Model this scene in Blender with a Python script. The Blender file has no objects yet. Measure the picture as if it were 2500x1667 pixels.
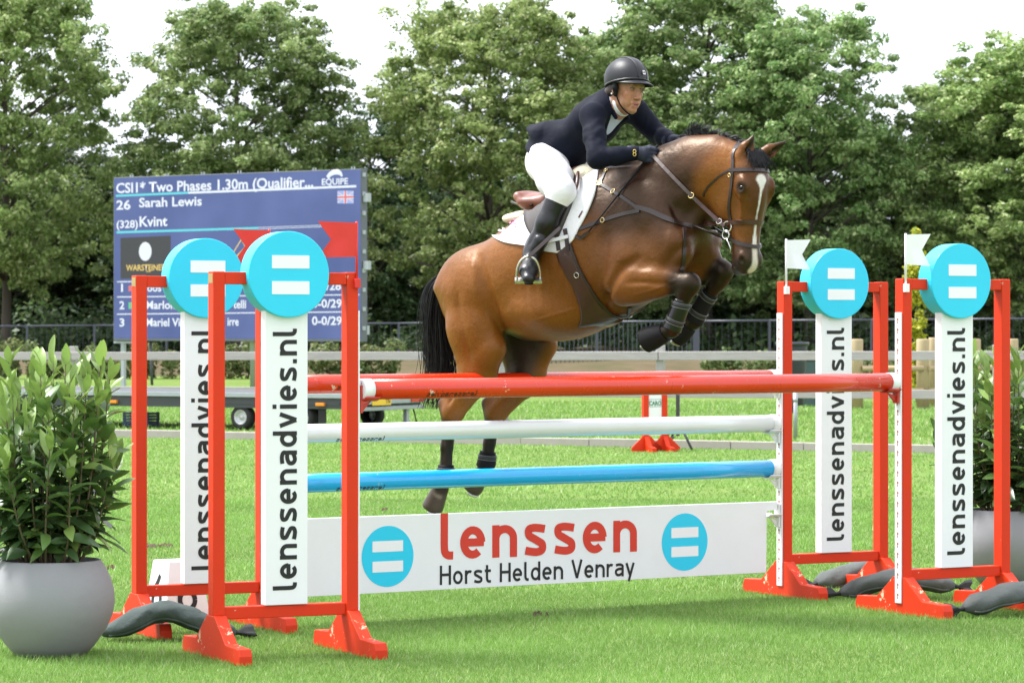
import bpy, bmesh, math, random
import numpy as np
from mathutils import Vector, Matrix
from mathutils.bvhtree import BVHTree

# ---------------------------------------------------------------- camera, sky, sun, exposure
scene = bpy.context.scene
COL = scene.collection
CAM_Z = 1.58
FPX = 7837.0            # focal length in pixels of the 2500 px wide photograph
V0 = 791.8              # horizon row
cam_d = bpy.data.cameras.new('camera')
cam = bpy.data.objects.new('camera', cam_d)
COL.objects.link(cam)
cam.location = (0, 0, CAM_Z)
cam.rotation_euler = (math.radians(90), 0, 0)
cam_d.sensor_width = 36.0
cam_d.lens = FPX / 2500 * 36.0
cam_d.shift_y = -(833.5 - V0) / 2500
cam_d.clip_start = 0.5
cam_d.clip_end = 2000
cam_d.dof.use_dof = True
cam_d.dof.focus_distance = 16.8
cam_d.dof.aperture_fstop = 10.0
scene.camera = cam

SUN_EL, SUN_AZ = math.radians(58), math.radians(-72)   # azimuth from +Y towards +X: light comes from the left
world = bpy.data.worlds.new('World')
scene.world = world
world.use_nodes = True
wn = world.node_tree.nodes; wl = world.node_tree.links
for n in list(wn): wn.remove(n)
sky = wn.new('ShaderNodeTexSky'); sky.sky_type = 'NISHITA'; sky.sun_disc = False
sky.sun_elevation = SUN_EL; sky.sun_rotation = SUN_AZ
sky.air_density = 1.0; sky.dust_density = 6.0; sky.ozone_density = 1.0
hs = wn.new('ShaderNodeHueSaturation'); hs.inputs['Saturation'].default_value = 0.12
mixw = wn.new('ShaderNodeMix'); mixw.data_type = 'RGBA'; mixw.inputs[0].default_value = 0.75
mixw.inputs[7].default_value = (8.2, 8.6, 9.6, 1)     # even cloud cover over the clear sky
bg = wn.new('ShaderNodeBackground'); bg.inputs['Strength'].default_value = 0.052
wo = wn.new('ShaderNodeOutputWorld')
wl.new(sky.outputs[0], hs.inputs['Color']); wl.new(hs.outputs[0], mixw.inputs[6])
wl.new(mixw.outputs[2], bg.inputs['Color']); wl.new(bg.outputs[0], wo.inputs['Surface'])
sun_d = bpy.data.lights.new('sun', 'SUN'); sun_d.energy = 1.5; sun_d.angle = math.radians(18)
sun_d.color = (1.0, 0.985, 0.965)
sun = bpy.data.objects.new('sun', sun_d); COL.objects.link(sun)
sdir = Vector((math.sin(SUN_AZ) * math.cos(SUN_EL), math.cos(SUN_AZ) * math.cos(SUN_EL), math.sin(SUN_EL)))
sun.rotation_euler = sdir.to_track_quat('Z', 'Y').to_euler()
scene.view_settings.view_transform = 'Standard'
scene.view_settings.look = 'None'
scene.view_settings.exposure = 2.3
scene.view_settings.gamma = 1.0
scene.view_settings.use_curve_mapping = False

# ---------------------------------------------------------------- helpers
rng = np.random.default_rng(7)
random.seed(7)

def ray(u, v):
    return np.array([(u - 1250) / FPX, 1.0, -(v - V0) / FPX])

def at(u, v, d):
    r = ray(u, v) * d
    return Vector((r[0], r[1], CAM_Z + r[2]))

def tag(o, label=None, cat=None, group=None, kind=None):
    if label: o['label'] = label
    if cat: o['category'] = cat
    if group: o['group'] = group
    if kind: o['kind'] = kind
    return o

def empty(name, loc=(0, 0, 0), rz=0.0):
    o = bpy.data.objects.new(name, None)
    COL.objects.link(o); o.location = loc; o.rotation_euler = (0, 0, rz)
    o.empty_display_size = 0.05
    return o

def link_mesh(name, me, mat, parent=None, loc=None):
    o = bpy.data.objects.new(name, me); COL.objects.link(o)
    if mat is not None and len(me.materials) == 0: me.materials.append(mat)
    if parent is not None: o.parent = parent
    if loc is not None: o.location = loc
    return o

def np_mesh(name, V, F, smooth=False, col=None):
    """fast mesh from arrays; F is (n,3) or (n,4)"""
    V = np.asarray(V, np.float32); F = np.asarray(F, np.int32)
    me = bpy.data.meshes.new(name)
    me.vertices.add(len(V)); me.vertices.foreach_set('co', V.ravel())
    k = F.shape[1]
    me.loops.add(F.size); me.loops.foreach_set('vertex_index', F.ravel())
    me.polygons.add(len(F))
    me.polygons.foreach_set('loop_start', np.arange(0, F.size, k, dtype=np.int32))
    me.polygons.foreach_set('loop_total', np.full(len(F), k, np.int32))
    if smooth: me.polygons.foreach_set('use_smooth', np.ones(len(F), bool))
    me.update(calc_edges=True)
    if col is not None:
        a = me.color_attributes.new('tint', 'FLOAT_COLOR', 'POINT')
        c = np.ones((len(V), 4), np.float32); c[:, :3] = col
        a.data.foreach_set('color', c.ravel())
    return me

class MB:
    def __init__(s): s.V = []; s.F = []; s.smooth = []
    def add(s, V, F, sm=False):
        b = len(s.V); s.V += [tuple(v) for v in V]
        s.F += [tuple(i + b for i in f) for f in F]; s.smooth += [sm] * len(F)
        return s
    def box(s, x0, x1, y0, y1, z0, z1, M=None):
        V = [Vector(p) for p in ((x0,y0,z0),(x1,y0,z0),(x1,y1,z0),(x0,y1,z0),(x0,y0,z1),(x1,y0,z1),(x1,y1,z1),(x0,y1,z1))]
        if M is not None: V = [M @ v for v in V]
        return s.add(V, [(0,3,2,1),(4,5,6,7),(0,1,5,4),(1,2,6,5),(2,3,7,6),(3,0,4,7)])
    def prism(s, pts, a, b, plane='yz'):
        """extrude a 2-D outline (ccw) between a and b along the missing axis"""
        def p3(p, w):
            return {'yz': (w, p[0], p[1]), 'xz': (p[0], w, p[1]), 'xy': (p[0], p[1], w)}[plane]
        n = len(pts)
        V = [p3(p, a) for p in pts] + [p3(p, b) for p in pts]
        F = [tuple(range(n - 1, -1, -1)), tuple(range(n, 2 * n))]
        F += [(i, (i + 1) % n, n + (i + 1) % n, n + i) for i in range(n)]
        return s.add(V, F)
    def tube(s, path, r, n=8, cap=True, sm=True, flat=None):
        path = [Vector(p) for p in path]; m = len(path)
        rr = r if hasattr(r, '__len__') else [r] * m
        T = [(path[min(i + 1, m - 1)] - path[max(i - 1, 0)]).normalized() for i in range(m)]
        up = Vector((0, 0, 1)) if abs(T[0].z) < 0.9 else Vector((1, 0, 0))
        N = (up - T[0] * up.dot(T[0])).normalized()
        V = []
        for i in range(m):
            N = (N - T[i] * N.dot(T[i])).normalized(); B = T[i].cross(N)
            for k in range(n):
                a = 2 * math.pi * k / n
                V.append(path[i] + (N * math.cos(a) + B * math.sin(a) * (flat or 1)) * rr[i])
        F = [(i * n + k, i * n + (k + 1) % n, (i + 1) * n + (k + 1) % n, (i + 1) * n + k) for i in range(m - 1) for k in range(n)]
        b = len(s.V); s.add(V, F, sm)
        if cap:
            s.F += [tuple(b + k for k in range(n - 1, -1, -1)), tuple(b + (m - 1) * n + k for k in range(n))]; s.smooth += [False, False]
        return s
    def lathe(s, prof, n=32, M=None):
        V = []
        for (r, z) in prof:
            for k in range(n):
                a = 2 * math.pi * k / n; v = Vector((r * math.cos(a), r * math.sin(a), z))
                V.append(M @ v if M is not None else v)
        F = [(i * n + k, i * n + (k + 1) % n, (i + 1) * n + (k + 1) % n, (i + 1) * n + k) for i in range(len(prof) - 1) for k in range(n)]
        return s.add(V, F, True)
    def build(s, name, mat, parent=None, loc=None, bevel=0.0, seg=2):
        me = bpy.data.meshes.new(name); me.from_pydata(s.V, [], s.F)
        me.polygons.foreach_set('use_smooth', np.array(s.smooth, bool)); me.update()
        if bevel > 0:
            bm = bmesh.new(); bm.from_mesh(me)
            ed = [e for e in bm.edges if len(e.link_faces) == 2 and e.calc_face_angle(0) > 0.6]
            bmesh.ops.bevel(bm, geom=ed, offset=bevel, segments=seg, affect='EDGES', profile=0.5, clamp_overlap=True)
            bm.to_mesh(me); bm.free()
        return link_mesh(name, me, mat, parent, loc)

def hull_fix(o):
    return o

def copy_tree(o, parent=None):
    c = o.copy(); COL.objects.link(c); c.parent = parent
    for ch in list(o.children):
        copy_tree(ch, c)
    return c

# ---------------------------------------------------------------- materials
def nodes_of(name):
    m = bpy.data.materials.new(name); m.use_nodes = True
    nt = m.node_tree; b = nt.nodes['Principled BSDF']
    return m, nt, b

def _mix(nt, a, b, fac, mode='MIX'):
    n = nt.nodes.new('ShaderNodeMix'); n.data_type = 'RGBA'; n.blend_type = mode
    if hasattr(fac, 'links'): nt.links.new(fac, n.inputs[0])
    else: n.inputs[0].default_value = fac
    for s, x in ((6, a), (7, b)):
        if hasattr(x, 'links'): nt.links.new(x, n.inputs[s])
        else: n.inputs[s].default_value = (*x, 1)
    return n.outputs[2]

def _noise(nt, scale, detail=4, rough=0.55, vec=None, dist=0.0):
    n = nt.nodes.new('ShaderNodeTexNoise'); n.inputs['Scale'].default_value = scale
    n.inputs['Detail'].default_value = detail; n.inputs['Roughness'].default_value = rough
    n.inputs['Distortion'].default_value = dist
    nt.links.new(vec if vec is not None else nt.nodes.new('ShaderNodeTexCoord').outputs['Object'], n.inputs['Vector'])
    return n.outputs['Fac']

def _ramp(nt, fac, p0, p1, c0=(0, 0, 0), c1=(1, 1, 1)):
    r = nt.nodes.new('ShaderNodeValToRGB')
    r.color_ramp.elements[0].position = p0; r.color_ramp.elements[0].color = (*c0, 1)
    r.color_ramp.elements[1].position = p1; r.color_ramp.elements[1].color = (*c1, 1)
    nt.links.new(fac, r.inputs[0]); return r.outputs[0]

def _stretch(nt, sx, sy, sz):
    tc = nt.nodes.new('ShaderNodeTexCoord'); mp = nt.nodes.new('ShaderNodeMapping')
    mp.inputs['Scale'].default_value = (sx, sy, sz)
    nt.links.new(tc.outputs['Object'], mp.inputs['Vector']); return mp.outputs[0]

def _bump(nt, b, h, strength, dist=0.01):
    n = nt.nodes.new('ShaderNodeBump'); n.inputs['Strength'].default_value = strength
    n.inputs['Distance'].default_value = dist
    nt.links.new(h, n.inputs['Height']); nt.links.new(n.outputs[0], b.inputs['Normal'])

def mat(name, rgb, rough=0.5, var=0.12, scale=6.0, bump=0.0, bscale=80.0, metal=0.0, coat=0.0,
        chip=None, chip_at=0.72, chip_scale=9.0, dirt=None, dirt_amt=0.0, stretch=None, spec=0.5, sheen=0.0):
    m, nt, b = nodes_of(name)
    vec = _stretch(nt, *stretch) if stretch else None
    n1 = _noise(nt, scale, 5, 0.6, vec)
    dark = tuple(c * (1 - var) for c in rgb); lite = tuple(min(1, c * (1 + var)) for c in rgb)
    c = _mix(nt, dark, lite, n1)
    if dirt:
        d = _ramp(nt, _noise(nt, scale * 0.45, 6, 0.7, vec), 0.45, 0.75)
        mm = nt.nodes.new('ShaderNodeMath'); mm.operation = 'MULTIPLY'; mm.inputs[1].default_value = dirt_amt
        nt.links.new(d, mm.inputs[0]); c = _mix(nt, c, dirt, mm.outputs[0])
    if chip:
        k = _ramp(nt, _noise(nt, chip_scale, 8, 0.75), chip_at, chip_at + 0.012)
        c = _mix(nt, c, chip, k)
    nt.links.new(c, b.inputs['Base Color'])
    rr = _ramp(nt, n1, 0.2, 0.8, (max(0, rough - 0.08),) * 3, (min(1, rough + 0.08),) * 3)
    nt.links.new(rr, b.inputs['Roughness'])
    b.inputs['Metallic'].default_value = metal
    b.inputs['Specular IOR Level'].default_value = spec
    b.inputs['Coat Weight'].default_value = coat; b.inputs['Coat Roughness'].default_value = 0.12
    if sheen: b.inputs['Sheen Weight'].default_value = sheen
    if bump: _bump(nt, b, _noise(nt, bscale, 6, 0.65, vec), bump)
    return m

def leaf_mat(name, trans=0.35, rough=0.45, tint=(1, 1, 1), spec=0.4):
    m, nt, b = nodes_of(name)
    at_ = nt.nodes.new('ShaderNodeAttribute'); at_.attribute_name = 'tint'
    oi = nt.nodes.new('ShaderNodeObjectInfo')
    h = nt.nodes.new('ShaderNodeHueSaturation')
    mr = nt.nodes.new('ShaderNodeMapRange'); mr.inputs[3].default_value = 0.485; mr.inputs[4].default_value = 0.515
    mv = nt.nodes.new('ShaderNodeMapRange'); mv.inputs[3].default_value = 0.82; mv.inputs[4].default_value = 1.15
    nt.links.new(oi.outputs['Random'], mr.inputs[0]); nt.links.new(mr.outputs[0], h.inputs['Hue'])
    nt.links.new(oi.outputs['Random'], mv.inputs[0]); nt.links.new(mv.outputs[0], h.inputs['Value'])
    c = _mix(nt, at_.outputs['Color'], tint, 1.0, 'MULTIPLY')
    nt.links.new(c, h.inputs['Color'])
    nt.links.new(h.outputs[0], b.inputs['Base Color'])
    b.inputs['Roughness'].default_value = rough; b.inputs['Specular IOR Level'].default_value = spec
    t = nt.nodes.new('ShaderNodeBsdfTranslucent'); nt.links.new(h.outputs[0], t.inputs['Color'])
    mx = nt.nodes.new('ShaderNodeMixShader'); mx.inputs[0].default_value = trans
    out = nt.nodes['Material Output']
    nt.links.new(b.outputs[0], mx.inputs[1]); nt.links.new(t.outputs[0], mx.inputs[2]); nt.links.new(mx.outputs[0], out.inputs['Surface'])
    return m

def emit_mat(name, rgb, strength):
    m, nt, b = nodes_of(name)
    b.inputs['Base Color'].default_value = (0.01, 0.01, 0.012, 1)
    b.inputs['Emission Color'].default_value = (*rgb, 1); b.inputs['Emission Strength'].default_value = strength
    b.inputs['Roughness'].default_value = 0.6
    return m

RED = mat('red_paint', (0.64, 0.032, 0.003), 0.55, 0.10, 5, bump=0.10, bscale=160, spec=0.3, dirt=(0.52, 0.030, 0.008), dirt_amt=0.4, chip=(0.62, 0.48, 0.36), chip_at=0.665, chip_scale=14)
RED_WORN = mat('red_paint_worn', (0.62, 0.032, 0.003), 0.55, 0.12, 5, bump=0.15, bscale=120, chip=(0.62, 0.5, 0.33), chip_at=0.60, chip_scale=11, dirt=(0.48, 0.04, 0.015), dirt_amt=0.4, spec=0.3)
RED_POLE = mat('red_pole_lacquer', (0.64, 0.028, 0.003), 0.28, 0.10, 3, coat=0.4, chip=(0.7, 0.5, 0.4), chip_at=0.645, chip_scale=13, stretch=None)
WHITE = mat('white_paint', (0.80, 0.80, 0.83), 0.45, 0.03, 4, dirt=(0.62, 0.62, 0.60), dirt_amt=0.18, chip=(0.30, 0.26, 0.22), chip_at=0.69, chip_scale=10)
WHITE_CLEAN = mat('white_plastic', (0.80, 0.80, 0.83), 0.4, 0.03, 4)
WHITE_POLE = mat('white_pole_lacquer', (0.76, 0.79, 0.79), 0.22, 0.04, 3, coat=0.5, dirt=(0.55, 0.6, 0.6), dirt_amt=0.2, chip=(0.35, 0.32, 0.28), chip_at=0.67, chip_scale=11)
BLUE_POLE = mat('blue_pole_lacquer', (0.010, 0.40, 0.82), 0.22, 0.08, 3, coat=0.5, chip=(0.40, 0.52, 0.56), chip_at=0.65, chip_scale=11)
CYAN = mat('cyan_paint', (0.010, 0.56, 0.80), 0.42, 0.06, 5, chip=(0.4, 0.68, 0.75), chip_at=0.68, chip_scale=13, coat=0.15)
PRINT_CYAN = mat('cyan_print', (0.010, 0.57, 0.82), 0.45, 0.03, 5)
PRINT_RED = mat('red_print', (0.62, 0.030, 0.012), 0.45, 0.04, 5, chip=(0.78, 0.78, 0.78), chip_at=0.735, chip_scale=16)
PRINT_BLACK = mat('black_print', (0.006, 0.006, 0.007), 0.5, 0.1, 5)
PRINT_WHITE = mat('white_print', (0.82, 0.82, 0.85), 0.45, 0.02, 5)
BRASS = mat('brass_plate', (0.45, 0.30, 0.11), 0.4, 0.1, 5, metal=0.6)

# ---------------------------------------------------------------- stroke lettering
def catmull(pts, n=7):
    P = [np.array(p, float) for p in pts]; P = [2 * P[0] - P[1]] + P + [2 * P[-1] - P[-2]]
    out = []
    for i in range(1, len(P) - 2):
        for k in range(n):
            t = k / n; a, b, c, d = P[i - 1:i + 3]
            out.append(0.5 * (2 * b + (c - a) * t + (2 * a - 5 * b + 4 * c - d) * t * t + (3 * b - a - 3 * c + d) * t ** 3))
    out.append(P[-2]); return out

def arc(cx, cy, rx, ry, a0, a1, n=22):
    return [np.array((cx + rx * math.cos(math.radians(a0 + (a1 - a0) * i / n)), cy + ry * math.sin(math.radians(a0 + (a1 - a0) * i / n)))) for i in range(n + 1)]

def glyph(ch, t):
    """strokes (polylines) and advance width of a DIN-like letter, x-height 1"""
    h = t / 2; W = 0.86; A = 1.42; S = []
    if ch == 'l': S = [catmull([(h, A), (h, 0.9), (h, 0.42), (h + 0.03, 0.22), (h + 0.14, h + 0.01), (h + 0.30, h)])]; W = 0.42
    elif ch == 'i': S = [[(h, 0), (h, 1)], [(h, 1.2), (h, 1.2 + t)]]; W = t
    elif ch == '.': S = [[(h, 0), (h, t)]]; W = t
    elif ch == 'e': S = [arc(W / 2, 0.5, W / 2 - h, 0.5 - h, 0, 312), [(h * 1.2, 0.5), (W - h * 0.4, 0.5)]]
    elif ch == 'n': S = [[(h, 0), (h, 1)], arc(W / 2, 0.58, W / 2 - h, 0.42 - h, 165, 0) + [(W - h, 0)]]
    elif ch == 'r': S = [[(h, 0), (h, 1)], arc(0.42, 0.56, 0.42 - h, 0.44 - h, 170, 62)]; W = 0.6
    elif ch == 'o': S = [arc(W / 2, 0.5, W / 2 - h, 0.5 - h, 0, 360, 30)]
    elif ch == 'd': S = [arc(W / 2, 0.5, W / 2 - h, 0.5 - h, 0, 360, 30), [(W - h, 0), (W - h, A)]]
    elif ch == 's': W = 0.80; S = [catmull([(W - 0.07, 0.83), (W * .66, 1 - h - .01), (W * .40, 1 - h), (h + .04, 0.86 - h * .3), (h + .05, 0.65), (W * .42, 0.545), (W * .60, 0.465), (W - h - .04, 0.36), (W - h - .04, 0.15 + h * .3), (W * .60, h), (W * .36, h + .01), (0.05, 0.18)])]
    elif ch == 'a': W = 0.82; S = [catmull([(0.10, 0.86), (W * .35, 1 - h), (W * .62, 1 - h), (W - h - .01, 0.80), (W - h, 0.6), (W - h, 0.0)]), catmull([(W - h, 0.575), (W * .45, 0.565), (h + .03, 0.46), (h, 0.29), (h + .07, h + .06), (W * .40, h), (W * .66, h + .05), (W - h, 0.27)])]
    elif ch == 'v': W = 0.84; S = [[(h * .8, 1), (W / 2, h * .3)], [(W / 2, h * .3), (W - h * .8, 1)]]
    elif ch == 'y': W = 0.84; S = [[(h * .8, 1), (W / 2 + .02, 0.0)], [(W - h * .8, 1), (W / 2 - .14, -0.42)]]
    elif ch == 't': W = 0.56; S = [catmull([(0.20, 1.32), (0.20, 0.8), (0.20, 0.35), (0.26, h + .06), (0.38, h), (0.55, h)]), [(0, 1 - h), (0.54, 1 - h)]]
    elif ch == 'H': W = 0.98; S = [[(h, 0), (h, A)], [(W - h, 0), (W - h, A)], [(h, A * .52), (W - h, A * .52)]]
    elif ch == 'V': W = 1.0; S = [[(h * .8, A), (W / 2, h * .3)], [(W / 2, h * .3), (W - h * .8, A)]]
    elif ch == '6': W = 0.86; S = [arc(W / 2, 0.45, W / 2 - h, 0.45 - h, 0, 360, 30), catmull([(h, 0.45), (h + .04, 0.8), (W * .45, 1.15), (W * .62, A)])]
    return S, W

def lettering(name, text, size, t, gap, mat_, parent, place, space=0.55):
    """flat letters built from strokes; place(x, y, lift) -> local point; size = x-height"""
    V = []; F = []; x = 0.0; lift = 0
    for ch in text:
        if ch == ' ': x += space; continue
        S, W = glyph(ch, t)
        for st in S:
            P = [np.array(p, float) for p in st]; m = len(P); b = len(V)
            for i in range(m):
                d = P[min(i + 1, m - 1)] - P[max(i - 1, 0)]; d = d / (np.hypot(*d) + 1e-9)
                nrm = np.array((-d[1], d[0])) * t / 2
                for q in (P[i] + nrm, P[i] - nrm):
                    V.append(place((x + q[0]) * size, q[1] * size, 0.0009 + (lift % 3) * 0.0005))
            F += [(b + 2 * i, b + 2 * i + 1, b + 2 * i + 3, b + 2 * i + 2) for i in range(m - 1)]
            lift += 1
        x += W + gap
    me = bpy.data.meshes.new(name); me.from_pydata([tuple(v) for v in V], [], F); me.update()
    return link_mesh(name, me, mat_, parent)

def text_width(text, t, gap, space=0.55):
    x = 0
    for ch in text: x += space if ch == ' ' else glyph(ch, t)[1] + gap
    return x - gap

def font_text(name, body, size, mat_, parent, M, bold=0.0, align='LEFT', sx=1.0):
    cu = bpy.data.curves.new(name, 'FONT'); cu.body = body; cu.size = size; cu.offset = bold; cu.align_x = align
    cu.resolution_u = 3
    ob = bpy.data.objects.new(name, cu); COL.objects.link(ob)
    dg = bpy.context.evaluated_depsgraph_get()
    me = bpy.data.meshes.new_from_object(ob.evaluated_get(dg)); bpy.data.objects.remove(ob); bpy.data.curves.remove(cu)
    me.name = name; me.transform(M @ Matrix.Diagonal((sx, 1, 1, 1))); me.materials.clear()
    return link_mesh(name, me, mat_, parent)

# ---------------------------------------------------------------- the setting: lawn, kerb, terrace, far bank
def grass_ground(name, base, pale, soil):
    m, nt, b = nodes_of(name)
    c = _mix(nt, base, pale, _ramp(nt, _noise(nt, 0.55, 6, 0.65), 0.35, 0.68))
    c = _mix(nt, c, tuple(x * 0.55 for x in base), _ramp(nt, _noise(nt, 28, 5, 0.7), 0.45, 0.75))
    c = _mix(nt, c, soil, _ramp(nt, _noise(nt, 1.7, 7, 0.72), 0.68, 0.74))
    nt.links.new(c, b.inputs['Base Color']); b.inputs['Roughness'].default_value = 0.9
    b.inputs['Specular IOR Level'].default_value = 0.1
    _bump(nt, b, _noise(nt, 60, 6, 0.7), 0.6, 0.03)
    return m
LAWN = grass_ground('lawn_turf', (0.125, 0.205, 0.042), (0.18, 0.25, 0.066), (0.15, 0.14, 0.06))
TERR = grass_ground('terrace_turf', (0.125, 0.195, 0.038), (0.17, 0.235, 0.062), (0.16, 0.17, 0.06))
BANK = mat('dry_bank_grass', (0.11, 0.085, 0.050), 0.95, 0.35, 1.2, bump=0.6, bscale=14, dirt=(0.05, 0.065, 0.022), dirt_amt=0.9, spec=0.1)

def sheet(name, pts, z, m, nx=1):
    me = bpy.data.meshes.new(name)
    me.from_pydata([(p[0], p[1], z if len(p) == 2 else p[2]) for p in pts], [], [tuple(range(len(pts)))]); me.update()
    return tag(link_mesh(name, me, m), kind='structure')
sheet('lawn', [(-300, -30), (300, -30), (300, 900), (-300, 900)], 0.0, LAWN)

KA = Vector((-3.42, 43.9, 0)); KD = Vector((0.8834, -0.4687, 0)); KN = Vector((0.4687, 0.8834, 0))  # along the kerb, away from the camera
def kp(t, n, z=0.0): return KA + KD * t + KN * n + Vector((0, 0, z))
TZ = 0.10
sheet('terrace_lawn', [tuple(kp(-60, 0.13, TZ - 0.012)), tuple(kp(60, 0.13, TZ - 0.012)), tuple(kp(60, 130, TZ - 0.012)), tuple(kp(-60, 130, TZ - 0.012))], 0, TERR)
CONC = mat('kerb_concrete', (0.36, 0.33, 0.30), 0.85, 0.12, 3, bump=0.25, bscale=60, dirt=(0.22, 0.19, 0.16), dirt_amt=0.5)
kerb = empty('kerb', tuple(kp(0, 0)), math.atan2(KD.y, KD.x)); tag(kerb, kind='structure')
mb = MB(); mb.box(0.004, 0.996, 0, 0.13, -0.05, TZ + 0.004)
k0 = mb.build('kerb_stone', CONC, kerb, (-9, 0, 0), bevel=0.006)
for i in range(-8, 14):
    o = k0.copy(); COL.objects.link(o); o.location = (i, random.uniform(-.004, .004), random.uniform(-.005, .004)); o.parent = kerb

# far bank behind the hedge: dry grass rising to the wood
xs = np.linspace(-70, 70, 60); prof = [(91, 0.08), (95, 0.35), (99, 0.42), (104, 0.5), (112, 0.8), (125, 1.0), (160, 1.2), (260, 1.2)]
V = []; 
for (y, z) in prof:
    for x in xs: V.append((x, y - 0.12 * x, z + 0.10 * math.sin(x * 0.6 + y) + 0.08 * math.sin(x * 1.7 + 2 * y) - (0.0 if y > 92 else .1)))
n = len(xs); F = [(i * n + j, i * n + j + 1, (i + 1) * n + j + 1, (i + 1) * n + j) for i in range(len(prof) - 1) for j in range(n - 1)]
tag(link_mesh('wooded_bank', np_mesh('wooded_bank', V, F, True), BANK), kind='structure')

# grass blades
GRASS = leaf_mat('grass_blade', 0.35, 0.5, spec=0.25)
def blades(N, y0, y1, hmin, hmax, wmin, wmax, zf, seed, margin=2.0):
    r = np.random.default_rng(seed)
    k = 0.16
    # uniform over the trapezoid seen by the camera (plus a margin)
    y = np.sqrt(r.random(N) * (y1 ** 2 - y0 ** 2) + y0 ** 2)
    x = (r.random(N) * 2 - 1) * (k * y + margin)
    return x, y, r
def grass_obj(name, parts, label):
    Vs = []; Cs = []; tot = 0
    for (N, y0, y1, h0, h1, w0, w1, seed, side) in parts:
        x, y, r = blades(N, y0, y1, h0, h1, w0, w1, None, seed)
        nn = (x - KA.x) * KN.x + (y - KA.y) * KN.y
        keep = (nn < -0.02) if side == 'near' else (nn > 0.14)
        x, y, nn = x[keep], y[keep], nn[keep]; N = len(x)
        z = np.where(nn > 0, TZ - 0.012, 0.0)
        patch = 0.5 + 0.5 * np.sin(x * 1.9 + 1.3 * np.sin(y * 1.1)) * np.sin(y * 2.3 + 1.7 * np.sin(x * 0.8))
        h = (h0 + (h1 - h0) * r.random(N) ** 1.6) * (0.75 + 0.5 * patch)
        w = w0 + (w1 - w0) * r.random(N)
        a = r.random(N) * 2 * np.pi; lean = r.random(N) ** 0.8 * 1.0 * h; b = r.random(N) * 2 * np.pi
        dx = np.cos(a) * w / 2; dy = np.sin(a) * w / 2
        P = np.zeros((N, 3, 3), np.float32)
        P[:, 0] = np.stack([x - dx, y - dy, z], 1); P[:, 1] = np.stack([x + dx, y + dy, z], 1)
        P[:, 2] = np.stack([x + np.cos(b) * lean, y + np.sin(b) * lean, z + h], 1)
        t = r.random((N, 1)); pal = np.array([(0.150, 0.250, 0.045), (0.205, 0.310, 0.070), (0.31, 0.385, 0.14), (0.38, 0.37, 0.21)])
        idx = r.choice(4, N, p=[0.38, 0.48, 0.115, 0.025])
        c = np.array([1.06, 1.16, 1.20]) * pal[idx] * (0.88 + 0.24 * t) * (0.86 + 0.28 * patch[:, None])
        Vs.append(P.reshape(-1, 3)); Cs.append(np.repeat(c, 3, 0)); tot += N
    V = np.concatenate(Vs); F = np.arange(len(V)).reshape(-1, 3)
    o = link_mesh(name, np_mesh(name, V, F, False, np.concatenate(Cs)), GRASS)
    return tag(o, label, 'grass', kind='stuff')
grass_obj('grass', [(400000, 13.2, 19.0, 0.010, 0.034, 0.003, 0.0055, 1, 'near'),
                    (300000, 19.0, 29.0, 0.012, 0.036, 0.005, 0.010, 2, 'near'),
                    (110000, 29.0, 47.0, 0.014, 0.038, 0.010, 0.020, 3, 'near'),
                    (60000, 39.0, 62.0, 0.03, 0.075, 0.018, 0.030, 4, 'far')], 'short mown green grass covering the jumping field')

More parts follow.
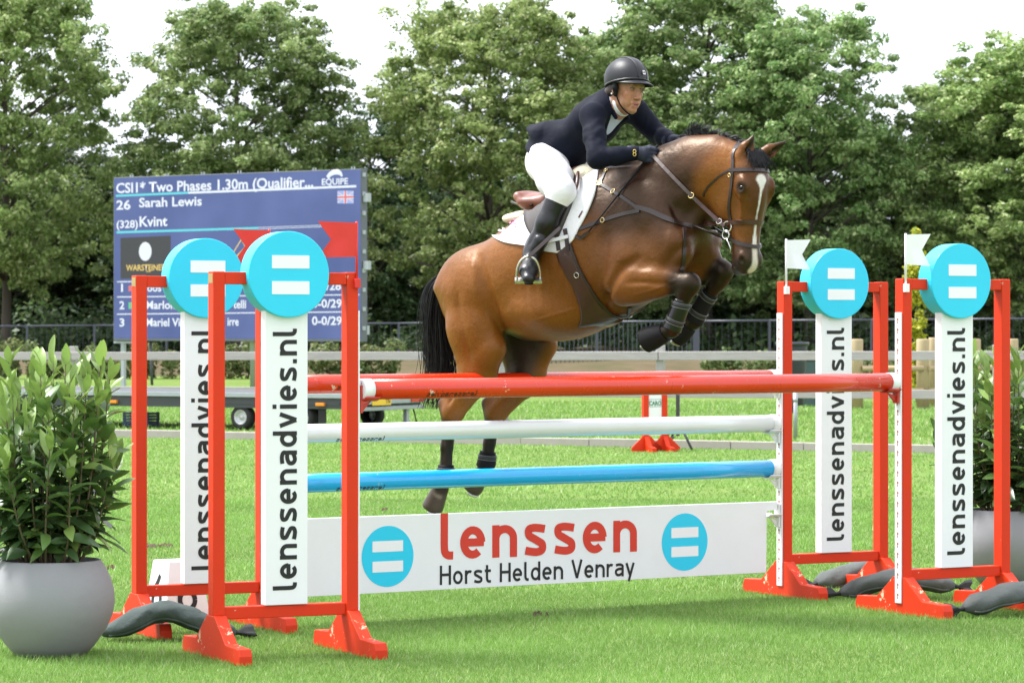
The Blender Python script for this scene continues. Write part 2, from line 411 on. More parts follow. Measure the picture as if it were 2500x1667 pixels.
# ---------------------------------------------------------------- the jump: four wings, poles, plank
WW, WP, WD, WH = 0.74, 0.06, 0.075, 1.83
WINGS = {'FL': (-1.41, 15.15, 25.0), 'BL': (-1.92, 16.40, 26.2), 'BR': (1.578, 18.63, 28.7), 'FR': (2.129, 17.47, 29.9)}
def foot_mesh():
    out = [(-0.40, 0.0), (0.40, 0.0), (0.40, 0.045), (0.385, 0.078), (0.205, 0.085), (0.052, 0.205), (-0.052, 0.205), (-0.205, 0.085), (-0.385, 0.078), (-0.40, 0.045)]
    m = MB(); m.prism(out, -0.032, 0.032, 'yz'); return m
def disc(mb, cx, cz, r, y0, y1, n=56):
    mb.prism([(cx + r * math.cos(2 * math.pi * k / n), cz + r * math.sin(2 * math.pi * k / n)) for k in range(n)], y1, y0, 'xz')
def wing(key, label, flag_mat, inner_right, flag_len):
    x0, y0, deg = WINGS[key]; t = math.radians(deg)
    c = Vector((x0 + math.cos(t) * WW / 2, y0 + math.sin(t) * WW / 2, 0))
    w = empty('jump_wing', c, t); tag(w, label, 'jump wing', 'red wings of the jump')
    a, b = -WW / 2, WW / 2
    for (p, q) in ((a, a + WP), (b - WP, b)):
        f = foot_mesh().build('foot', RED_WORN, w, ((p + q) / 2, WD / 2, 0), bevel=0.004)
        m = MB(); m.box(p, q, 0, WD, 0.203, WH); m.build('post', RED, w, bevel=0.005)
    m = MB(); m.box(a + WP, b - WP, 0.012, WD - 0.006, 0.185, 0.243); m.build('lower_rail', RED, w, bevel=0.004)
    R = 0.205
    for (p, q) in ((a + WP, -R + 0.022), (R - 0.022, b - WP)):
        m = MB(); m.box(p, q, 0.004, WD - 0.004, WH - 0.060, WH - 0.002); m.build('upper_rail', RED, w, bevel=0.004)
    m = MB(); disc(m, 0, WH - 0.012, R, -0.035, 0.085)
    d = m.build('sign_disc', CYAN, w, bevel=0.004)
    for z in (WH + 0.033, WH - 0.090):
        m = MB(); m.box(-0.088, 0.102, -0.0375, -0.0345, z - 0.017 + 0.0, z + 0.045); m.build('white_bar', PRINT_WHITE, d)
    m = MB(); m.box(-0.108, 0.108, 0.0, 0.062, 0.2445, WH - 0.150); p = m.build('banner_post', WHITE_CLEAN, w, bevel=0.003)
    s = 0.0785; tw = text_width('lenssenadvies.nl', 0.235, 0.20) * s; base = 0.315
    sc = 1.245 / tw
    lettering('lettering', 'lenssenadvies.nl', s * sc, 0.235, 0.20, PRINT_BLACK, p,
              lambda x, y, l: (0.052 - y, -0.0005 - l, base + x))
    # pole track with keyholes on the inner side, flag above it
    side = 1 if inner_right else -1; xe = b if inner_right else a
    tr = MB(); tr.box(min(xe, xe + side * 0.011), max(xe, xe + side * 0.011), 0.008, 0.062, 0.062, 1.645)
    trk = tr.build('pole_track', WHITE_CLEAN, w, bevel=0.003)
    hm = MB(); xo = xe + side * 0.0115
    for i in range(28):
        z = 0.10 + i * 0.0555; yc = 0.035
        for (r, dz) in ((0.0085, 0.008), (0.0050, -0.008)):
            nV = [(xo + (side * 0.0004 if r < .006 else 0), yc + r * math.cos(2 * math.pi * k / 10), z + dz + (1.5 if r < 0.006 else 1.0) * r * math.sin(2 * math.pi * k / 10)) for k in range(10)]
            hm.add(nV, [tuple(range(10)) if side > 0 else tuple(range(9, -1, -1))])
    hm.build('keyholes', mat('keyhole_red_' + key, (0.34, 0.12, 0.07), 0.7), trk)
    xf = xe - side * 0.012
    m = MB(); m.tube([(xf, -0.006, WH - 0.05), (xf, -0.006, WH + 0.245)], 0.0065, 8); fp = m.build('flag_pole', flag_mat, w)
    L = flag_len; H0, H1 = WH + 0.075, WH + 0.238
    g = []; nx = 14
    top = [(xf + L * i / nx) for i in range(nx + 1)]
    V = []; F = []
    for side_y in (0.0, 0.002):
        for j in range(9):
            v = j / 8; notch = 1 - 0.34 * (1 - abs(2 * v - 1))
            for i in range(nx + 1):
                u = i / nx
                V.append((xf + L * u * notch, -0.006 - side_y - 0.006 * math.sin(u * 5 + v * 1.2), H0 + (H1 - H0) * v + 0.012 * u * (v - 0.5)))
    n1 = 9 * (nx + 1)
    for s_ in (0, n1):
        for j in range(8):
            for i in range(nx):
                q = (s_ + j * (nx + 1) + i, s_ + j * (nx + 1) + i + 1, s_ + (j + 1) * (nx + 1) + i + 1, s_ + (j + 1) * (nx + 1) + i)
                F.append(q if s_ else q[::-1])
    m = MB(); m.add(V, F, True); m.build('flag', flag_mat, w)
    m = MB(); m.box(xf - 0.014, xf + 0.014, -0.024, -0.001, WH - 0.075, WH - 0.03); m.build('flag_clamp', flag_mat, w, bevel=0.002)
    if inner_right:
        m = MB(); m.box(a - 0.002, a + 0.0, 0.006, 0.062, WH - 0.055, WH - 0.010); m.build('maker_plate', BRASS, w)
    return w
FLAG_R = mat('red_flag', (0.66, 0.030, 0.022), 0.6, 0.05)
FLAG_W = mat('white_flag', (0.80, 0.80, 0.80), 0.6, 0.03)
wing('FL', 'red jump wing with cyan disc and red flag, nearest on the left', FLAG_R, True, -0.20)
wing('BL', 'red jump wing with cyan disc half hidden behind the nearer left wing', FLAG_R, True, -0.20)
wing('BR', 'red jump wing with cyan disc and white flag, carrying the white and blue poles', FLAG_W, False, 0.17)
wing('FR', 'red jump wing with cyan disc and white flag, farthest to the right', FLAG_W, False, 0.17)

def wing_edge(key, s, depth=WD / 2):
    x0, y0, deg = WINGS[key]; t = math.radians(deg)
    return Vector((x0 + math.cos(t) * s - math.sin(t) * depth, y0 + math.sin(t) * s + math.cos(t) * depth, 0))
def cup(parent_label, pos, ang, m, label, group):
    """shallow tray on a bracket; local x points away from the post"""
    c = empty('jump_cup', pos, ang); tag(c, label, 'jump cup', group)
    b = MB(); b.box(0.0, 0.014, -0.022, 0.022, -0.115, 0.02); b.build('bracket', m, c, bevel=0.003)
    V = []; F = []; n = 8
    for k in range(2):
        for (x0) in (0.012, 0.095):
            for i in range(n + 1):
                a = math.radians(222 + 96 * i / n); r = 0.0525 + (0.006 if k else 0.0)
                V.append((x0 + (0.0 if i not in (0, n) else 0.0), r * 1.25 * math.cos(a), 0.0 + r * math.sin(a)))
    q = n + 1
    for i in range(n):
        F += [(i, i + 1, q + i + 1, q + i), (2 * q + i + 1, 2 * q + i, 3 * q + i, 3 * q + i + 1), (i + 1, i, 2 * q + i, 2 * q + i + 1), (q + i, q + i + 1, 3 * q + i + 1, 3 * q + i)]
    F += [(0, q, 3 * q, 2 * q), (n, 2 * q + n, 3 * q + n, q + n)]
    b = MB(); b.add(V, F, True); b.build('tray', m, c)
    b = MB(); b.prism([(0.012, -0.075), (0.070, -0.058), (0.012, -0.115)], -0.006, 0.006, 'xz'); b.build('gusset', m, c)
    return c
def pole(A, B, m, label, r=0.0495):
    D = (B - A); L = D.length; T = D.normalized()
    o = empty('jump_pole', (A + B) / 2, math.atan2(T.y, T.x)); tag(o, label, 'jump pole')
    n = 40; h = L / 2; cap = 0.055
    b = MB(); b.tube([(-h + cap + (2 * h - 2 * cap) * i / 6, 0, 0) for i in range(7)], r, n, cap=True); b.build('rail', m, o)
    for s in (-1, 1):
        b = MB(); x0, x1 = s * (h - cap - 0.001), s * h
        b.tube([(x0, 0, 0), (x1 - s * 0.006, 0, 0), (x1, 0, 0)], [r + 0.0025, r + 0.0025, r - 0.003], n)
        c = b.build('end_cap', WHITE_CLEAN, o)
        for k in range(3):
            b = MB(); M = Matrix.Rotation(math.radians(120 * k + 20), 4, 'X')
            b.box(x1 + s * 0.0003, x1 + s * 0.001, -0.002, 0.002, 0.012, 0.036, M); b.build('slot', PRINT_BLACK, c)
    return o
def pole_text(o, x_right, r, ang, size, m):
    """upside-down maker lettering wrapped on the lower front of the pole; starts at its right end, runs to the left"""
    def place(x, y, l):
        a = math.radians(ang) + (y / r); rr = r + 0.0008 + l * 0.4
        return (x_right - x, -rr * math.cos(a), rr * math.sin(a))
    return lettering('lettering', 'lenssenadvies', size, 0.22, 0.20, m, o, place)
lift = Vector((0, 0, 1))
fl = wing_edge('FL', WW + 0.014); fr = wing_edge('FR', -0.014)
bl = wing_edge('BL', WW + 0.014); br = wing_edge('BR', -0.014)
def span(a, b, za, zb, g=0.012):
    d = (b - a).normalized(); return a + d * g + lift * za, b - d * g + lift * zb
ZF, ZB = 1.266, 1.266
pA = pole(*span(fl, fr, ZF, ZF), RED_POLE, 'shiny red pole nearest the camera, spanning the front of the jump')
pB = pole(*span(bl, br, ZB, ZB), RED_POLE, 'red pole lying level behind the nearest red pole')
pC = pole(*span(bl, br, 1.008, 1.004), WHITE_POLE, 'white pole below the red ones')
pD = pole(*span(bl, br, 0.748, 0.742), BLUE_POLE, 'bright blue pole above the lettered plank')
INK = mat('pole_ink', (0.03, 0.012, 0.010), 0.5)
pole_text(pA, -1.07, 0.0495, -52, 0.024, INK); pole_text(pB, -1.02, 0.0495, -40, 0.024, INK)
pole_text(pC, -1.02, 0.0495, -62, 0.024, INK); pole_text(pD, -1.02, 0.0495, -58, 0.024, INK)
CUP_R = mat('red_cup_plastic', (0.50, 0.035, 0.02), 0.45, 0.1); CUP_W = mat('white_cup_plastic', (0.72, 0.72, 0.71), 0.4, 0.05)
dF = math.atan2((fr - fl).y, (fr - fl).x); dB = math.atan2((br - bl).y, (br - bl).x)
cup(None, fl + lift * ZF, dF, CUP_R, 'red cup holding the left end of the nearest red pole', 'jump cups')
cup(None, fr + lift * ZF, dF + math.pi, CUP_R, 'red cup holding the right end of the nearest red pole', 'jump cups')
for z, nm in ((ZB, 'rear red pole'), (1.006, 'white pole'), (0.745, 'blue pole'), (0.50, 'lettered plank')):
    cup(None, br + lift * (z - (0.0 if z > .6 else -0.02)), dB + math.pi, CUP_W, 'white cup at the right end of the ' + nm, 'jump cups')
    cup(None, bl + lift * (z - (0.0 if z > .6 else -0.02)), dB, CUP_W, 'white cup at the left end of the ' + nm, 'jump cups')

# the lettered plank
BD = (br - bl).normalized(); BL_ = (br - bl).length
def on_plank(u, v):
    """pixel -> (distance along the plank plane, height)"""
    r = ray(u, v); n = Vector((-BD.y, BD.x, 0)); d = n.dot(bl) / n.dot(Vector(r)); p = Vector(r) * d
    return (p - bl).dot(BD), CAM_Z + p.z
plank = empty('jump_plank', (bl + br) / 2 + lift * 0.0, dB); tag(plank, 'white plank with red and black lettering between two cyan roundels', 'plank')
h = BL_ / 2; TH = 0.014
out = [(-h + 0.10, 0.150), (h - 0.10, 0.145), (h - 0.095, 0.50), (h - 0.02, 0.505), (h - 0.015, 0.553), (-h + 0.02, 0.560), (-h + 0.02, 0.51), (-h + 0.10, 0.505)]
m = MB(); m.prism(out, TH, -TH, 'xz'); brd = m.build('board', WHITE, plank, bevel=0.002)
def plank_xy(u, v): x, z = on_plank(u, v); return x - h, z
for (u, v) in ((943, 1357), (1668, 1322)):
    cx, cz = plank_xy(u, v)
    m = MB(); n = 48; m.add([(cx + 0.163 * math.cos(2 * math.pi * k / n), -TH - 0.0012, cz + 0.163 * math.sin(2 * math.pi * k / n)) for k in range(n)], [tuple(range(n))])
    rd = m.build('roundel', PRINT_CYAN, plank)
    for dz in (0.054, -0.054):
        m = MB(); m.add([(cx - 0.096, -TH - 0.0022, cz + dz - 0.029), (cx + 0.096, -TH - 0.0022, cz + dz - 0.029), (cx + 0.096, -TH - 0.0022, cz + dz + 0.029), (cx - 0.096, -TH - 0.0022, cz + dz + 0.029)], [(0, 1, 2, 3)])
        m.build('white_bar', PRINT_WHITE, rd)
xa, za = plank_xy(1072, 1366); xb, zb = plank_xy(1551, 1345)
s = (xb - xa) / text_width('lenssen', 0.25, 0.24)
lettering('lettering', 'lenssen', s, 0.25, 0.24, PRINT_RED, plank, lambda x, y, l: (xa + x, -TH - 0.0006 - l, za + (zb - za) * x / (xb - xa) + y * 0.93))
xa2, za2 = plank_xy(1070, 1427); xb2, zb2 = plank_xy(1545, 1404)
s2 = (xb2 - xa2) / text_width('Horst Helden Venray', 0.205, 0.18, 0.60)
lettering('lettering', 'Horst Helden Venray', s2, 0.205, 0.18, PRINT_BLACK, plank, lambda x, y, l: (xa2 + x, -TH - 0.0006 - l, za2 + (zb2 - za2) * x / (xb2 - xa2) + y * 1.0), space=0.60)

# ---------------------------------------------------------------- sandbags, number block, potted laurels
CANVAS_G = mat('green_grey_canvas', (0.040, 0.060, 0.054), 0.85, 0.2, 7, bump=0.7, bscale=22, dirt=(0.09, 0.11, 0.10), dirt_amt=0.6)
CANVAS_D = mat('dark_grey_canvas', (0.075, 0.085, 0.080), 0.85, 0.2, 7, bump=0.7, bscale=22, dirt=(0.12, 0.13, 0.13), dirt_amt=0.6)
CANVAS_K = mat('black_tie', (0.02, 0.022, 0.022), 0.8, 0.2, 9, bump=0.3)
def sandbag(label, pts, R, m, seed, tie_left=True, tie_right=True):
    r = np.random.default_rng(seed)
    P = [at(*p) for p in pts]; base = sum(P, Vector()) / len(P); base.z = 0
    P = [Vector(q) for q in catmull([tuple(p - base) for p in P], 8)]
    n = len(P); N = 22; V = []
    for i, p in enumerate(P):
        t = i / (n - 1); rad = R * min(1, 0.34 + 3.4 * min(t, 1 - t) ** 0.8) * (1 + 0.04 * math.sin(i * .5 + seed))
        T = (P[min(i + 1, n - 1)] - P[max(i - 1, 0)]).normalized(); S = T.cross(Vector((0, 0, 1))).normalized(); U = S.cross(T)
        for k in range(N):
            a = 2 * math.pi * k / N; wr = 1 + 0.035 * math.sin(3 * a + i * 0.22 + seed) + 0.035 * math.sin(5 * a - i * .45) + 0.02 * math.sin(9 * a + i * .8)
            q = p + (S * math.cos(a) * 1.25 + U * math.sin(a) * (0.76 if math.sin(a) > 0 else 0.70)) * rad * wr
            q.z = max(q.z, 0.006)
            V.append(q)
    F = [(i * N + k, i * N + (k + 1) % N, (i + 1) * N + (k + 1) % N, (i + 1) * N + k) for i in range(n - 1) for k in range(N)]
    F += [tuple(range(N - 1, -1, -1)), tuple((n - 1) * N + k for k in range(N))]
    o = empty('sandbag', base); tag(o, label, 'sandbag', 'sandbags weighing down the wings')
    mb = MB(); mb.add(V, F, True); b = mb.build('bag', m, o)
    # seam ridge along the side facing the camera
    mb = MB(); seam = []
    for i in range(3, n - 3): seam.append(Vector(V[i * N + (N * 13) // 22 if False else i * N + N - 2]) + Vector((0, -0.004, 0.0)))
    mb.tube(seam, 0.006, 6); mb.build('seam', m, b)
    for (on, i0, sgn) in ((tie_left, 0, -1), (tie_right, n - 1, 1)):
        if not on: continue
        T = (P[1] - P[0]).normalized() * -1 if i0 == 0 else (P[-1] - P[-2]).normalized()
        S = T.cross(Vector((0, 0, 1))).normalized(); mb = MB(); V2 = []; K = 14
        for j, (dist, rad) in enumerate(((-0.005, R * .33), (0.02, R * .2), (0.05, R * .55), (0.085, R * .75))):
            for k in range(K):
                a = 2 * math.pi * k / K; w = 1 + (0.5 * math.sin(a * 4 + seed) if j > 1 else 0)
                q = P[i0] + T * dist * (1 + .3 * r.random()) + (S * math.cos(a) + Vector((0, 0, 1)) * math.sin(a) * .7) * rad * w
                q.z = max(q.z, 0.008); V2.append(q)
        F2 = [(i * K + k, i * K + (k + 1) % K, (i + 1) * K + (k + 1) % K, (i + 1) * K + k) for i in range(3) for k in range(K)]
        mb.add(V2, F2, True); mb.build('tied_end', CANVAS_K, o)
    return o
sandbag('greenish canvas sandbag slung over the foot of the rear left wing', [(250, 1545, 16.02), (300, 1530, 16.02), (345, 1508, 16.04), (385, 1494, 16.06), (425, 1496, 16.08), (465, 1510, 16.1), (505, 1526, 16.12), (545, 1538, 16.14), (572, 1542, 16.16)], 0.074, CANVAS_G, 1, False, True)
sandbag('dark grey sandbag against the outer foot of the rear right wing', [(1992, 1424, 19.3), (2030, 1415, 19.34), (2070, 1402, 19.38), (2110, 1392, 19.42), (2150, 1390, 19.46), (2190, 1404, 19.5)], 0.082, CANVAS_D, 2)
sandbag('dark grey sandbag slung behind the inner foot of the front right wing', [(2052, 1447, 18.5), (2095, 1436, 18.5), (2140, 1422, 18.46), (2185, 1412, 18.44), (2240, 1412, 18.4), (2290, 1424, 18.4), (2330, 1430, 18.4)], 0.076, CANVAS_D, 3)
sandbag('grey sandbag across the foot of the front right wing at the picture edge', [(2352, 1484, 17.3), (2395, 1472, 17.32), (2440, 1458, 17.35), (2490, 1446, 17.4), (2545, 1448, 17.4), (2600, 1466, 17.4)], 0.080, CANVAS_D, 4)

# number block: truncated pyramid with a 6 on each face
nb = empty('number_block', at(432, 1512, 17.12) * 1.0); nb.location.z = 0; nb.rotation_euler[2] = math.radians(33)
tag(nb, 'white sloping number block marked with a black 6 behind the left wings', 'number marker')
B, T_, Hn = 0.135, 0.095, 0.325
mb = MB(); mb.add([(-B, -B, 0), (B, -B, 0), (B, B, 0), (-B, B, 0), (-T_, -T_, Hn), (T_, -T_, Hn), (T_, T_, Hn), (-T_, T_, Hn)], [(0, 3, 2, 1), (4, 5, 6, 7), (0, 1, 5, 4), (1, 2, 6, 5), (2, 3, 7, 6), (3, 0, 4, 7)])
mb.build('block', WHITE_CLEAN, nb, bevel=0.006)
for k in range(4):
    Rm = Matrix.Rotation(math.radians(90 * k), 4, 'Z'); sl = (B - T_) / Hn
    lettering('digit', '6', 0.135, 0.2, 0.1, PRINT_BLACK, nb, lambda x, y, l: Rm @ Vector((x - 0.058, -B + sl * (0.06 + y) - 0.002 - l, 0.06 + y)))

# potted laurels
POT = mat('pot_concrete_grey', (0.25, 0.25, 0.26), 0.7, 0.07, 3, bump=0.12, bscale=70, dirt=(0.17, 0.17, 0.17), dirt_amt=0.55, stretch=(1, 1, 2.5))
SOIL = mat('pot_soil', (0.03, 0.024, 0.018), 0.95, 0.3, 20, bump=0.6)
STEM = mat('laurel_stem', (0.11, 0.085, 0.045), 0.7, 0.2, 12)
def leaf_paint(name, rgb, rough=0.32):
    m, nt, b = nodes_of(name)
    oi = nt.nodes.new('ShaderNodeObjectInfo')
    c = _mix(nt, tuple(x * 0.72 for x in rgb), tuple(min(1, x * 1.25) for x in rgb), oi.outputs['Random'])
    c = _mix(nt, c, tuple(min(1, x * 1.5 + 0.02) for x in rgb), _ramp(nt, _noise(nt, 9, 3, 0.5), 0.5, 0.9))
    nt.links.new(c, b.inputs['Base Color']); b.inputs['Roughness'].default_value = rough
    t = nt.nodes.new('ShaderNodeBsdfTranslucent'); nt.links.new(c, t.inputs['Color'])
    mx = nt.nodes.new('ShaderNodeMixShader'); mx.inputs[0].default_value = 0.25
    nt.links.new(b.outputs[0], mx.inputs[1]); nt.links.new(t.outputs[0], mx.inputs[2]); nt.links.new(mx.outputs[0], nt.nodes['Material Output'].inputs['Surface'])
    return m
LAUREL = [leaf_paint('laurel_leaf_old', (0.060, 0.115, 0.038), 0.28), leaf_paint('laurel_leaf_mid', (0.105, 0.19, 0.048), 0.34), leaf_paint('laurel_leaf_young', (0.22, 0.33, 0.08), 0.4), leaf_paint('laurel_leaf_yellow', (0.55, 0.33, 0.02), 0.4)]
def leaf_shape(L, W, bend, fold, seed):
    V = []; F = []; n = 6
    for i in range(n + 1):
        t = i / n; w = W / 2 * (math.sin(math.pi * min(1, t * 0.93 + 0.05)) ** 0.8) * (1.1 - 0.25 * t); y = L * t
        z = -bend * t * t * L
        ph = math.sin(t * 7 + seed) * 0.003
        V += [(-w, y, z + fold * w + ph), (0, y, z), (w, y, z + fold * w - ph)]
    for i in range(n):
        for k in range(2): F.append((i * 3 + k, i * 3 + k + 1, (i + 1) * 3 + k + 1, (i + 1) * 3 + k))
    me = bpy.data.meshes.new('laurel_leaf'); me.from_pydata(V, [], F); me.polygons.foreach_set('use_smooth', np.ones(len(F), bool)); me.update()
    return me
def potted(label, loc, seed, Hs, spread, name='potted_laurel', yellow=False, lo=0.46):
    r = random.Random(seed)
    p = empty(name, loc); tag(p, label, 'potted shrub', 'potted laurels')
    mb = MB(); mb.lathe([(0.0, 0.0), (0.150, 0.0), (0.166, 0.004), (0.212, 0.055), (0.262, 0.125), (0.293, 0.195), (0.304, 0.255), (0.300, 0.315), (0.283, 0.375), (0.258, 0.425), (0.241, 0.452), (0.2375, 0.458), (0.231, 0.459), (0.226, 0.454), (0.236, 0.41), (0.235, 0.36)], 56)
    mb.build('pot', POT, p)
    mb = MB(); V = [(0, 0, 0.415)]; n = 28
    for k in range(n): V.append((0.2365 * math.cos(2 * math.pi * k / n), 0.2365 * math.sin(2 * math.pi * k / n), 0.405))
    mb.add(V, [(0, 1 + k, 1 + (k + 1) % n) for k in range(n)], True); mb.build('soil', SOIL, p)
    shapes = [[leaf_shape(L, W, b, f, s) for s, (L, W, b, f) in enumerate(((0.132, 0.058, 0.25, 0.30), (0.112, 0.053, 0.45, 0.2), (0.148, 0.058, 0.15, 0.35)))] for _ in range(4)]
    for c in range(4):
        for me in shapes[c]: me.materials.append(LAUREL[c])
    leaves = []
    for sidx in range(46):
        a = r.uniform(0, 2 * math.pi) if sidx > 2 else (0.6, 2.4, 4.5)[sidx]
        rad = 0.13 * math.sqrt(r.random())
        b0 = Vector((rad * math.cos(a), rad * math.sin(a), 0.40))
        hgt = Hs * (1 - 0.62 * r.random() ** 1.3) if sidx > 2 else Hs * (1.0 - .05 * sidx)
        out = spread * (0.35 + 0.65 * r.random()) * (1.15 - 0.55 * hgt / Hs) if sidx > 2 else spread * .3
        top = Vector((b0.x + out * math.cos(a + r.uniform(-.5, .5)), b0.y + out * math.sin(a + r.uniform(-.5, .5)), 0.42 + hgt))
        mid = b0.lerp(top, 0.45) + Vector((out * .18 * math.cos(a), out * .18 * math.sin(a), -0.02))
        path = [Vector(q) for q in catmull([tuple(b0), tuple(mid), tuple(top)], 6)]
        mb = MB(); mb.tube(path, [0.0075 * (1 - 0.7 * i / (len(path) - 1)) for i in range(len(path))], 6); mb.build('stem', STEM, p)
        n_l = int(11 + 15 * hgt / Hs); ph = r.uniform(0, 6.28)
        for j in range(n_l):
            t = 0.20 + 0.80 * j / (n_l - 1); q = t * (len(path) - 1); i = min(int(q), len(path) - 2)
            pos = path[i].lerp(path[i + 1], q - i); axis = (path[i + 1] - path[i]).normalized()
            ph += 2.4; young = t > 0.86
            tilt = math.radians((68 - 50 * max(0, (t - 0.55) / 0.45)) + r.uniform(-16, 16)) * (1.0 if not young else 0.75)
            if t < 0.45: tilt = math.radians(r.uniform(60, 100))
            S = axis.orthogonal().normalized(); Rv = Matrix.Rotation(ph, 3, axis) @ S
            D = (axis * math.cos(tilt) + Rv * math.sin(tilt)).normalized()
            Nn = (axis - D * axis.dot(D)).normalized() if abs(axis.dot(D)) < 0.97 else Rv
            X = D.cross(Nn).normalized(); sc = (0.78 + 0.45 * r.random()) * (0.85 if young else 1.0)
            M = Matrix(((X.x, D.x, Nn.x, pos.x), (X.y, D.y, Nn.y, pos.y), (X.z, D.z, Nn.z, pos.z), (0, 0, 0, 1))) @ Matrix.Rotation(r.uniform(-.5, .5), 4, 'Y') @ Matrix.Scale(sc, 4)
            lv = 2 if (young and hgt > Hs * .5) or r.random() < .08 else (1 if (t > 0.62 or r.random() < .25) else 0)
            if yellow and r.random() < 0.012: lv = 3
            if pos.z < 0.50 and D.z < 0.25: continue
            leaves.append((pos.z, M, shapes[lv][r.randrange(3)], lv))
    r.shuffle(leaves)
    leaves.sort(key=lambda q: q[1].translation.y > 0.10)       # the ones facing the camera first
    for (z, M, me, lv) in leaves[:300]:
        o = bpy.data.objects.new('leaf', me); COL.objects.link(o); o.parent = p; o.matrix_local = M
    V = []; F = []; mi = []
    for (z, M, me, lv) in leaves[300:]:
        b = len(V); V += [tuple(M @ v.co) for v in me.vertices]; F += [tuple(i + b for i in f.vertices) for f in me.polygons]; mi += [lv] * len(me.polygons)
    if V:
        mb = MB(); mb.add(V, F, True); o = mb.build('inner_leaves', LAUREL[0], p); tag(o, kind='stuff')
        for m_ in LAUREL[1:]: o.data.materials.append(m_)
        o.data.polygons.foreach_set('material_index', np.array(mi, np.int32))
    return p
potted('bushy green laurel in a round grey pot at the left picture edge', (at(124, 1600, 15.32).x, 15.32, 0), 11, 0.98, 0.28)
potted('green laurel in a round grey pot behind the farthest right wing', (at(2462, 1430, 19.5).x, 19.5, 0), 23, 1.0, 0.42, yellow=True)

# clods of turf kicked up on the field
CLOD = mat('clod_earth', (0.085, 0.055, 0.03), 0.95, 0.4, 30, bump=0.8)
rc = random.Random(4)
for i, (u, v, w_, lab) in enumerate(((746, 1048, .11, 'crumbled brown turf clod left of the white pole'), (880, 1053, .09, 'small brown turf clod behind the white pole'), (965, 1078, .07, 'tiny brown turf clod below the white pole'), (945, 1247, .05, 'small dark turf clod just above the plank'), (268, 1390, .05, 'small dark turf clod beside the left wing'), (395, 1335, .14, 'worn patch of loose earth between the left wings'), (1325, 1506, .05, 'small dark turf clod under the plank'))):
    d_ = CAM_Z * FPX / (v - V0); cl = empty('turf_clod', (gxx := (u - 1250) / FPX * d_, d_, 0)); tag(cl, lab, 'turf clod', 'turf clods on the field')
    for k in range(6):
        mb = MB(); n_ = 7; r0 = w_ * rc.uniform(.18, .4); cx_, cy_ = rc.uniform(-w_, w_), rc.uniform(-w_, w_) * .8
        V = [(cx_ + r0 * math.cos(a) * rc.uniform(.7, 1.2), cy_ + r0 * math.sin(a) * rc.uniform(.7, 1.2), 0.004) for a in np.linspace(0, 6.28, n_ + 1)[:-1]] + [(cx_ + r0 * .5 * math.cos(a), cy_ + r0 * .5 * math.sin(a), 0.022 * rc.uniform(.7, 1.5)) for a in np.linspace(0, 6.28, n_ + 1)[:-1]]
        mb.add(V, [(q, (q + 1) % n_, n_ + (q + 1) % n_, n_ + q) for q in range(n_)] + [tuple(range(n_, 2 * n_))], True); mb.build('crumb', CLOD, cl)

# ---------------------------------------------------------------- background things
GREYWOOD = mat('weathered_wood', (0.36, 0.34, 0.335), 0.85, 0.18, 5, bump=0.3, bscale=20, stretch=(1.0, 8, 14), dirt=(0.24, 0.21, 0.21), dirt_amt=0.65)
PINE = mat('pine_post_wood', (0.40, 0.31, 0.18), 0.8, 0.15, 5, bump=0.25, bscale=18, stretch=(8, 8, 1), dirt=(0.34, 0.26, 0.15), dirt_amt=0.5)
IRON = mat('grey_steel_paint', (0.060, 0.070, 0.088), 0.45, 0.1)
GALV = mat('galvanised_steel', (0.34, 0.37, 0.39), 0.42, 0.12, 6, metal=0.35)
DARKST = mat('dark_steel', (0.045, 0.05, 0.055), 0.5, 0.15)
RUBBER = mat('tyre_rubber', (0.018, 0.018, 0.019), 0.8, 0.15, 20, bump=0.2)
ALU = mat('wheel_alloy', (0.55, 0.56, 0.57), 0.35, 0.08, 8, metal=0.4)

# wooden rail fence
FA = Vector((-6.85, 52.6, 0)); FB = Vector((6.32, 46.3, 0)); FD = (FB - FA).normalized(); FL_ = (FB - FA).length
fen = empty('rail_fence', (FA + FB) / 2, math.atan2(FD.y, FD.x)); fen.location.z = TZ
tag(fen, 'weathered grey wooden fence with two rails running behind the field', 'fence')
x_post0 = (at(1229, 900, 49.45) - (FA + FB) / 2).dot(FD)
for i in range(-5, 5):
    x = x_post0 + i * 2.62
    mb = MB(); mb.box(-0.062, 0.062, 0.0, 0.10, -0.1, 1.155); mb.build('post', GREYWOOD, fen, (x, 0.02, (x * 0.0042)), bevel=0.01)
    za = lambda q: 1.162 + 0.0045 * q - TZ
    for (zt, hh) in ((0.0, 0.135), (-0.562, 0.130)):
        for k in range(1):
            x0, x1 = x + 0.006, x + 2.62 - 0.006
            mb = MB(); y = -0.022 + random.uniform(-.004, .004)
            mb.add([(x0, y, za(x0) + zt - hh), (x1, y, za(x1) + zt - hh), (x1, y + 0.04, za(x1) + zt - hh), (x0, y + 0.04, za(x0) + zt - hh), (x0, y, za(x0) + zt), (x1, y, za(x1) + zt), (x1, y + 0.04, za(x1) + zt), (x0, y + 0.04, za(x0) + zt)],
                   [(0, 3, 2, 1), (4, 5, 6, 7), (0, 1, 5, 4), (1, 2, 6, 5), (2, 3, 7, 6), (3, 0, 4, 7)])
            mb.build('rail', GREYWOOD, fen, bevel=0.008)

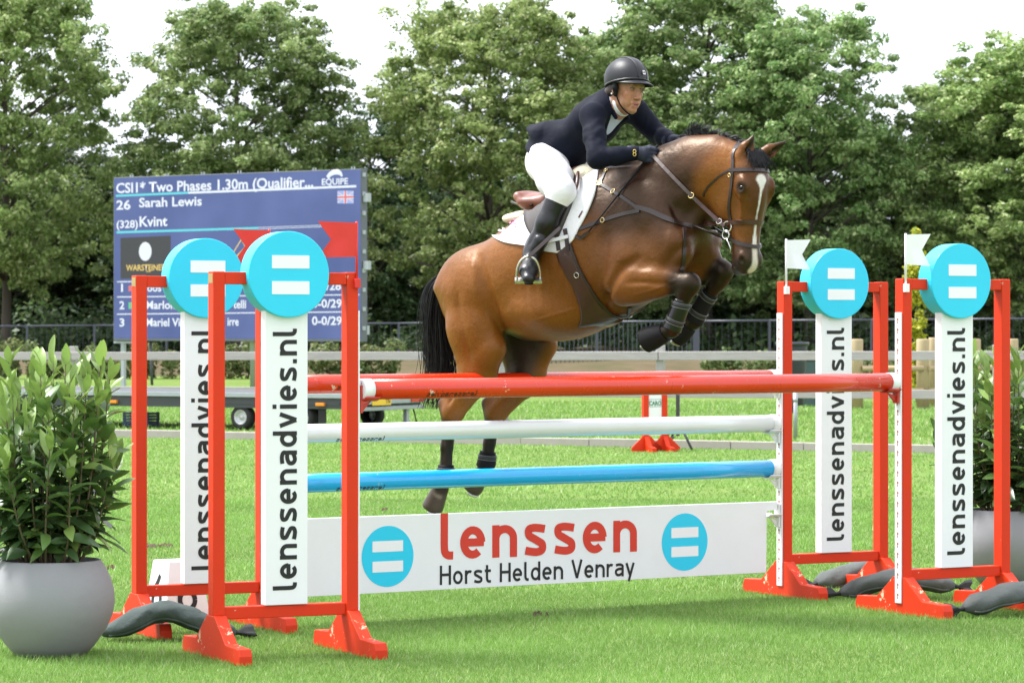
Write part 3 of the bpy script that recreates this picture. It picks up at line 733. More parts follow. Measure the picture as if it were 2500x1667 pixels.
# steel fence with a barred gate
def gx(u, y): return (u - 1250) / FPX * y
ife = empty('steel_fence', (0, 101, 0.0), 0); tag(ife, 'dark grey steel fence in front of the wood', 'fence')
def itop(x): return 1.64 + 0.0072 * x
def iy(x): return -0.18 * x
pts = [gx(u, 101) for u in (-320, -140, 33, 206, 390, 580, 780, 972, 1160, 1290)]
pts2 = [gx(u, 101) for u in (1695, 1870, 2110, 2300, 2500, 2700)]
for x in pts + pts2:
    big = abs(x - gx(1695, 101)) < .01
    mb = MB(); w = 0.10 if big else 0.035; mb.box(x - w, x + w, iy(x) - w, iy(x) + w, 0.2, itop(x) + (0.03 if big else 0)); mb.build('post', IRON, ife)
for seg in (pts, [gx(1290, 101), gx(1456, 101), gx(1695, 101)], pts2):
    for x0, x1 in zip(seg[:-1], seg[1:]):
        mb = MB(); mb.tube([(x0, iy(x0), itop(x0)), (x1, iy(x1), itop(x1))], 0.034, 8); mb.build('top_rail', IRON, ife)
mb = MB()
x = gx(1292, 101)
while x < gx(1690, 101):
    mb.box(x - 0.014, x + 0.014, iy(x) - .014, iy(x) + .014, 0.2, itop(x)); x += 0.14
o = mb.build('bars', IRON, ife); tag(o, kind='stuff')
mb = MB(); xg = gx(1456, 101); mb.box(xg - .05, xg + .05, iy(xg) - .05, iy(xg) + .05, 0.2, itop(xg)); mb.build('gate_post', IRON, ife)
mb = MB()
for seg in (pts, pts2):
    x = seg[0]
    while x < seg[-1]: mb.box(x - .004, x + .004, iy(x) - .004, iy(x) + .004, 0.25, itop(x)); x += 0.20
o = mb.build('mesh_wires', IRON, ife); tag(o, kind='stuff')

# leaf clouds
def leaf_cloud(C, Rr, n, L, W, seed, pal, up=0.5, flat=0.6, shell=0.55):
    """C (m,3) clump centres, Rr (m,3) radii, n leaves per clump; returns quads and tints"""
    r = np.random.default_rng(seed); m = len(C); N = m * n
    d = r.normal(size=(N, 3)); d /= np.linalg.norm(d, axis=1, keepdims=True)
    rad = shell + (1 - shell) * r.random((N, 1)) ** 0.6
    ci = np.repeat(np.arange(m), n)
    P = C[ci] + d * rad * Rr[ci]
    nrm = d * (1 - up) + np.array([0, 0, up]) + r.normal(size=(N, 3)) * 0.45; nrm /= np.linalg.norm(nrm, axis=1, keepdims=True)
    a = r.normal(size=(N, 3)); a[:, 2] -= 0.5
    ax = a - nrm * (a * nrm).sum(1, keepdims=True); ax /= np.linalg.norm(ax, axis=1, keepdims=True) + 1e-9
    sd = np.cross(nrm, ax); s = (0.65 + 0.7 * r.random((N, 1)))
    V = np.stack([P - ax * L / 2 * s, P + sd * W / 2 * s + nrm * W * .12, P + ax * L / 2 * s, P - sd * W / 2 * s + nrm * W * .12], 1)
    pal = np.asarray(pal); cm = r.random((m, 1))[ci]; base = pal[0] * (1 - cm) + pal[1] * cm
    pick = r.random(N) < 0.14; base = np.where(pick[:, None], pal[2], base)
    col = base * (0.75 + 0.5 * r.random((N, 1)))
    return V.reshape(-1, 3), np.arange(N * 4).reshape(-1, 4), np.repeat(col, 4, 0)
FOLI = leaf_mat('broadleaf_foliage', 0.42, 0.5, spec=0.35)
HEDGE_PAL = [(0.10, 0.155, 0.045), (0.17, 0.225, 0.075), (0.26, 0.24, 0.10)]
def hedge(label, x0, x1, y, h, n, seed):
    r = np.random.default_rng(seed); hd = empty('hedge', ((x0 + x1) / 2, y, TZ), 0); tag(hd, label, 'hedge')
    m = int((x1 - x0) * 7); C = np.stack([r.uniform(x0, x1, m) - (x0 + x1) / 2, r.uniform(-.35, .35, m), r.uniform(0.08, h * .85, m)], 1)
    V, F, c = leaf_cloud(C, np.full((m, 3), 0.28) * r.uniform(.7, 1.3, (m, 1)), n, 0.12, 0.07, seed, HEDGE_PAL)
    V[:, 2] = np.maximum(V[:, 2], 0.0)
    o = link_mesh('foliage', np_mesh('foliage', V, F, False, c), FOLI, hd); tag(o, kind='stuff')
    mb = MB()
    for k in range(int((x1 - x0) * 1.2)): 
        xx = r.uniform(x0, x1) - (x0 + x1) / 2; mb.tube([(xx, 0, -.05), (xx + r.uniform(-.2, .2), r.uniform(-.2, .2), h * .7)], [0.03, 0.012], 5)
    tag(mb.build('stems', STEM, hd), kind='stuff')
hedge('low clipped green hedge behind the rail fence at left', -17, -3.2, 88, 0.95, 170, 5)
hedge('low green shrubs behind the rail fence beside the steel gate', 5.2, 9.5, 86, 0.62, 150, 6)
hedge('green hedge growing behind the pine posts at right', 9.9, 17, 86, 0.85, 150, 8)

# LED score screen
SA = Vector((-9.486, 76.4, 0)); SB = Vector((-3.38, 72.0, 0)); SD = (SB - SA).normalized(); SN = Vector((SD.y, -SD.x, 0))
SL = (SB - SA).length; SZ0, SZ1 = 1.25, 5.07
scr = empty('score_screen', ((SA + SB) / 2), math.atan2(SD.y, SD.x)); scr.location.z = TZ
tag(scr, 'large blue outdoor score screen on a steel column behind the fence', 'screen')
def sp(u, v):
    r = Vector(ray(u, v)); d = SN.dot(SA) / SN.dot(r); p = r * d
    return (p - SA).dot(SD) - SL / 2, CAM_Z + p.z - TZ
zz0, zz1 = SZ0 - TZ, SZ1 - TZ
mb = MB(); mb.box(-SL / 2, SL / 2, 0.003, 0.22, zz0 - 0.06, zz1); mb.build('cabinet', mat('cabinet_grey', (0.10, 0.11, 0.13), 0.5), scr, bevel=0.01)
GE = 2 ** -scene.view_settings.exposure
def screen_bg():
    m, nt, b = nodes_of('screen_picture')
    n1 = _ramp(nt, _noise(nt, 0.55, 3, 0.5), 0.35, 0.65); n2 = _noise(nt, 90, 1, 0.5)
    c = _mix(nt, (0.100, 0.145, 0.32), (0.185, 0.245, 0.49), n1)
    c = _mix(nt, c, (0.135, 0.185, 0.41), n2)
    b.inputs['Base Color'].default_value = (0.003, 0.003, 0.004, 1); b.inputs['Roughness'].default_value = 0.9; b.inputs['Specular IOR Level'].default_value = 0.05
    nt.links.new(c, b.inputs['Emission Color']); b.inputs['Emission Strength'].default_value = GE
    return m
mb = MB(); mb.add([(-SL / 2 + .02, 0, zz0), (SL / 2 - .02, 0, zz0), (SL / 2 - .02, 0, zz1 - .02), (-SL / 2 + .02, 0, zz1 - .02)], [(0, 1, 2, 3)])
disp = mb.build('display', screen_bg(), scr)
E_W = emit_mat('screen_white', (0.85, 0.93, 1.0), 1.0 * GE); E_C = emit_mat('screen_cyan', (0.12, 0.72, 0.80), GE); E_K = emit_mat('screen_dark', (0.030, 0.031, 0.036), GE)
E_Y = emit_mat('screen_yellow', (0.85, 0.62, 0.16), GE); E_R = emit_mat('screen_red', (0.75, 0.16, 0.18), GE); E_B = emit_mat('screen_blue', (0.34, 0.48, 0.85), GE); E_G = emit_mat('screen_green', (0.1, 0.6, 0.3), GE)
XR = Matrix.Rotation(math.radians(90), 4, 'X')
def st(body, u, v, u_end, m=E_W, bold=0.012, capx=None):
    """text whose baseline starts at pixel (u, v) and ends at column u_end"""
    x, z = sp(u, v); x1, _ = sp(u_end, v); cap = capx * 73.0 / FPX
    o = font_text('caption', body, 1.0, m, disp, Matrix.Identity(4), 0.022)
    me = o.data; co = np.array([q.co for q in me.vertices]); w = co[:, 0].max() - co[:, 0].min()
    me.transform(Matrix.Translation((x, -0.006, z)) @ Matrix.Diagonal(((x1 - x) / w, 1, cap / 0.70, 1)) @ XR @ Matrix.Translation((-co[:, 0].min(), 0, 0)))
    return o
def line(u0, v0, u1, v1, th, m, y=-0.005, name='rule'):
    (x0, z0), (x1, z1) = sp(u0, v0), sp(u1, v1); t = th * 73 / FPX / 2
    mb = MB(); mb.add([(x0, y, z0 - t), (x1, y, z1 - t), (x1, y, z1 + t), (x0, y, z0 + t)], [(0, 1, 2, 3)]); return mb.build(name, m, disp)
st('CSI1* Two Phases 1.30m (Qualifier...', 284, 471.5, 765, capx=25)
me = bpy.data.objects[-1] if False else None
st('26', 284.5, 512, 319, capx=23); st('Sarah Lewis', 340, 506, 493, capx=23); st('(328)', 285, 557, 337, capx=19); st('Kvint', 341, 553, 409, capx=25)
line(283.5, 478.5, 460, 471, 5.4, E_C); line(460, 471, 870, 455, 5.4, E_W)
line(285, 567.5, 631, 557, 5.6, E_C); line(631, 555.5, 870, 547, 1.2, E_W); line(631, 559.5, 870, 551, 1.2, E_W); line(869, 547, 870.2, 551, 4, E_W)
st('EQUIPE', 786, 452, 850, capx=15)
mb = MB(); arcp = [Vector((sp(u, v)[0], -0.006, sp(u, v)[1])) for (u, v) in ((800, 434), (806, 426), (815, 421), (825, 420), (832, 424), (836, 431))]
mb.tube(arcp, [0.05, 0.05, 0.06, 0.06, 0.045, 0.02], 6, flat=0.1); mb.build('logo', E_W, disp)
# union flag
fx = [sp(824, 466), sp(863.5, 466), sp(863.5, 497), sp(824, 497)]
def quad(pts, m, y, name): 
    mb = MB(); mb.add([(p[0], y, p[1]) for p in pts], [tuple(range(len(pts) - 1, -1, -1))]); return mb.build(name, m, disp)
quad(fx, E_B, -0.004, 'nation_flag'); (xa_, za_), (xb_, zb_) = fx[3], fx[1]; fw, fh = xb_ - xa_, zb_ - za_
def fr(x0, x1, z0, z1, m, y): quad([(xa_ + fw * x0, za_ + fh * z1), (xa_ + fw * x1, za_ + fh * z1), (xa_ + fw * x1, za_ + fh * z0), (xa_ + fw * x0, za_ + fh * z0)], m, y, 'flag_cross')
for (p, q) in (((0, 0), (1, 1)), ((0, 1), (1, 0))):
    for (wd, m, y) in ((0.10, E_W, -0.0045), (0.04, E_R, -0.005)):
        quad([(xa_ + fw * p[0], za_ + fh * (p[1] + (wd if p[1] == 0 else 0))), (xa_ + fw * q[0], za_ + fh * (q[1] + (0 if q[1] == 1 else wd))), (xa_ + fw * q[0], za_ + fh * (q[1] - (wd if q[1] == 1 else 0))), (xa_ + fw * p[0], za_ + fh * (p[1] - (wd if p[1] == 1 else 0)))], m, y - (0.0004 if p[1] else 0), 'flag_cross')
fr(0.40, 0.60, 0, 1, E_W, -0.0056); fr(0, 1, 0.36, 0.64, E_W, -0.006); fr(0.44, 0.56, 0, 1, E_R, -0.0064); fr(0, 1, 0.42, 0.58, E_R, -0.0068)
# advertising panel
quad([sp(294.5, 581), sp(417, 575.5), sp(417, 679), sp(294.5, 681)], E_K, -0.004, 'advert'); 
cx_, cz_ = sp(355, 614); mb = MB(); mb.add([(cx_ + 0.20 * math.cos(k * math.pi / 16) , -0.006, cz_ + 0.222 * math.sin(k * math.pi / 16)) for k in range(32)], [tuple(range(32))]); mb.build('logo', E_W, disp)
st('WARSTEINER', 308, 661, 405, E_Y, capx=15)
line(357, 663, 368, 663, 2, E_Y)
for (a, b, c, d) in ((568, 620, 590, 584), (590, 584, 600, 604), (600, 604, 572, 632)):
    line(a, b, c, d, 5, E_Y, -0.0055, 'logo')
for (v0, v1, a, nm, s) in ((688, 684, '1', None, None), (725, 719.5, '2', 'Marlon', '0-0/29'), (767, 761, '3', 'Mariel Vi', '0-0/29')):
    line(286, v0, 878, v1, 2.6, E_W)
for (vv, a, bits) in ((712, '1', (('oos', 360, 394), ('/28', 796, 833))), (754.5, '2', (('Marlon', 357, 428), ('telli', 570, 601), ('0-0/29', 762, 835))), (796.5, '3', (('Mariel Vi', 357, 440), ('irre', 556, 583), ('0-0/29', 762, 835)))):
    st(a, 292 if a != '1' else 296, vv, 304 if a != '1' else 300.5, capx=20)
    for (tx, u0, u1) in bits: st(tx, u0, vv - (u0 - 290) * 0.008, u1, capx=20)
quad([sp(314, 738), sp(330, 738), sp(330, 754), sp(314, 754)], E_G, -0.004, 'nation_flag'); quad([sp(314, 697), sp(330, 697), sp(330, 711), sp(314, 711)], E_R, -0.004, 'nation_flag')
for k in range(9):
    mb = MB(); z = zz0 + 0.2 + k * 0.43; mb.box(SL / 2 + 0.002, SL / 2 + 0.05, 0.03, 0.10, z, z + 0.09); mb.build('clamp', GALV, scr)
for k in range(7):
    mb = MB(); x = -SL / 2 + 0.5 + k * 1.12
    for q in (-.04, .04): mb.box(x + q - .012, x + q + .012, .08, .10, zz1 - .005, zz1 + .06)
    tag(mb.build('top_bolts', GALV, scr), kind='stuff')
for zz in (zz1 - 0.75, zz0 + 1.55):
    mb = MB(); mb.box(SL / 2 + .003, SL / 2 + .16, .05, .16, zz, zz + .2); mb.build('junction_box', GALV, scr, bevel=.01)
xp, _ = sp(596, 860); mb = MB(); mb.tube([(xp + 0.1, 0.30, -0.05), (xp + 0.1, 0.30, zz0 + 2.5)], 0.135, 18); mb.build('column', GALV, scr)
mb = MB(); mb.box(-SL / 2, SL / 2, 0.2, 0.3, zz0 + .1, zz0 + .3); mb.build('back_beam', GALV, scr)
xs_, _ = sp(360, 860)
mb = MB(); mb.tube([(xs_, .1, zz0), (xs_ + .03, .1, .5), (xs_ + .1, .05, 0.05)], 0.035, 6); mb.build('cable', DARKST, scr)
for uu in (293,):
    x_, _ = sp(uu, 860); mb = MB(); mb.box(x_ - .25, x_ + .4, .05, .2, zz0 - .12, zz0 - .07); mb.box(x_ - .05, x_ + .05, .08, .16, -0.02, zz0 - .07); mb.build('side_support', GALV, scr)

# flat-bed trailer
tr = empty('flatbed_trailer', tuple(kp(-2.4, 2.05, TZ)), math.atan2(KD.y, KD.x)); tag(tr, 'low flat-bed trailer with silver deck edge parked behind the kerb', 'trailer')
W2 = 1.05; xr = 3.17; xl = -3.2; x_off = 2.4
mb = MB(); mb.box(xl, xr, -W2, W2, 0.445, 0.512); mb.build('deck', DARKST, tr, bevel=0.008)
mb = MB(); mb.box(xl + .02, xr - .02, -W2 + .02, W2 - .02, 0.305, 0.444); mb.build('chassis', DARKST, tr)
for (x0, x1) in ((xl, xl + 0.0 + 2.1), (xl + 2.1, xl + 4.2), (xl + 4.2, xr)):
    mb = MB(); mb.box(x0 + .004, x1 - .004, -W2 - .012, -W2 - .001, 0.455, 0.515); mb.build('side_profile', GALV, tr, bevel=.003)
mb = MB(); mb.box(-2.9, -1.5, -.9, -.3, 0.16, 0.304); mb.build('tool_box', mat('olive_box', (0.05, 0.06, 0.04), .7), tr, bevel=.02)
for x in (-1.02 + x_off, 0.0 + x_off):
    for y in (-W2 + .12, W2 - .12):
        wl_ = empty('wheel_hub', (x, y, 0.172)); wl_.parent = tr
        bpy.data.objects.remove(wl_)
        s_ = -1 if y < 0 else 1; M = Matrix.Translation((x, y, 0.172)) @ Matrix.Rotation(math.radians(90) * -s_, 4, 'X')
        mb = MB(); mb.lathe([(0.100, -.085), (0.135, -.088), (0.163, -.075), (0.172, -.04), (0.172, .04), (0.163, .075), (0.135, .088), (0.104, .080)], 28, M); ty = mb.build('tyre', RUBBER, tr)
        mb = MB(); mb.lathe([(0.104, .080), (0.100, .084), (0.090, .06), (0.080, .035), (0.050, .03), (0.030, .045), (0.028, .06), (0.0, .062)], 24, M); mb.build('rim', ALU, ty)
mb = MB(); mb.box(-0.62 + x_off - .95, -.62 + x_off + 1.25, -W2 + .01, -W2 + .24, 0.36, 0.40); mb.build('mudguard', DARKST, tr)
mb = MB(); mb.box(2.66, 2.78, -W2 + .05, -W2 + .07, 0.10, 0.36); mb.build('mud_flap', RUBBER, tr)
ORANGE = mat('orange_lens', (0.75, 0.25, 0.01), 0.3, 0.05); REDL = mat('red_lens', (0.55, 0.03, 0.02), 0.25, 0.05)
for u in (280, 786):
    for t_ in np.linspace(-3.2, 3.2, 300):
        w_ = kp(t_ - 2.4, 1.0); 
        if abs((w_.x / w_.y * FPX + 1250) - u) < 4: break
    mb = MB(); mb.box(t_ - .07, t_ + .07, -W2 - .03, -W2 + .018, 0.345, 0.39); mb.build('side_marker', ORANGE, tr, bevel=.006)
mb = MB(); mb.box(xr + .002, xr + .05, -W2, W2, 0.36, 0.47); mb.build('rear_beam', GALV, tr, bevel=.006)
mb = MB(); mb.box(xr - .02, xr + .03, -W2, W2, 0.27, 0.325); mb.build('bumper', GALV, tr, bevel=.006)
mb = MB(); mb.box(xr + .051, xr + .07, 0.62, 0.98, 0.375, 0.455); mb.build('tail_light', REDL, tr, bevel=.004)
mb = MB(); mb.box(xr + .051, xr + .07, -0.98, -0.62, 0.375, 0.455); mb.build('tail_light', REDL, tr, bevel=.004)
mb = MB(); mb.box(xr + .051, xr + .058, -0.48, 0.04, 0.345, 0.455); pl = mb.build('number_plate', mat('yellow_plate', (0.75, 0.48, 0.02), .4), tr)
font_text('plate_text', 'TN', 0.10, PRINT_BLACK, pl, Matrix.Translation((xr + .0595, 0.02, 0.365)) @ Matrix.Rotation(math.radians(90), 4, 'Z') @ XR, .002, 'RIGHT')
mb = MB(); mb.box(xr - .08, xr - .02, 0.62, 0.70, 0.0, 0.275); mb.build('support_leg', GALV, tr, bevel=.004)
mb = MB(); mb.tube([(xr - .05, .85, .3), (xr + .0, .9, .02)], .012, 6); mb.build('strap', RUBBER, tr)
mb = MB(); mb.tube([(xl, 0, .38), (xl - 1.2, 0, .42)], .05, 8); mb.build('drawbar', GALV, tr)
# blue crate under the trailer
cr = empty('plastic_crate', tuple(kp(-2.92, 1.35, TZ)), math.atan2(KD.y, KD.x)); tag(cr, 'dark blue plastic crate on the grass under the trailer', 'crate')
BLUEC = mat('blue_crate_plastic', (0.012, 0.035, 0.085), .45)
mb = MB()
for k in range(5): mb.box(-.22, .22, -.15, -.138, .01 + k * .042, .04 + k * .042); mb.box(-.22, .22, .138, .15, .01 + k * .042, .04 + k * .042); mb.box(-.22, -.208, -.137, .137, .01 + k * .042, .04 + k * .042); mb.box(.208, .22, -.137, .137, .01 + k * .042, .04 + k * .042)
for (sx, sy) in ((-1, -1), (1, -1), (-1, 1), (1, 1)): mb.box(sx * .20 - .017, sx * .20 + .017, sy * .134 - .014, sy * .134 + .014, 0.002, .215)
mb.box(-.2, .2, -.13, .13, 0.004, .012); tag(mb.build('crate_body', BLUEC, cr), kind='stuff')

# small spare wing with a green printed word, and a dark folding trestle
cw = empty('small_wing', (gx(1598, 40.0), 40.0, 0), math.radians(20)); tag(cw, 'small red stand with a white printed board in front of the kerb', 'jump wing')
mb = MB()
for x in (-.125, .125):
    mb = MB(); mb.box(x - .036, x + .036, -.035, .035, .20, .80); mb.build('post', RED, cw, bevel=.004)
    mb = MB(); mb.prism([(-.30, 0), (.30, 0), (.30, .05), (.15, .07), (.04, .2), (-.04, .2), (-.15, .07), (-.30, .05)], x - .03, x + .03, 'yz'); mb.build('foot', RED, cw)
for x in (-.125, .125):
    mb = MB(); mb.prism([(x - .20, 0.0), (x + .20, 0.0), (x + .20, .05), (x + .04, .2), (x - .04, .2), (x - .20, .05)], -.036, -.05, 'xz'); mb.build('foot_plate', RED, cw)
mb = MB(); mb.box(-.088, .088, -.02, .02, .20, .79); cp_ = mb.build('board', WHITE_CLEAN, cw)
GREEN = mat('green_print', (0.01, 0.20, 0.09), .5)
font_text('lettering', 'CARO', 0.072, GREEN, cp_, Matrix.Translation((0, -.0225, .575)) @ XR, .003, 'CENTER', 0.8)
for (a, b, c, d) in ((-.08, .08, .645, .650), (-.08, .08, .555, .560), (-.08, -.076, .56, .645), (.076, .08, .56, .645)):
    mb = MB(); mb.box(a, b, -.0225, -.0205, c, d); mb.build('border', GREEN, cp_)
ts = empty('folding_trestle', (gx(1655, 40.3), 40.3, 0), math.radians(-12)); tag(ts, 'dark grey folding stand with splayed legs beside the small red wing', 'stand')
mb = MB(); mb.box(-.022, .022, -.022, .022, .18, .86); mb.build('pole', DARKST, ts)
for (dx, dy) in ((-.24, -.1), (.2, -.12), (.14, .2), (-.16, .2)):
    mb = MB(); mb.tube([(0, 0, .30), (dx * .5, dy * .5, .2), (dx, dy, .015)], .016, 6); mb.build('leg', DARKST, ts)
mb = MB(); mb.tube([(-.22, -.1, .03), (-.05, 0, .17)], .012, 6); mb.build('brace', DARKST, ts)

# short steel tube, bin, cabinet, pine fence
tb = empty('steel_tube_post', (gx(1942, 41.5), 41.5, TZ)); tag(tb, 'thin galvanised tube post on the terrace behind the rear right wing', 'post')
mb = MB(); mb.tube([(0, 0, -.02), (0, 0, .60)], .027, 12); mb.build('tube', GALV, tb); mb = MB(); mb.tube([(0, 0, .48), (0, 0, .53)], .031, 12); mb.build('collar', GALV, tb)
bn = empty('rubbish_bin', (gx(1934, 54), 54, TZ)); tag(bn, 'black rubbish bin with a flared top behind the rail fence', 'bin')
BINM = mat('bin_black', (0.028, 0.032, 0.042), .45)
mb = MB(); mb.lathe([(0.0, .12), (.19, .12), (.20, .14), (.205, .62), (.225, .70), (.25, 1.02), (.255, 1.11)], 24); mb.build('barrel', BINM, bn)
mb = MB(); mb.lathe([(.255, 1.11), (.285, 1.13), (.29, 1.16), (.28, 1.18), (.25, 1.175), (.245, 1.12), (0, 1.1)], 24); mb.build('rim', BINM, bn)
mb = MB(); mb.tube([(0, 0, 0), (0, 0, .12)], .06, 10); mb.build('foot', BINM, bn)
cb = empty('utility_cabinet', (gx(1990, 58), 58, TZ)); tag(cb, 'dark green utility cabinet behind the rail fence', 'cabinet')
mb = MB(); mb.box(-.22, .25, -.15, .15, 0, .82); mb.build('box', mat('cabinet_green', (0.045, 0.085, 0.085), .5), cb, bevel=.01); mb = MB(); mb.box(-.24, .27, -.17, .17, .822, .86); mb.build('lid', BINM, cb, bevel=.01)
pf = empty('pine_post_fence', (gx(2230, 57), 57, TZ), math.radians(0)); tag(pf, 'pale round pine posts joined by a thin rail at right', 'fence')
x_c = gx(2230, 57)
for (u, dy, w, h) in ((2090, 0, .125, 1.22), (2253, .0, .115, 1.22), (2279, 1.2, .09, 1.24), (2378, 0.6, .12, 1.22), (2470, 1.2, .12, 1.22)):
    x = gx(u, 57 + dy) - x_c; mb = MB(); mb.tube([(x, dy, -.05), (x, dy, h - .02), (x, dy, h)], [w, w, w * .9], 14); mb.build('post', PINE, pf)
for (u0, u1, d0, d1) in ((2090, 2253, 0, 0), (2253, 2378, 0, .6), (2378, 2470, .6, 1.2)):
    mb = MB(); mb.tube([(gx(u0, 57) - x_c + .1, d0 - .12, .70), (gx(u1, 57) - x_c, d1 - .12, .70)], .05, 10); mb.build('rail', PINE, pf)
    mb = MB(); mb.tube([(gx(u0, 57) - x_c + .1, d0 - .12, .30), (gx(u1, 57) - x_c, d1 - .12, .30)], .05, 10); mb.build('rail', PINE, pf)

# ---------------------------------------------------------------- trees
BARK = mat('tree_bark', (0.075, 0.063, 0.048), 0.9, 0.3, 4, bump=0.6, bscale=12, stretch=(3, 3, 0.6))
def make_tree(seed, H, R, zb, pal, nclump, nleaf, L=0.17, W=0.10, trunk_r=0.20):
    """crown and trunk meshes, base at the origin"""
    r = np.random.default_rng(seed)
    C = []; RR = []
    lobes = [(r.uniform(0, 6.28), r.uniform(0.1, 0.95), r.uniform(.10, .34)) for _ in range(12)]
    while len(C) < nclump:
        t = r.random() ** 0.85; a = r.uniform(0, 2 * np.pi)
        prof = math.sqrt(max(0.0, 1 - (max(0, t - 0.34) / 0.70) ** 2.3)) * (0.66 + 0.34 * min(1, t / 0.25))
        lob = 0.92 + sum(w * math.exp(-((math.remainder(a - la, 2 * math.pi)) ** 2) / .25 - ((t - lt) ** 2) / .014) for la, lt, w in lobes)
        rad = R * prof * lob * (0.35 + 0.65 * r.random() ** 0.4); cz = zb + (H - zb) * t - 0.12 * rad
        out = np.array([math.cos(a), math.sin(a), 0.12])
        for q in range(r.integers(5, 9)):          # a bough: several leafy sprays hanging round its end
            o_ = r.normal(size=3) * [.55, .55, .34] + out * r.uniform(-.6, .5)
            C.append((rad * out[0] + o_[0], rad * out[1] + o_[1], cz + o_[2])); s = r.uniform(.20, .46); RR.append((s * 1.15, s * 1.15, s * .70))
    C = np.array(C); RR = np.array(RR)
    V, F, c = leaf_cloud(C, RR, nleaf, L, W, seed + 1, pal, up=0.58, shell=0.25)
    crown = np_mesh('crown', V, F, False, c); crown.materials.append(FOLI)
    mb = MB(); mb.tube([(0, 0, -.3), (0.0, 0, .6), (0.05, .03, zb), (.1 * math.sin(seed), 0, zb + (H - zb) * .45), (0, .1, zb + (H - zb) * .86)], [trunk_r * 1.25, trunk_r, trunk_r * .88, trunk_r * .5, .04], 10)
    for k in r.choice(len(C), min(len(C), 46), replace=False):
        p = C[k]; z0 = max(zb * .9, min(p[2] - .5 * math.hypot(p[0], p[1]) - .3, H * .8)); 
        f = 1 - z0 / H
        mb.tube([(0, 0, z0), (p[0] * .5, p[1] * .5, (z0 + p[2]) / 2 + .15), tuple(p)], [trunk_r * .42 * f + .02, trunk_r * .22 * f + .012, .012], 6)
    tm = bpy.data.meshes.new('trunk'); tm.from_pydata(mb.V, [], mb.F); tm.polygons.foreach_set('use_smooth', np.ones(len(mb.F), bool)); tm.update(); tm.materials.append(BARK)
    return crown, tm
PAL_A = [(0.165, 0.245, 0.065), (0.330, 0.415, 0.145), (0.50, 0.53, 0.27)]
PAL_B = [(0.150, 0.265, 0.078), (0.295, 0.415, 0.155), (0.46, 0.53, 0.27)]
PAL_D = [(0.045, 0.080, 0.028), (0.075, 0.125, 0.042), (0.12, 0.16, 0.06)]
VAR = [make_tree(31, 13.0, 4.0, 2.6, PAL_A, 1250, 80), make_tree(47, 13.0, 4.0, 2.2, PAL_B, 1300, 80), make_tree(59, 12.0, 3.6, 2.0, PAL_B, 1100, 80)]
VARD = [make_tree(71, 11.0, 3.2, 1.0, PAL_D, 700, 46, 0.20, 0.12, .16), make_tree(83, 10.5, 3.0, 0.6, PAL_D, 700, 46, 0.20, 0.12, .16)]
def plant_tree(name, label, var, u, y, top, width, group, rz):
    H0 = max(v.co.z for v in var[0].vertices); W0 = var[2]
    s = top / H0
    t = empty(name, (gx(u, y), y, 0.75), rz); tag(t, label, 'tree', group)
    t.scale = (width, width, (top - .75) / H0)
    for nm, me in (('crown', var[0]), ('trunk', var[1])):
        o = bpy.data.objects.new(nm, me); COL.objects.link(o); o.parent = t
    return t
VAR = [(c, t, None) for c, t in VAR]; VARD = [(c, t, None) for c, t in VARD]
def topz(v, y): return CAM_Z + (V0 - v) / FPX * y
G1 = 'tall leafy trees along the far side'
for (u, y, v, w, k, rz, lab) in (
    (15, 108, -130, 0.86, 0, 0.4, 'tall leafy tree cut by the left picture edge'),
    (580, 107, -25, 0.92, 1, 1.2, 'tall spreading tree standing behind the score screen'),
    (1195, 108, -60, 0.90, 0, 2.9, 'tall tree between the score screen and the rider'),
    (1725, 110, -90, 1.0, 1, 4.4, 'tall tree directly behind the rider and horse head'),
    (1975, 107, 10, 0.88, 2, 0.9, 'pale green tree above the rear right wing'),
    (2335, 108, 185, 0.82, 2, 3.0, 'shorter tree above the farthest right wing'),
    (2560, 106, 60, 0.95, 0, 5.2, 'tree cut by the right picture edge'),
    (1480, 116, 70, 0.8, 2, 5.0, 'narrow tree showing behind the rider\'s helmet')):
    plant_tree('leafy_tree', lab, VAR[k], u, y, topz(v, y), w, G1, rz)
G2 = 'dark trees of the wood behind'
rr_ = random.Random(5)
dark = [(-120, 122, 280, 1.1), (110, 124, 330, 1.0), (290, 126, 318, 1.0), (430, 123, 340, 1.0), (720, 124, 360, 1.0), (900, 121, 225, 0.85), (1010, 126, 330, 0.9), (1330, 125, 230, 1.0), (1560, 124, 140, 1.0), (1850, 126, 150, 1.0), (2090, 124, 300, 1.0), (2230, 126, 330, 0.9), (2420, 123, 260, 1.0), (2640, 124, 180, 1.0)]
dark += [(u, 134 + (i % 3) * 4, 380 + (i * 37) % 90, 1.15) for i, u in enumerate(range(-180, 2750, 150))]
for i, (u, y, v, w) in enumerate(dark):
    plant_tree('dark_tree', 'dark tree in the shady wood behind the row of tall trees', VARD[i % 2], u, y, topz(v, y), w, G2, rr_.uniform(0, 6.28))
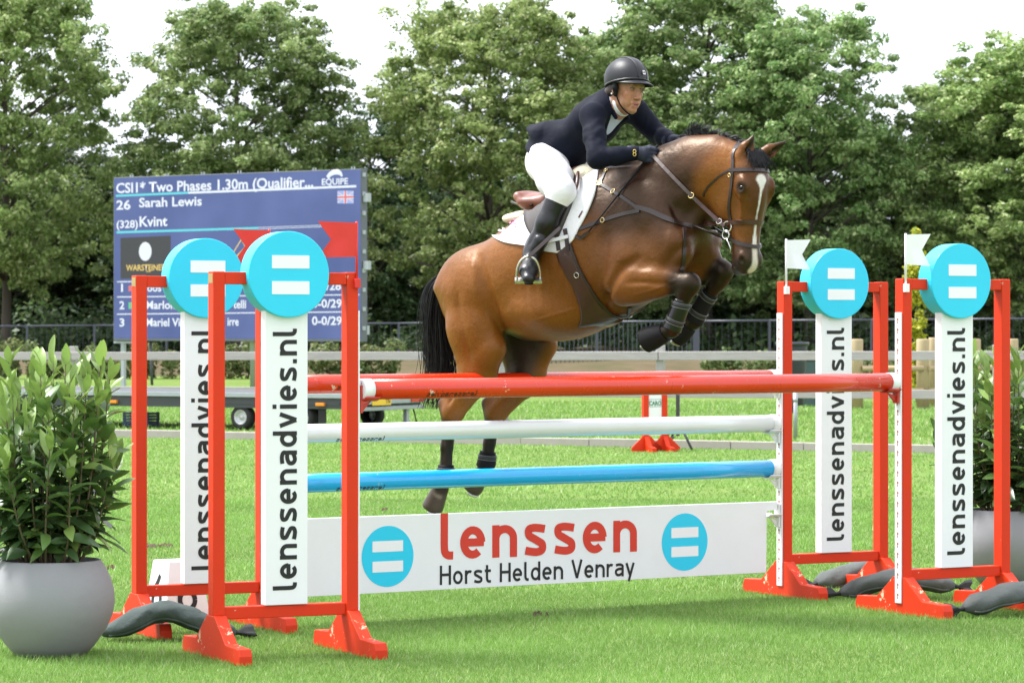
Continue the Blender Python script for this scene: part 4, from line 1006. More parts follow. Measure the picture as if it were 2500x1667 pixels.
# dark undergrowth that closes the wood near the ground
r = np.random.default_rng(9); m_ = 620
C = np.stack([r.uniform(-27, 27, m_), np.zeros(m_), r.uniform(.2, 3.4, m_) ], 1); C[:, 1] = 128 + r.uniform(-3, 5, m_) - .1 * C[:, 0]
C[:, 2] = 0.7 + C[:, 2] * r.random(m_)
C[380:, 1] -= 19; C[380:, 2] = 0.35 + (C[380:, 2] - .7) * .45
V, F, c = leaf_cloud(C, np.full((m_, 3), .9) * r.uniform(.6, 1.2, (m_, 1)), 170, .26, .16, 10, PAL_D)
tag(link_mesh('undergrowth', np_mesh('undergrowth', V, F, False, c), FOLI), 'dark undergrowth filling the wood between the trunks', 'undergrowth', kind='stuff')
def make_sapling():
    r = np.random.default_rng(97); m = 130; z = r.uniform(.3, 3.3, m); R_ = .22 * np.sin(np.pi * np.clip((z - .1) / 3.35, 0, 1)) ** .7 * r.random(m) ** .5; a = r.uniform(0, 6.28, m)
    C = np.stack([R_ * np.cos(a), R_ * np.sin(a), z], 1); V, F, c = leaf_cloud(C, np.full((m, 3), .085), 34, .07, .05, 98, [(0.38, 0.37, 0.03), (0.50, 0.46, 0.05), (0.22, 0.30, 0.05)], shell=.2)
    cm = np_mesh('crown', V, F, False, c); cm.materials.append(FOLI); mb = MB(); mb.tube([(0, 0, -.05), (.03, 0, 1.2), (-.02, 0, 3.2)], [.022, .015, .005], 6)
    tm = bpy.data.meshes.new('trunk'); tm.from_pydata(mb.V, [], mb.F); tm.materials.append(BARK); return cm, tm
# slim yellow sapling at the right
yc, yt, _ = (*make_sapling(), None)
sg = empty('yellow_sapling', (gx(2237, 61), 61, TZ)); tag(sg, 'slender yellow-leaved sapling between the right wings', 'tree')
for nm, me in (('crown', yc), ('trunk', yt)):
    o = bpy.data.objects.new(nm, me); COL.objects.link(o); o.parent = sg
for vv in yc.vertices: pass

# ---------------------------------------------------------------- distance-field modelling for bodies
def _n(v): v = np.asarray(v, float); return v / (np.linalg.norm(v) + 1e-12)
class Field:
    def __init__(s, lo, hi, h):
        s.lo = np.array(lo, float); s.h = h
        s.n = np.ceil((np.array(hi) - s.lo) / h).astype(int) + 1
        s.d = np.full(s.n, 0.5, np.float32)
        s.ax = [s.lo[i] + h * np.arange(s.n[i]) for i in range(3)]
    def _blk(s, lo, hi):
        i0 = np.clip(np.floor((np.array(lo) - s.lo) / s.h).astype(int), 0, s.n); i1 = np.clip(np.ceil((np.array(hi) - s.lo) / s.h).astype(int) + 1, 0, s.n)
        sl = tuple(slice(a, b) for a, b in zip(i0, i1))
        X = [s.ax[k][sl[k]].astype(np.float32) for k in range(3)]
        return sl, X[0][:, None, None], X[1][None, :, None], X[2][None, None, :]
    def merge(s, sl, e, k):
        a = s.d[sl]
        if k > 0:
            hh = np.maximum(k - np.abs(a - e), 0) / k; s.d[sl] = np.minimum(a, e) - hh * hh * k * 0.25
        else: s.d[sl] = np.minimum(a, e)
    def cut(s, sl, e, k):
        a = s.d[sl]; e = -e
        if k > 0:
            hh = np.maximum(k - np.abs(a - e), 0) / k; s.d[sl] = np.maximum(a, e) + hh * hh * k * 0.25
        else: s.d[sl] = np.maximum(a, e)
    def cone(s, a, b, ra, rb, k=0.04, side=None, fa=1.0, fb=None, sub=False):
        """rounded cone a->b; fa/fb = ratio of the radius along `side` to the other radius"""
        a = np.asarray(a, float); b = np.asarray(b, float); fb = fa if fb is None else fb
        m = max(ra * max(1, fa), rb * max(1, fb)) + k + 2 * s.h
        sl, X, Y, Z = s._blk(np.minimum(a, b) - m, np.maximum(a, b) + m)
        if s.d[sl].size == 0: return s
        ab = b - a; L2 = max(ab @ ab, 1e-9)
        px, py, pz = X - a[0], Y - a[1], Z - a[2]
        t = np.clip((px * ab[0] + py * ab[1] + pz * ab[2]) / L2, 0, 1)
        qx, qy, qz = px - t * ab[0], py - t * ab[1], pz - t * ab[2]
        r = ra + (rb - ra) * t; q2 = qx * qx + qy * qy + qz * qz
        if side is None or (fa == 1 and fb == 1): e = np.sqrt(q2) - r
        else:
            sd = _n(side); f = fa + (fb - fa) * t
            x = qx * sd[0] + qy * sd[1] + qz * sd[2]; w2 = np.maximum(q2 - x * x, 0); rf = r * f
            k0 = np.sqrt(x * x / (rf * rf) + w2 / (r * r)); g = np.sqrt(x * x / rf ** 4 + w2 / r ** 4) + 1e-9
            e = k0 * (k0 - 1) / g; e = np.where(k0 < 0.05, -np.minimum(r, rf), e)
        (s.cut if sub else s.merge)(sl, e.astype(np.float32), k); return s
    def chain(s, P, R, k=0.03, side=None, f=1.0, sub=False):
        f = f if hasattr(f, '__len__') else [f] * len(P)
        for i in range(len(P) - 1): s.cone(P[i], P[i + 1], R[i], R[i + 1], k, side, f[i], f[i + 1], sub)
        return s
    def ell(s, c, r, k=0.04, ax=None, sub=False):
        c = np.asarray(c, float); r = np.asarray(r, float); A = np.eye(3) if ax is None else np.array([_n(v) for v in ax])
        m = r.max() + k + 2 * s.h; sl, X, Y, Z = s._blk(c - m, c + m)
        if s.d[sl].size == 0: return s
        px, py, pz = X - c[0], Y - c[1], Z - c[2]; k0 = 0; g = 0
        for i in range(3):
            q = px * A[i][0] + py * A[i][1] + pz * A[i][2]; k0 = k0 + (q / r[i]) ** 2; g = g + (q / r[i] ** 2) ** 2
        k0 = np.sqrt(k0); e = k0 * (k0 - 1) / (np.sqrt(g) + 1e-9); e = np.where(k0 < 0.05, -r.min(), e)
        (s.cut if sub else s.merge)(sl, e.astype(np.float32), k); return s
    def loft(s, o, A, st, p=2.2, k=0.05):
        """o origin, A rows = (axis, depth axis, width axis); st rows (t, front, back, halfwidth[, width offset])"""
        A = np.array([_n(v) for v in A]); st = np.array(st, float); T = np.linspace(st[0, 0], st[-1, 0], 160)
        c = [np.array(catmull([tuple(r_) for r_ in st], 12))]; C = c[0]
        fr = np.interp(T, C[:, 0], C[:, 1]); bk = np.interp(T, C[:, 0], C[:, 2]); hw = np.maximum(np.interp(T, C[:, 0], C[:, 3]), 1e-3)
        ext = np.abs(st[:, 1:4]).max() + k + .02; ends = [np.asarray(o) + A[0] * T[0], np.asarray(o) + A[0] * T[-1]]
        sl, X, Y, Z = s._blk(np.minimum(*ends) - ext, np.maximum(*ends) + ext)
        px, py, pz = X - o[0], Y - o[1], Z - o[2]
        t = px * A[0][0] + py * A[0][1] + pz * A[0][2]; d = px * A[1][0] + py * A[1][1] + pz * A[1][2]; w = px * A[2][0] + py * A[2][1] + pz * A[2][2]
        F_, B_, W_ = np.interp(t, T, fr), np.interp(t, T, bk), np.interp(t, T, hw)
        hd = np.maximum((F_ - B_) / 2, 1e-3); cd = (F_ + B_) / 2
        k0 = (np.abs((d - cd) / hd) ** p + np.abs(w / W_) ** p) ** (1 / p)
        e = (k0 - 1) * np.minimum(hd, W_)
        e = np.maximum(e, np.maximum(t - T[-1], T[0] - t))
        s.merge(sl, e.astype(np.float32), k); return s
    def mesh(s, smooth=3):
        d = s.d; n = s.n; ins = d < 0
        cnt = np.zeros(n - 1, np.int8)
        for i in (0, 1):
            for j in (0, 1):
                for k in (0, 1): cnt += ins[i:n[0] - 1 + i, j:n[1] - 1 + j, k:n[2] - 1 + k]
        act = (cnt > 0) & (cnt < 8); I = np.argwhere(act); idx = np.full(n - 1, -1, np.int32); idx[act] = np.arange(len(I))
        acc = np.zeros((len(I), 3)); num = np.zeros(len(I))
        cor = [(i, j, k) for i in (0, 1) for j in (0, 1) for k in (0, 1)]
        val = {c: d[I[:, 0] + c[0], I[:, 1] + c[1], I[:, 2] + c[2]].astype(float) for c in cor}
        for c in cor:
            for a in range(3):
                if c[a] == 0:
                    c2 = list(c); c2[a] = 1; c2 = tuple(c2); va, vb = val[c], val[c2]
                    m = (va < 0) != (vb < 0); t = np.where(m, va / np.where(m, va - vb, 1), 0)
                    P = np.tile(np.array(c, float), (len(I), 1)); P[:, a] += t
                    acc[m] += P[m]; num[m] += 1
        V = s.lo + s.h * (I + acc / num[:, None])
        F = []
        for a in range(3):
            b, c = (a + 1) % 3, (a + 2) % 3
            sl0 = [slice(1, -1)] * 3; sl1 = [slice(1, -1)] * 3; sl0[a] = slice(0, -1); sl1[a] = slice(1, None)
            A0 = ins[tuple(sl0)]; A1 = ins[tuple(sl1)]; ch = np.argwhere(A0 != A1); off = np.ones(3, int); off[a] = 0; ch = ch + off
            fl = ins[ch[:, 0], ch[:, 1], ch[:, 2]]
            q = []
            for (db, dc) in ((-1, -1), (0, -1), (0, 0), (-1, 0)):
                g = ch.copy(); g[:, b] += db; g[:, c] += dc; q.append(idx[g[:, 0], g[:, 1], g[:, 2]])
            q = np.stack(q, 1); q[~fl] = q[~fl][:, ::-1]; F.append(q)
        F = np.concatenate(F); F = F[(F >= 0).all(1)]
        e = np.concatenate([F[:, [0, 1]], F[:, [1, 2]], F[:, [2, 3]], F[:, [3, 0]]]); e = np.concatenate([e, e[:, ::-1]])
        deg = np.bincount(e[:, 0], minlength=len(V)).astype(float)[:, None]
        for it in range(smooth * 2):
            S = np.stack([np.bincount(e[:, 0], V[e[:, 1], i], len(V)) for i in range(3)], 1) / np.maximum(deg, 1)
            V = V + (S - V) * (0.55 if it % 2 == 0 else -0.52)
        return V, F

def sstep(x, a, b): t = np.clip((x - a) / (b - a + 1e-9), 0, 1); return t * t * (3 - 2 * t)
def seg_dist(P, a, b):
    a = np.asarray(a); b = np.asarray(b); ab = b - a; t = np.clip(((P - a) @ ab) / (ab @ ab + 1e-12), 0, 1)
    return np.linalg.norm(P - a - t[:, None] * ab, axis=1), t
def paint(C, P, pts, rad, col, soft=0.02, amt=1.0):
    w = np.zeros(len(P))
    rad = rad if hasattr(rad, '__len__') else [rad] * len(pts)
    for i in range(max(1, len(pts) - 1)):
        a, b = pts[i], pts[min(i + 1, len(pts) - 1)]; d, t = seg_dist(P, a, b); r = rad[i] + (rad[min(i + 1, len(pts) - 1)] - rad[i]) * t
        w = np.maximum(w, 1 - sstep(d, r - soft, r + soft))
    return C + (np.asarray(col) - C) * (w * amt)[:, None]

# ---------------------------------------------------------------- the horse
HX, HY, HTH = 0.332, 17.35, math.radians(38)
HC, HS = math.cos(HTH), math.sin(HTH)
def hp(u, v, l):
    """photo position -> horse frame (forward, left, up) for a point at lateral offset l"""
    k = (u - 1250) / FPX; s_ = (k * (HY + HC * l) - HX - HS * l) / (HC + k * HS)
    Y = HY - HS * s_ + HC * l
    return np.array([s_, l, CAM_Z - (v - V0) * Y / FPX])
HM = Matrix.Translation((HX, HY, 0)) @ Matrix.Rotation(-HTH, 4, 'Z')
def w2h(p): return np.array(HM.inverted() @ Vector(p))
HF = Field((-1.12, -0.46, 0.45), (1.30, 0.50, 2.78), 0.0085)
# trunk from top line and belly line
top = [hp(*q, 0) for q in ((1108, 690), (1122, 662), (1168, 615), (1212, 586), (1270, 543), (1330, 502), (1390, 458), (1450, 424), (1510, 420), (1590, 448), (1660, 500), (1690, 570))]
bot = [hp(*q, 0) for q in ((1108, 720), (1170, 800), (1235, 815), (1300, 812), (1357, 803), (1423, 800), (1470, 797), (1530, 770), (1600, 725), (1660, 672), (1690, 600))]
ts = np.linspace(min(t_[0] for t_ in top), max(t_[0] for t_ in top), 26)
tz = np.interp(ts, [q[0] for q in top], [q[2] for q in top]); bz = np.interp(ts, [q[0] for q in bot], [q[2] for q in bot])
hwid = np.interp(ts, [-0.95, -0.85, -0.75, -0.60, -0.45, -0.25, 0.0, 0.2, 0.4, 0.55, 0.68, 0.78], [0.05, 0.16, 0.235, 0.27, 0.272, 0.280, 0.285, 0.262, 0.215, 0.18, 0.14, 0.06])
HF.loft((0, 0, 0), ((1, 0, 0), (0, 0, 1), (0, 1, 0)), np.stack([ts, tz, bz, hwid], 1), 2.15, 0.0)
S_ = np.array([0, 1.0, 0])
for sg in (-1, 1):
    # gluteals, point of buttock, shoulder blade, triceps
    HF.ell(hp(1168, 690, 0.125 * sg) if sg < 0 else (hp(1168, 690, -.125) * [1, -1, 1]), (0.26, 0.135, 0.20), 0.05)
    HF.ell(hp(1130, 740, -0.10) * [1, -sg * 1.0 if sg > 0 else 1, 1], (0.13, 0.10, 0.15), 0.06)
    b_ = hp(1590, 560, -0.17) * [1, 1 if sg < 0 else -1, 1]; HF.ell(b_, (0.15, 0.05, 0.25), 0.13, ((0.9, 0, 0.42), S_, (-0.42, 0, 0.9)))
    t_ = hp(1530, 650, -0.18) * [1, 1 if sg < 0 else -1, 1]; HF.ell(t_, (0.17, 0.07, 0.15), 0.06)
    c_ = hp(1640, 610, -0.12) * [1, 1 if sg < 0 else -1, 1]; HF.ell(c_, (0.12, 0.10, 0.13), 0.07)
HF.ell(hp(1355, 760, -0.02), (0.30, 0.25, 0.16), 0.08)
# withers ridge
HF.chain([hp(1385, 470, 0), hp(1450, 446, 0), hp(1520, 436, 0)], [0.06, 0.065, 0.06], 0.06, S_, 0.7)
# neck
NK = [hp(1520, 530, 0.0), hp(1595, 487, 0.0), hp(1655, 448, -0.005), hp(1708, 420, -0.01), hp(1755, 412, -0.015), hp(1792, 415, -0.02)]
HF.chain(NK, [0.235, 0.214, 0.190, 0.162, 0.134, 0.117], 0.11, S_, [0.60, 0.58, 0.56, 0.54, 0.52, 0.56])
HF.chain([hp(1490, 436, 0), hp(1590, 398, 0), hp(1680, 364, -.005), hp(1750, 360, -.012), hp(1810, 378, -.02)], [0.045, 0.042, 0.040, 0.038, 0.035], 0.05)
HF.chain([hp(1640, 600, 0), hp(1680, 555, 0), hp(1705, 520, 0)], [0.13, 0.10, 0.075], 0.07)
# head
PO = hp(1842, 379, -0.02)
yaw = math.radians(-15); HB = np.array([math.cos(yaw), math.sin(yaw), -0.03]); HB = _n(HB)      # out of the forehead
HA = _n(np.array([0.02, -0.03, -1.0]) - HB * (np.array([0.02, -0.03, -1.0]) @ HB)); HCx = np.cross(HA, HB) * -1
if HCx[1] < 0: HCx = -HCx
HSC = 0.935
def hd(a, b, c): return PO + (HA * a + HB * b + HCx * c) * HSC
HF.loft(PO, (HA, HB, HCx), np.array([(-0.045, -0.03, -0.07, 0.02), (-0.02, 0.0, -0.13, 0.068), (0.05, 0.045, -0.19, 0.100), (0.12, 0.070, -0.245, 0.112), (0.19, 0.076, -0.285, 0.112), (0.26, 0.068, -0.285, 0.102), (0.33, 0.052, -0.225, 0.087), (0.40, 0.040, -0.165, 0.076), (0.48, 0.034, -0.125, 0.068), (0.55, 0.037, -0.115, 0.070), (0.60, 0.033, -0.110, 0.068), (0.635, 0.010, -0.095, 0.058), (0.66, -0.02, -0.065, 0.025)]) * HSC, 2.35, 0.03)
for sg in (-1, 1):
    HF.ell(hd(0.178, 0.020, 0.102 * sg), (0.055, 0.040, 0.020), 0.03, (HA, HB, HCx))                         # orbit
    HF.ell(hd(0.245, -0.185, 0.074 * sg), (0.11, 0.095, 0.036), 0.04, (HA, HB, HCx))                         # cheek
    HF.cone(hd(0.25, 0.01, 0.092 * sg), hd(0.36, -0.005, 0.078 * sg), 0.016, 0.008, 0.03)                    # facial crest
    HF.ell(hd(0.575, -0.005, 0.060 * sg), (0.038, 0.030, 0.020), 0.02, (HA, HB, HCx))                        # nostril flare
    HF.ell(hd(0.185, 0.030, 0.128 * sg), (0.018, 0.021, 0.016), 0.012, (HA, HB, HCx), sub=True)              # eye socket
    HF.ell(hd(0.585, 0.008, 0.079 * sg), (0.025, 0.013, 0.018), 0.008, (HA, HB, HCx), sub=True)              # nostril
    HF.ell(hd(0.31, -0.02, 0.113 * sg), (0.06, 0.03, 0.016), 0.03, (HA, HB, HCx), sub=True)
HF.ell(hd(0.625, -0.088, 0), (0.042, 0.036, 0.048), 0.02, (HA, HB, HCx))                                     # chin and lower lip
HF.cone(hd(0.618, -0.058, -0.09), hd(0.618, -0.058, 0.09), 0.0055, 0.0055, 0.006, sub=True)                  # mouth slit
# ears
EARS = []
for (bu, bv, tu, tv, sg) in ((1816, 384, 1839, 333, -1), (1872, 382, 1917, 347, 1)):
    base = hd(0.012, -0.045, 0.058 * sg)
    dpt = lambda q: HY - HS * q[0] + HC * q[1]
    tipw = at(tu, tv, dpt(base) + (-0.02 if sg < 0 else 0.0)); tip = w2h(tipw)
    mid = base * 0.55 + tip * 0.45 + HB * 0.004; ea = _n(tip - base); EARS.append((base, tip))
    sd_ = _n(np.cross(ea, HB + HCx * 0.35 * sg))
    HF.chain([base, mid, tip], [0.034, 0.031, 0.009], 0.015, sd_, [1.1, 1.2, 1.0])
    op = _n(HB * 0.95 + HCx * 0.25 * sg)
    HF.chain([base + ea * 0.040 + op * 0.030, mid + op * 0.029, base * .25 + tip * .75 + op * .020], [0.015, 0.017, 0.007], 0.006, sd_, [0.9, 1.0, 0.9], sub=True)
# front legs
RF = dict(el=hp(1525, 700, -0.175), mid=hp(1600, 690, -0.18), kn=hp(1682, 692, -0.165), kb=hp(1675, 712, -0.165), cn=hp(1660, 752, -0.165), ft=hp(1640, 803, -0.165), pa=hp(1616, 815, -0.165), ho=hp(1584, 828, -0.165))
LF = dict(el=hp(1640, 655, 0.13), mid=hp(1700, 660, 0.15), kn=hp(1762, 662, 0.155), kb=hp(1755, 686, 0.155), cn=hp(1722, 733, 0.155), ft=hp(1694, 783, 0.155), pa=hp(1676, 800, 0.155), ho=hp(1655, 815, 0.155))
for L in (RF, LF):
    HF.chain([L['el'], L['mid'], L['kn']], [0.104, 0.076, 0.054], 0.05, S_, [0.8, 0.82, 0.95])
    HF.ell(L['el'] * .62 + L['mid'] * .38 + np.array([0, 0, -0.02]), (0.11, 0.055, 0.068), 0.05)
    HF.ell(L['kn'] + np.array([0.004, 0, -.004]), (0.062, 0.050, 0.058), 0.025)
    HF.chain([L['kn'], L['kb'], L['cn'], L['ft']], [0.050, 0.044, 0.034, 0.038], 0.02)
    HF.ell(L['ft'], (0.043, 0.042, 0.046), 0.02)
    HF.chain([L['ft'], L['pa']], [0.037, 0.036], 0.02)
    HF.chain([L['pa'], L['ho']], [0.044, 0.058], 0.01)
# hind legs
RH = dict(hip=hp(1155, 720, -0.15), th=hp(1158, 800, -0.165), st=hp(1195, 850, -0.17), ga=hp(1166, 912, -0.15), hk=hp(1106, 1004, -0.13), hb=hp(1083, 985, -0.13), h2=hp(1097, 1042, -0.13), cn=hp(1091, 1090, -0.13), ft=hp(1088, 1160, -0.13), pa=hp(1076, 1192, -0.13), ho=hp(1058, 1234, -0.13))
LH = dict(hip=hp(1240, 720, 0.14), th=hp(1265, 790, 0.165), st=hp(1320, 840, 0.17), ga=hp(1285, 915, 0.155), hk=hp(1212, 1004, 0.14), hb=hp(1189, 984, 0.14), h2=hp(1201, 1042, 0.14), cn=hp(1195, 1080, 0.14), ft=hp(1188, 1128, 0.14), pa=hp(1174, 1160, 0.14), ho=hp(1156, 1186, 0.14))
for L in (RH, LH):
    HF.chain([L['hip'], L['th'], L['ga']], [0.185, 0.168, 0.115], 0.03, S_, [0.70, 0.68, 0.68])
    HF.cone(L['th'], L['st'], 0.125, 0.10, 0.025, S_, 0.80)
    HF.chain([L['st'] * .5 + L['ga'] * .5, L['ga'], L['hk']], [0.092, 0.100, 0.066], 0.04, S_, [0.8, 0.68, 0.66])
    HF.chain([L['ga'] * .55 + L['hk'] * .45 + np.array([-.06, 0, .03]), L['hb']], [0.030, 0.027], 0.03)
    HF.ell(L['hk'], (0.066, 0.048, 0.066), 0.03); HF.cone(L['hb'], L['h2'], 0.028, 0.032, 0.02)
    HF.chain([L['hk'], L['h2'], L['cn'], L['ft']], [0.050, 0.042, 0.034, 0.038], 0.02, S_, 0.9)
    HF.ell(L['ft'], (0.044, 0.040, 0.046), 0.02); HF.chain([L['ft'], L['pa']], [0.036, 0.037], 0.02)
    HF.chain([L['pa'], L['ho']], [0.045, 0.060], 0.012)
# flank hollow, sheath, groove between thigh and flank
HF.ell(hp(1292, 806, 0.0), (0.10, 0.05, 0.05), 0.05)
V, F = HF.mesh(3)
# flat soles
for L in (RF, LF, RH, LH):
    ax_ = _n(L['ho'] - L['pa']); lim = L['ho'] + ax_ * 0.022
    t = (V - lim) @ ax_; near = np.linalg.norm(V - L['ho'], axis=1) < 0.13
    V = np.where((near & (t > 0))[:, None], V - ax_ * t[:, None] * 0.93, V)
# muscles, folds and veins pressed into the surface (both sides)
FN = np.cross(V[F[:, 2]] - V[F[:, 0]], V[F[:, 3]] - V[F[:, 1]]); VN = np.zeros_like(V)
for k in range(4):
    for i in range(3): VN[:, i] += np.bincount(F[:, k], FN[:, i], len(V))
VN /= np.linalg.norm(VN, axis=1, keepdims=True) + 1e-12
tb_ = BVHTree.FromPolygons(V.tolist(), F.tolist()); cam_l = Vector(w2h((0, 0, CAM_Z)))
def sculpt(px, width, depth, mirror=True):
    global V
    pts = []
    for (u, v) in catmull(px, 8):
        d_ = (Vector(w2h(at(u, v, 17.0))) - cam_l).normalized(); h_ = tb_.ray_cast(cam_l, d_)
        if h_[0] is not None: pts.append(np.array(h_[0]))
    for sgn in ((1, -1) if mirror else (1,)):
        P_ = [p * [1, sgn, 1] for p in pts]; best = np.full(len(V), 9.0); tt_ = np.zeros(len(V))
        c_ = np.mean(P_, 0); near_ = np.where(np.linalg.norm(V - c_, axis=1) < max(np.linalg.norm(p - c_) for p in P_) + 3 * width)[0]
        for i in range(len(P_) - 1):
            d_, t_ = seg_dist(V[near_], P_[i], P_[i + 1]); up_d = d_ < best[near_]; best[near_[up_d]] = d_[up_d]; tt_[near_[up_d]] = (i + t_[up_d]) / (len(P_) - 1)
        V = V - VN * (depth * np.exp(-(best / width) ** 2) * np.sin(np.pi * np.clip(tt_ * .9 + .05, 0, 1)) ** .5)[:, None]
sculpt([(1172, 632), (1186, 695), (1206, 752), (1226, 800)], .034, .020); sculpt([(1152, 640), (1162, 700), (1180, 755), (1206, 800)], .028, -.013)
sculpt([(1116, 700), (1122, 770), (1142, 850), (1150, 890)], .022, .008); sculpt([(1140, 680), (1150, 740), (1170, 800)], .05, -.008)
sculpt([(1556, 634), (1520, 655), (1492, 695), (1478, 745), (1490, 762)], .026, .020); sculpt([(1530, 690), (1575, 690), (1640, 695)], .014, .007); sculpt([(1530, 665), (1580, 668), (1640, 674)], .022, -.006)
sculpt([(1520, 500), (1560, 560), (1600, 625)], .04, .006); sculpt([(1580, 500), (1620, 560), (1650, 600)], .05, -.006)
sculpt([(1625, 648), (1655, 612), (1690, 600)], .026, .014); sculpt([(1716, 486), (1688, 515), (1650, 560)], .032, .010); sculpt([(1600, 440), (1660, 455), (1720, 452)], .045, .005)
sculpt([(1480, 560), (1475, 620), (1465, 690)], .04, .008); sculpt([(1450, 640), (1440, 700), (1450, 750)], .05, -.006)
for q in range(6): sculpt([(1290 + q * 24, 640 - q * 4), (1282 + q * 24, 700 - q * 2), (1290 + q * 24, 755)], .016, .0035)
sculpt([(1290, 786), (1350, 770), (1410, 752)], .007, -.005); sculpt([(1545, 722), (1600, 706), (1650, 684)], .006, -.005); 
sculpt([(1084, 1040), (1083, 1100), (1081, 1150)], .008, .005); sculpt([(1120, 930), (1108, 960), (1095, 985)], .012, .012)
# coat colours
ORA = np.array([0.215, 0.074, 0.011]); BRN = np.array([0.070, 0.023, 0.0065]); DRK = np.array([0.019, 0.0068, 0.0032]); BLK = np.array([0.0042, 0.0038, 0.0038]); GRY = np.array([0.035, 0.029, 0.027])
s_, l_, z_ = V.T
w = 0.30 * sstep(s_, -0.1, 0.35) + 0.55 * sstep(s_, 0.15, 0.55)
w = np.clip(w + 0.35 * sstep(z_ - np.interp(s_, ts, tz), -0.16, 0.0) * (s_ < 0.75), 0, 1)
Cc = ORA + (BRN - ORA) * w[:, None]
Cc = paint(Cc, V, [hp(1480, 440, 0), hp(1600, 470, 0), hp(1690, 470, 0)], [0.28, 0.36, 0.24], DRK, 0.09, 0.95)
Cc = paint(Cc, V, [hp(1620, 560, -.1), hp(1680, 520, 0)], [0.14, 0.13], DRK, 0.08, 0.8)
Cc = paint(Cc, V, [hp(1480, 745, -.25), hp(1560, 620, -.25)], 0.12, ORA * 0.75, 0.1, 0.6)
Cc = paint(Cc, V, [hp(1740, 440, -.1), hp(1775, 385, -.1)], 0.09, ORA * 1.1, 0.06, 0.8)
Cc = paint(Cc, V, [hd(0.25, -0.16, -0.07), hd(0.20, -0.2, -0.07)], 0.10, ORA * 1.05, 0.08, 0.9)
Cc = paint(Cc, V, [hd(0.20, -0.05, -0.1), hd(0.42, -0.03, -.06)], 0.07, ORA * 0.8, 0.05, 0.7)
for L in (RF, LF): Cc = paint(Cc, V, [L['el'] * .7 + L['mid'] * .3, L['mid']], 0.11, ORA * 0.85, 0.04, 0.9)
for L in (RH, LH): Cc = paint(Cc, V, [L['th'], L['ga']], 0.2, ORA, 0.06, 0.6)
# inner thighs and groin
Cc = paint(Cc, V, [RH['st'] + [.02, .11, .0], RH['ga'] + [0.04, .09, 0]], 0.085, GRY, 0.04, 0.9)
Cc = paint(Cc, V, [LH['st'] + [-.04, -.13, .02], LH['ga'] + [0.0, -.13, 0]], [0.15, 0.11], GRY * .8, 0.05, 0.95)
Cc = paint(Cc, V, [hp(1250, 815, 0), hp(1300, 822, 0)], 0.05, GRY * 1.5, 0.03, 0.7)
# black points
for L in (RF, LF):
    Cc = paint(Cc, V, [L['mid'] * .30 + L['kn'] * .70, L['kn']], 0.070, BLK, 0.022, 1.0); Cc = paint(Cc, V, [L['kn'], L['cn'], L['ft'], L['ho']], 0.075, BLK, 0.02, 1.0)
for L in (RH, LH):
    Cc = paint(Cc, V, [L['h2'], L['cn'], L['ft'], L['pa']], 0.065, BLK * 1.3, 0.02, 1.0)
    Cc = paint(Cc, V, [L['hb'] + [-.03, 0, .04], L['h2'] + [-.02, 0, 0]], 0.042, BLK, 0.025, 1.0)
    Cc = paint(Cc, V, [L['hk'], L['h2']], 0.04, BRN * .6, 0.04, 0.7)
    Cc = paint(Cc, V, [L['pa'] * .45 + L['ho'] * .55, L['ho'] + (L['ho'] - L['pa']) * .5], 0.068, np.array([0.045, 0.036, 0.030]), 0.008, 1.0)
    Cc = paint(Cc, V, [L['pa'] * .5 + L['ho'] * .5 + [.02, -.06, .02], L['pa'] * .5 + L['ho'] * .5 + [.05, -.03, .0]], 0.010, np.array([0.20, 0.17, 0.13]), 0.008, 0.8)
# face markings, muzzle, ears, eye rims
Cc = paint(Cc, V, [hd(0.0, .03, 0), hd(0.3, .07, 0)], 0.06, BRN * .9, 0.05, 0.6)
for sg in (-1, 1): Cc = paint(Cc, V, [hd(0.185, 0.030, 0.120 * sg)], 0.034, DRK * .4, 0.012, 0.95)
Cc = paint(Cc, V, [hd(0.56, -0.02, 0), hd(0.66, -0.03, 0)], [0.078, 0.11], np.array([.018, .016, .016]), 0.03, 0.95)
Cc = paint(Cc, V, [hd(0.62, -.08, 0), hd(.66, -.07, 0)], 0.045, GRY * .9, 0.02, 0.8)
for sg in (-1, 1): Cc = paint(Cc, V, [hd(0.585, 0.006, 0.074 * sg)], 0.022, BLK, 0.010, 1.0)
WHT = np.array([0.74, 0.71, 0.68])
Cc = paint(Cc, V, [hd(0.140, 0.075, -0.004), hd(0.170, 0.078, -.004)], [0.034, 0.016], WHT, 0.005)
Cc = paint(Cc, V, [hd(0.18, 0.076, -.006), hd(0.24, 0.07, -0.010), hd(0.33, 0.055, -.010), hd(0.42, 0.04, -.007), hd(0.50, 0.035, -.004)], [0.009, 0.006, 0.0045, 0.008, 0.014], WHT, 0.003)
Cc = paint(Cc, V, [hd(0.50, 0.035, -.004), hd(0.56, 0.036, 0), hd(0.61, 0.025, .008), hd(0.635, 0.01, .01)], [0.016, 0.016, 0.022, 0.028], WHT * [.95, .86, .82], 0.007)
for (b_, t_) in EARS:
    Cc = paint(Cc, V, [b_ * .62 + t_ * .38, t_], [0.0, 0.04], BLK, 0.02, 0.9)
    op = HB; Cc = paint(Cc, V, [b_ * .8 + t_ * .2 + HB * .016, b_ * .3 + t_ * .7 + HB * .012], [0.016, 0.012], BLK * 1.4, 0.006, 0.9)
hnoise = 1 + 0.05 * np.sin(s_ * 37 + z_ * 23) * np.sin(l_ * 31 + z_ * 17)
Cc = np.clip(Cc * hnoise[:, None], 0, 1)
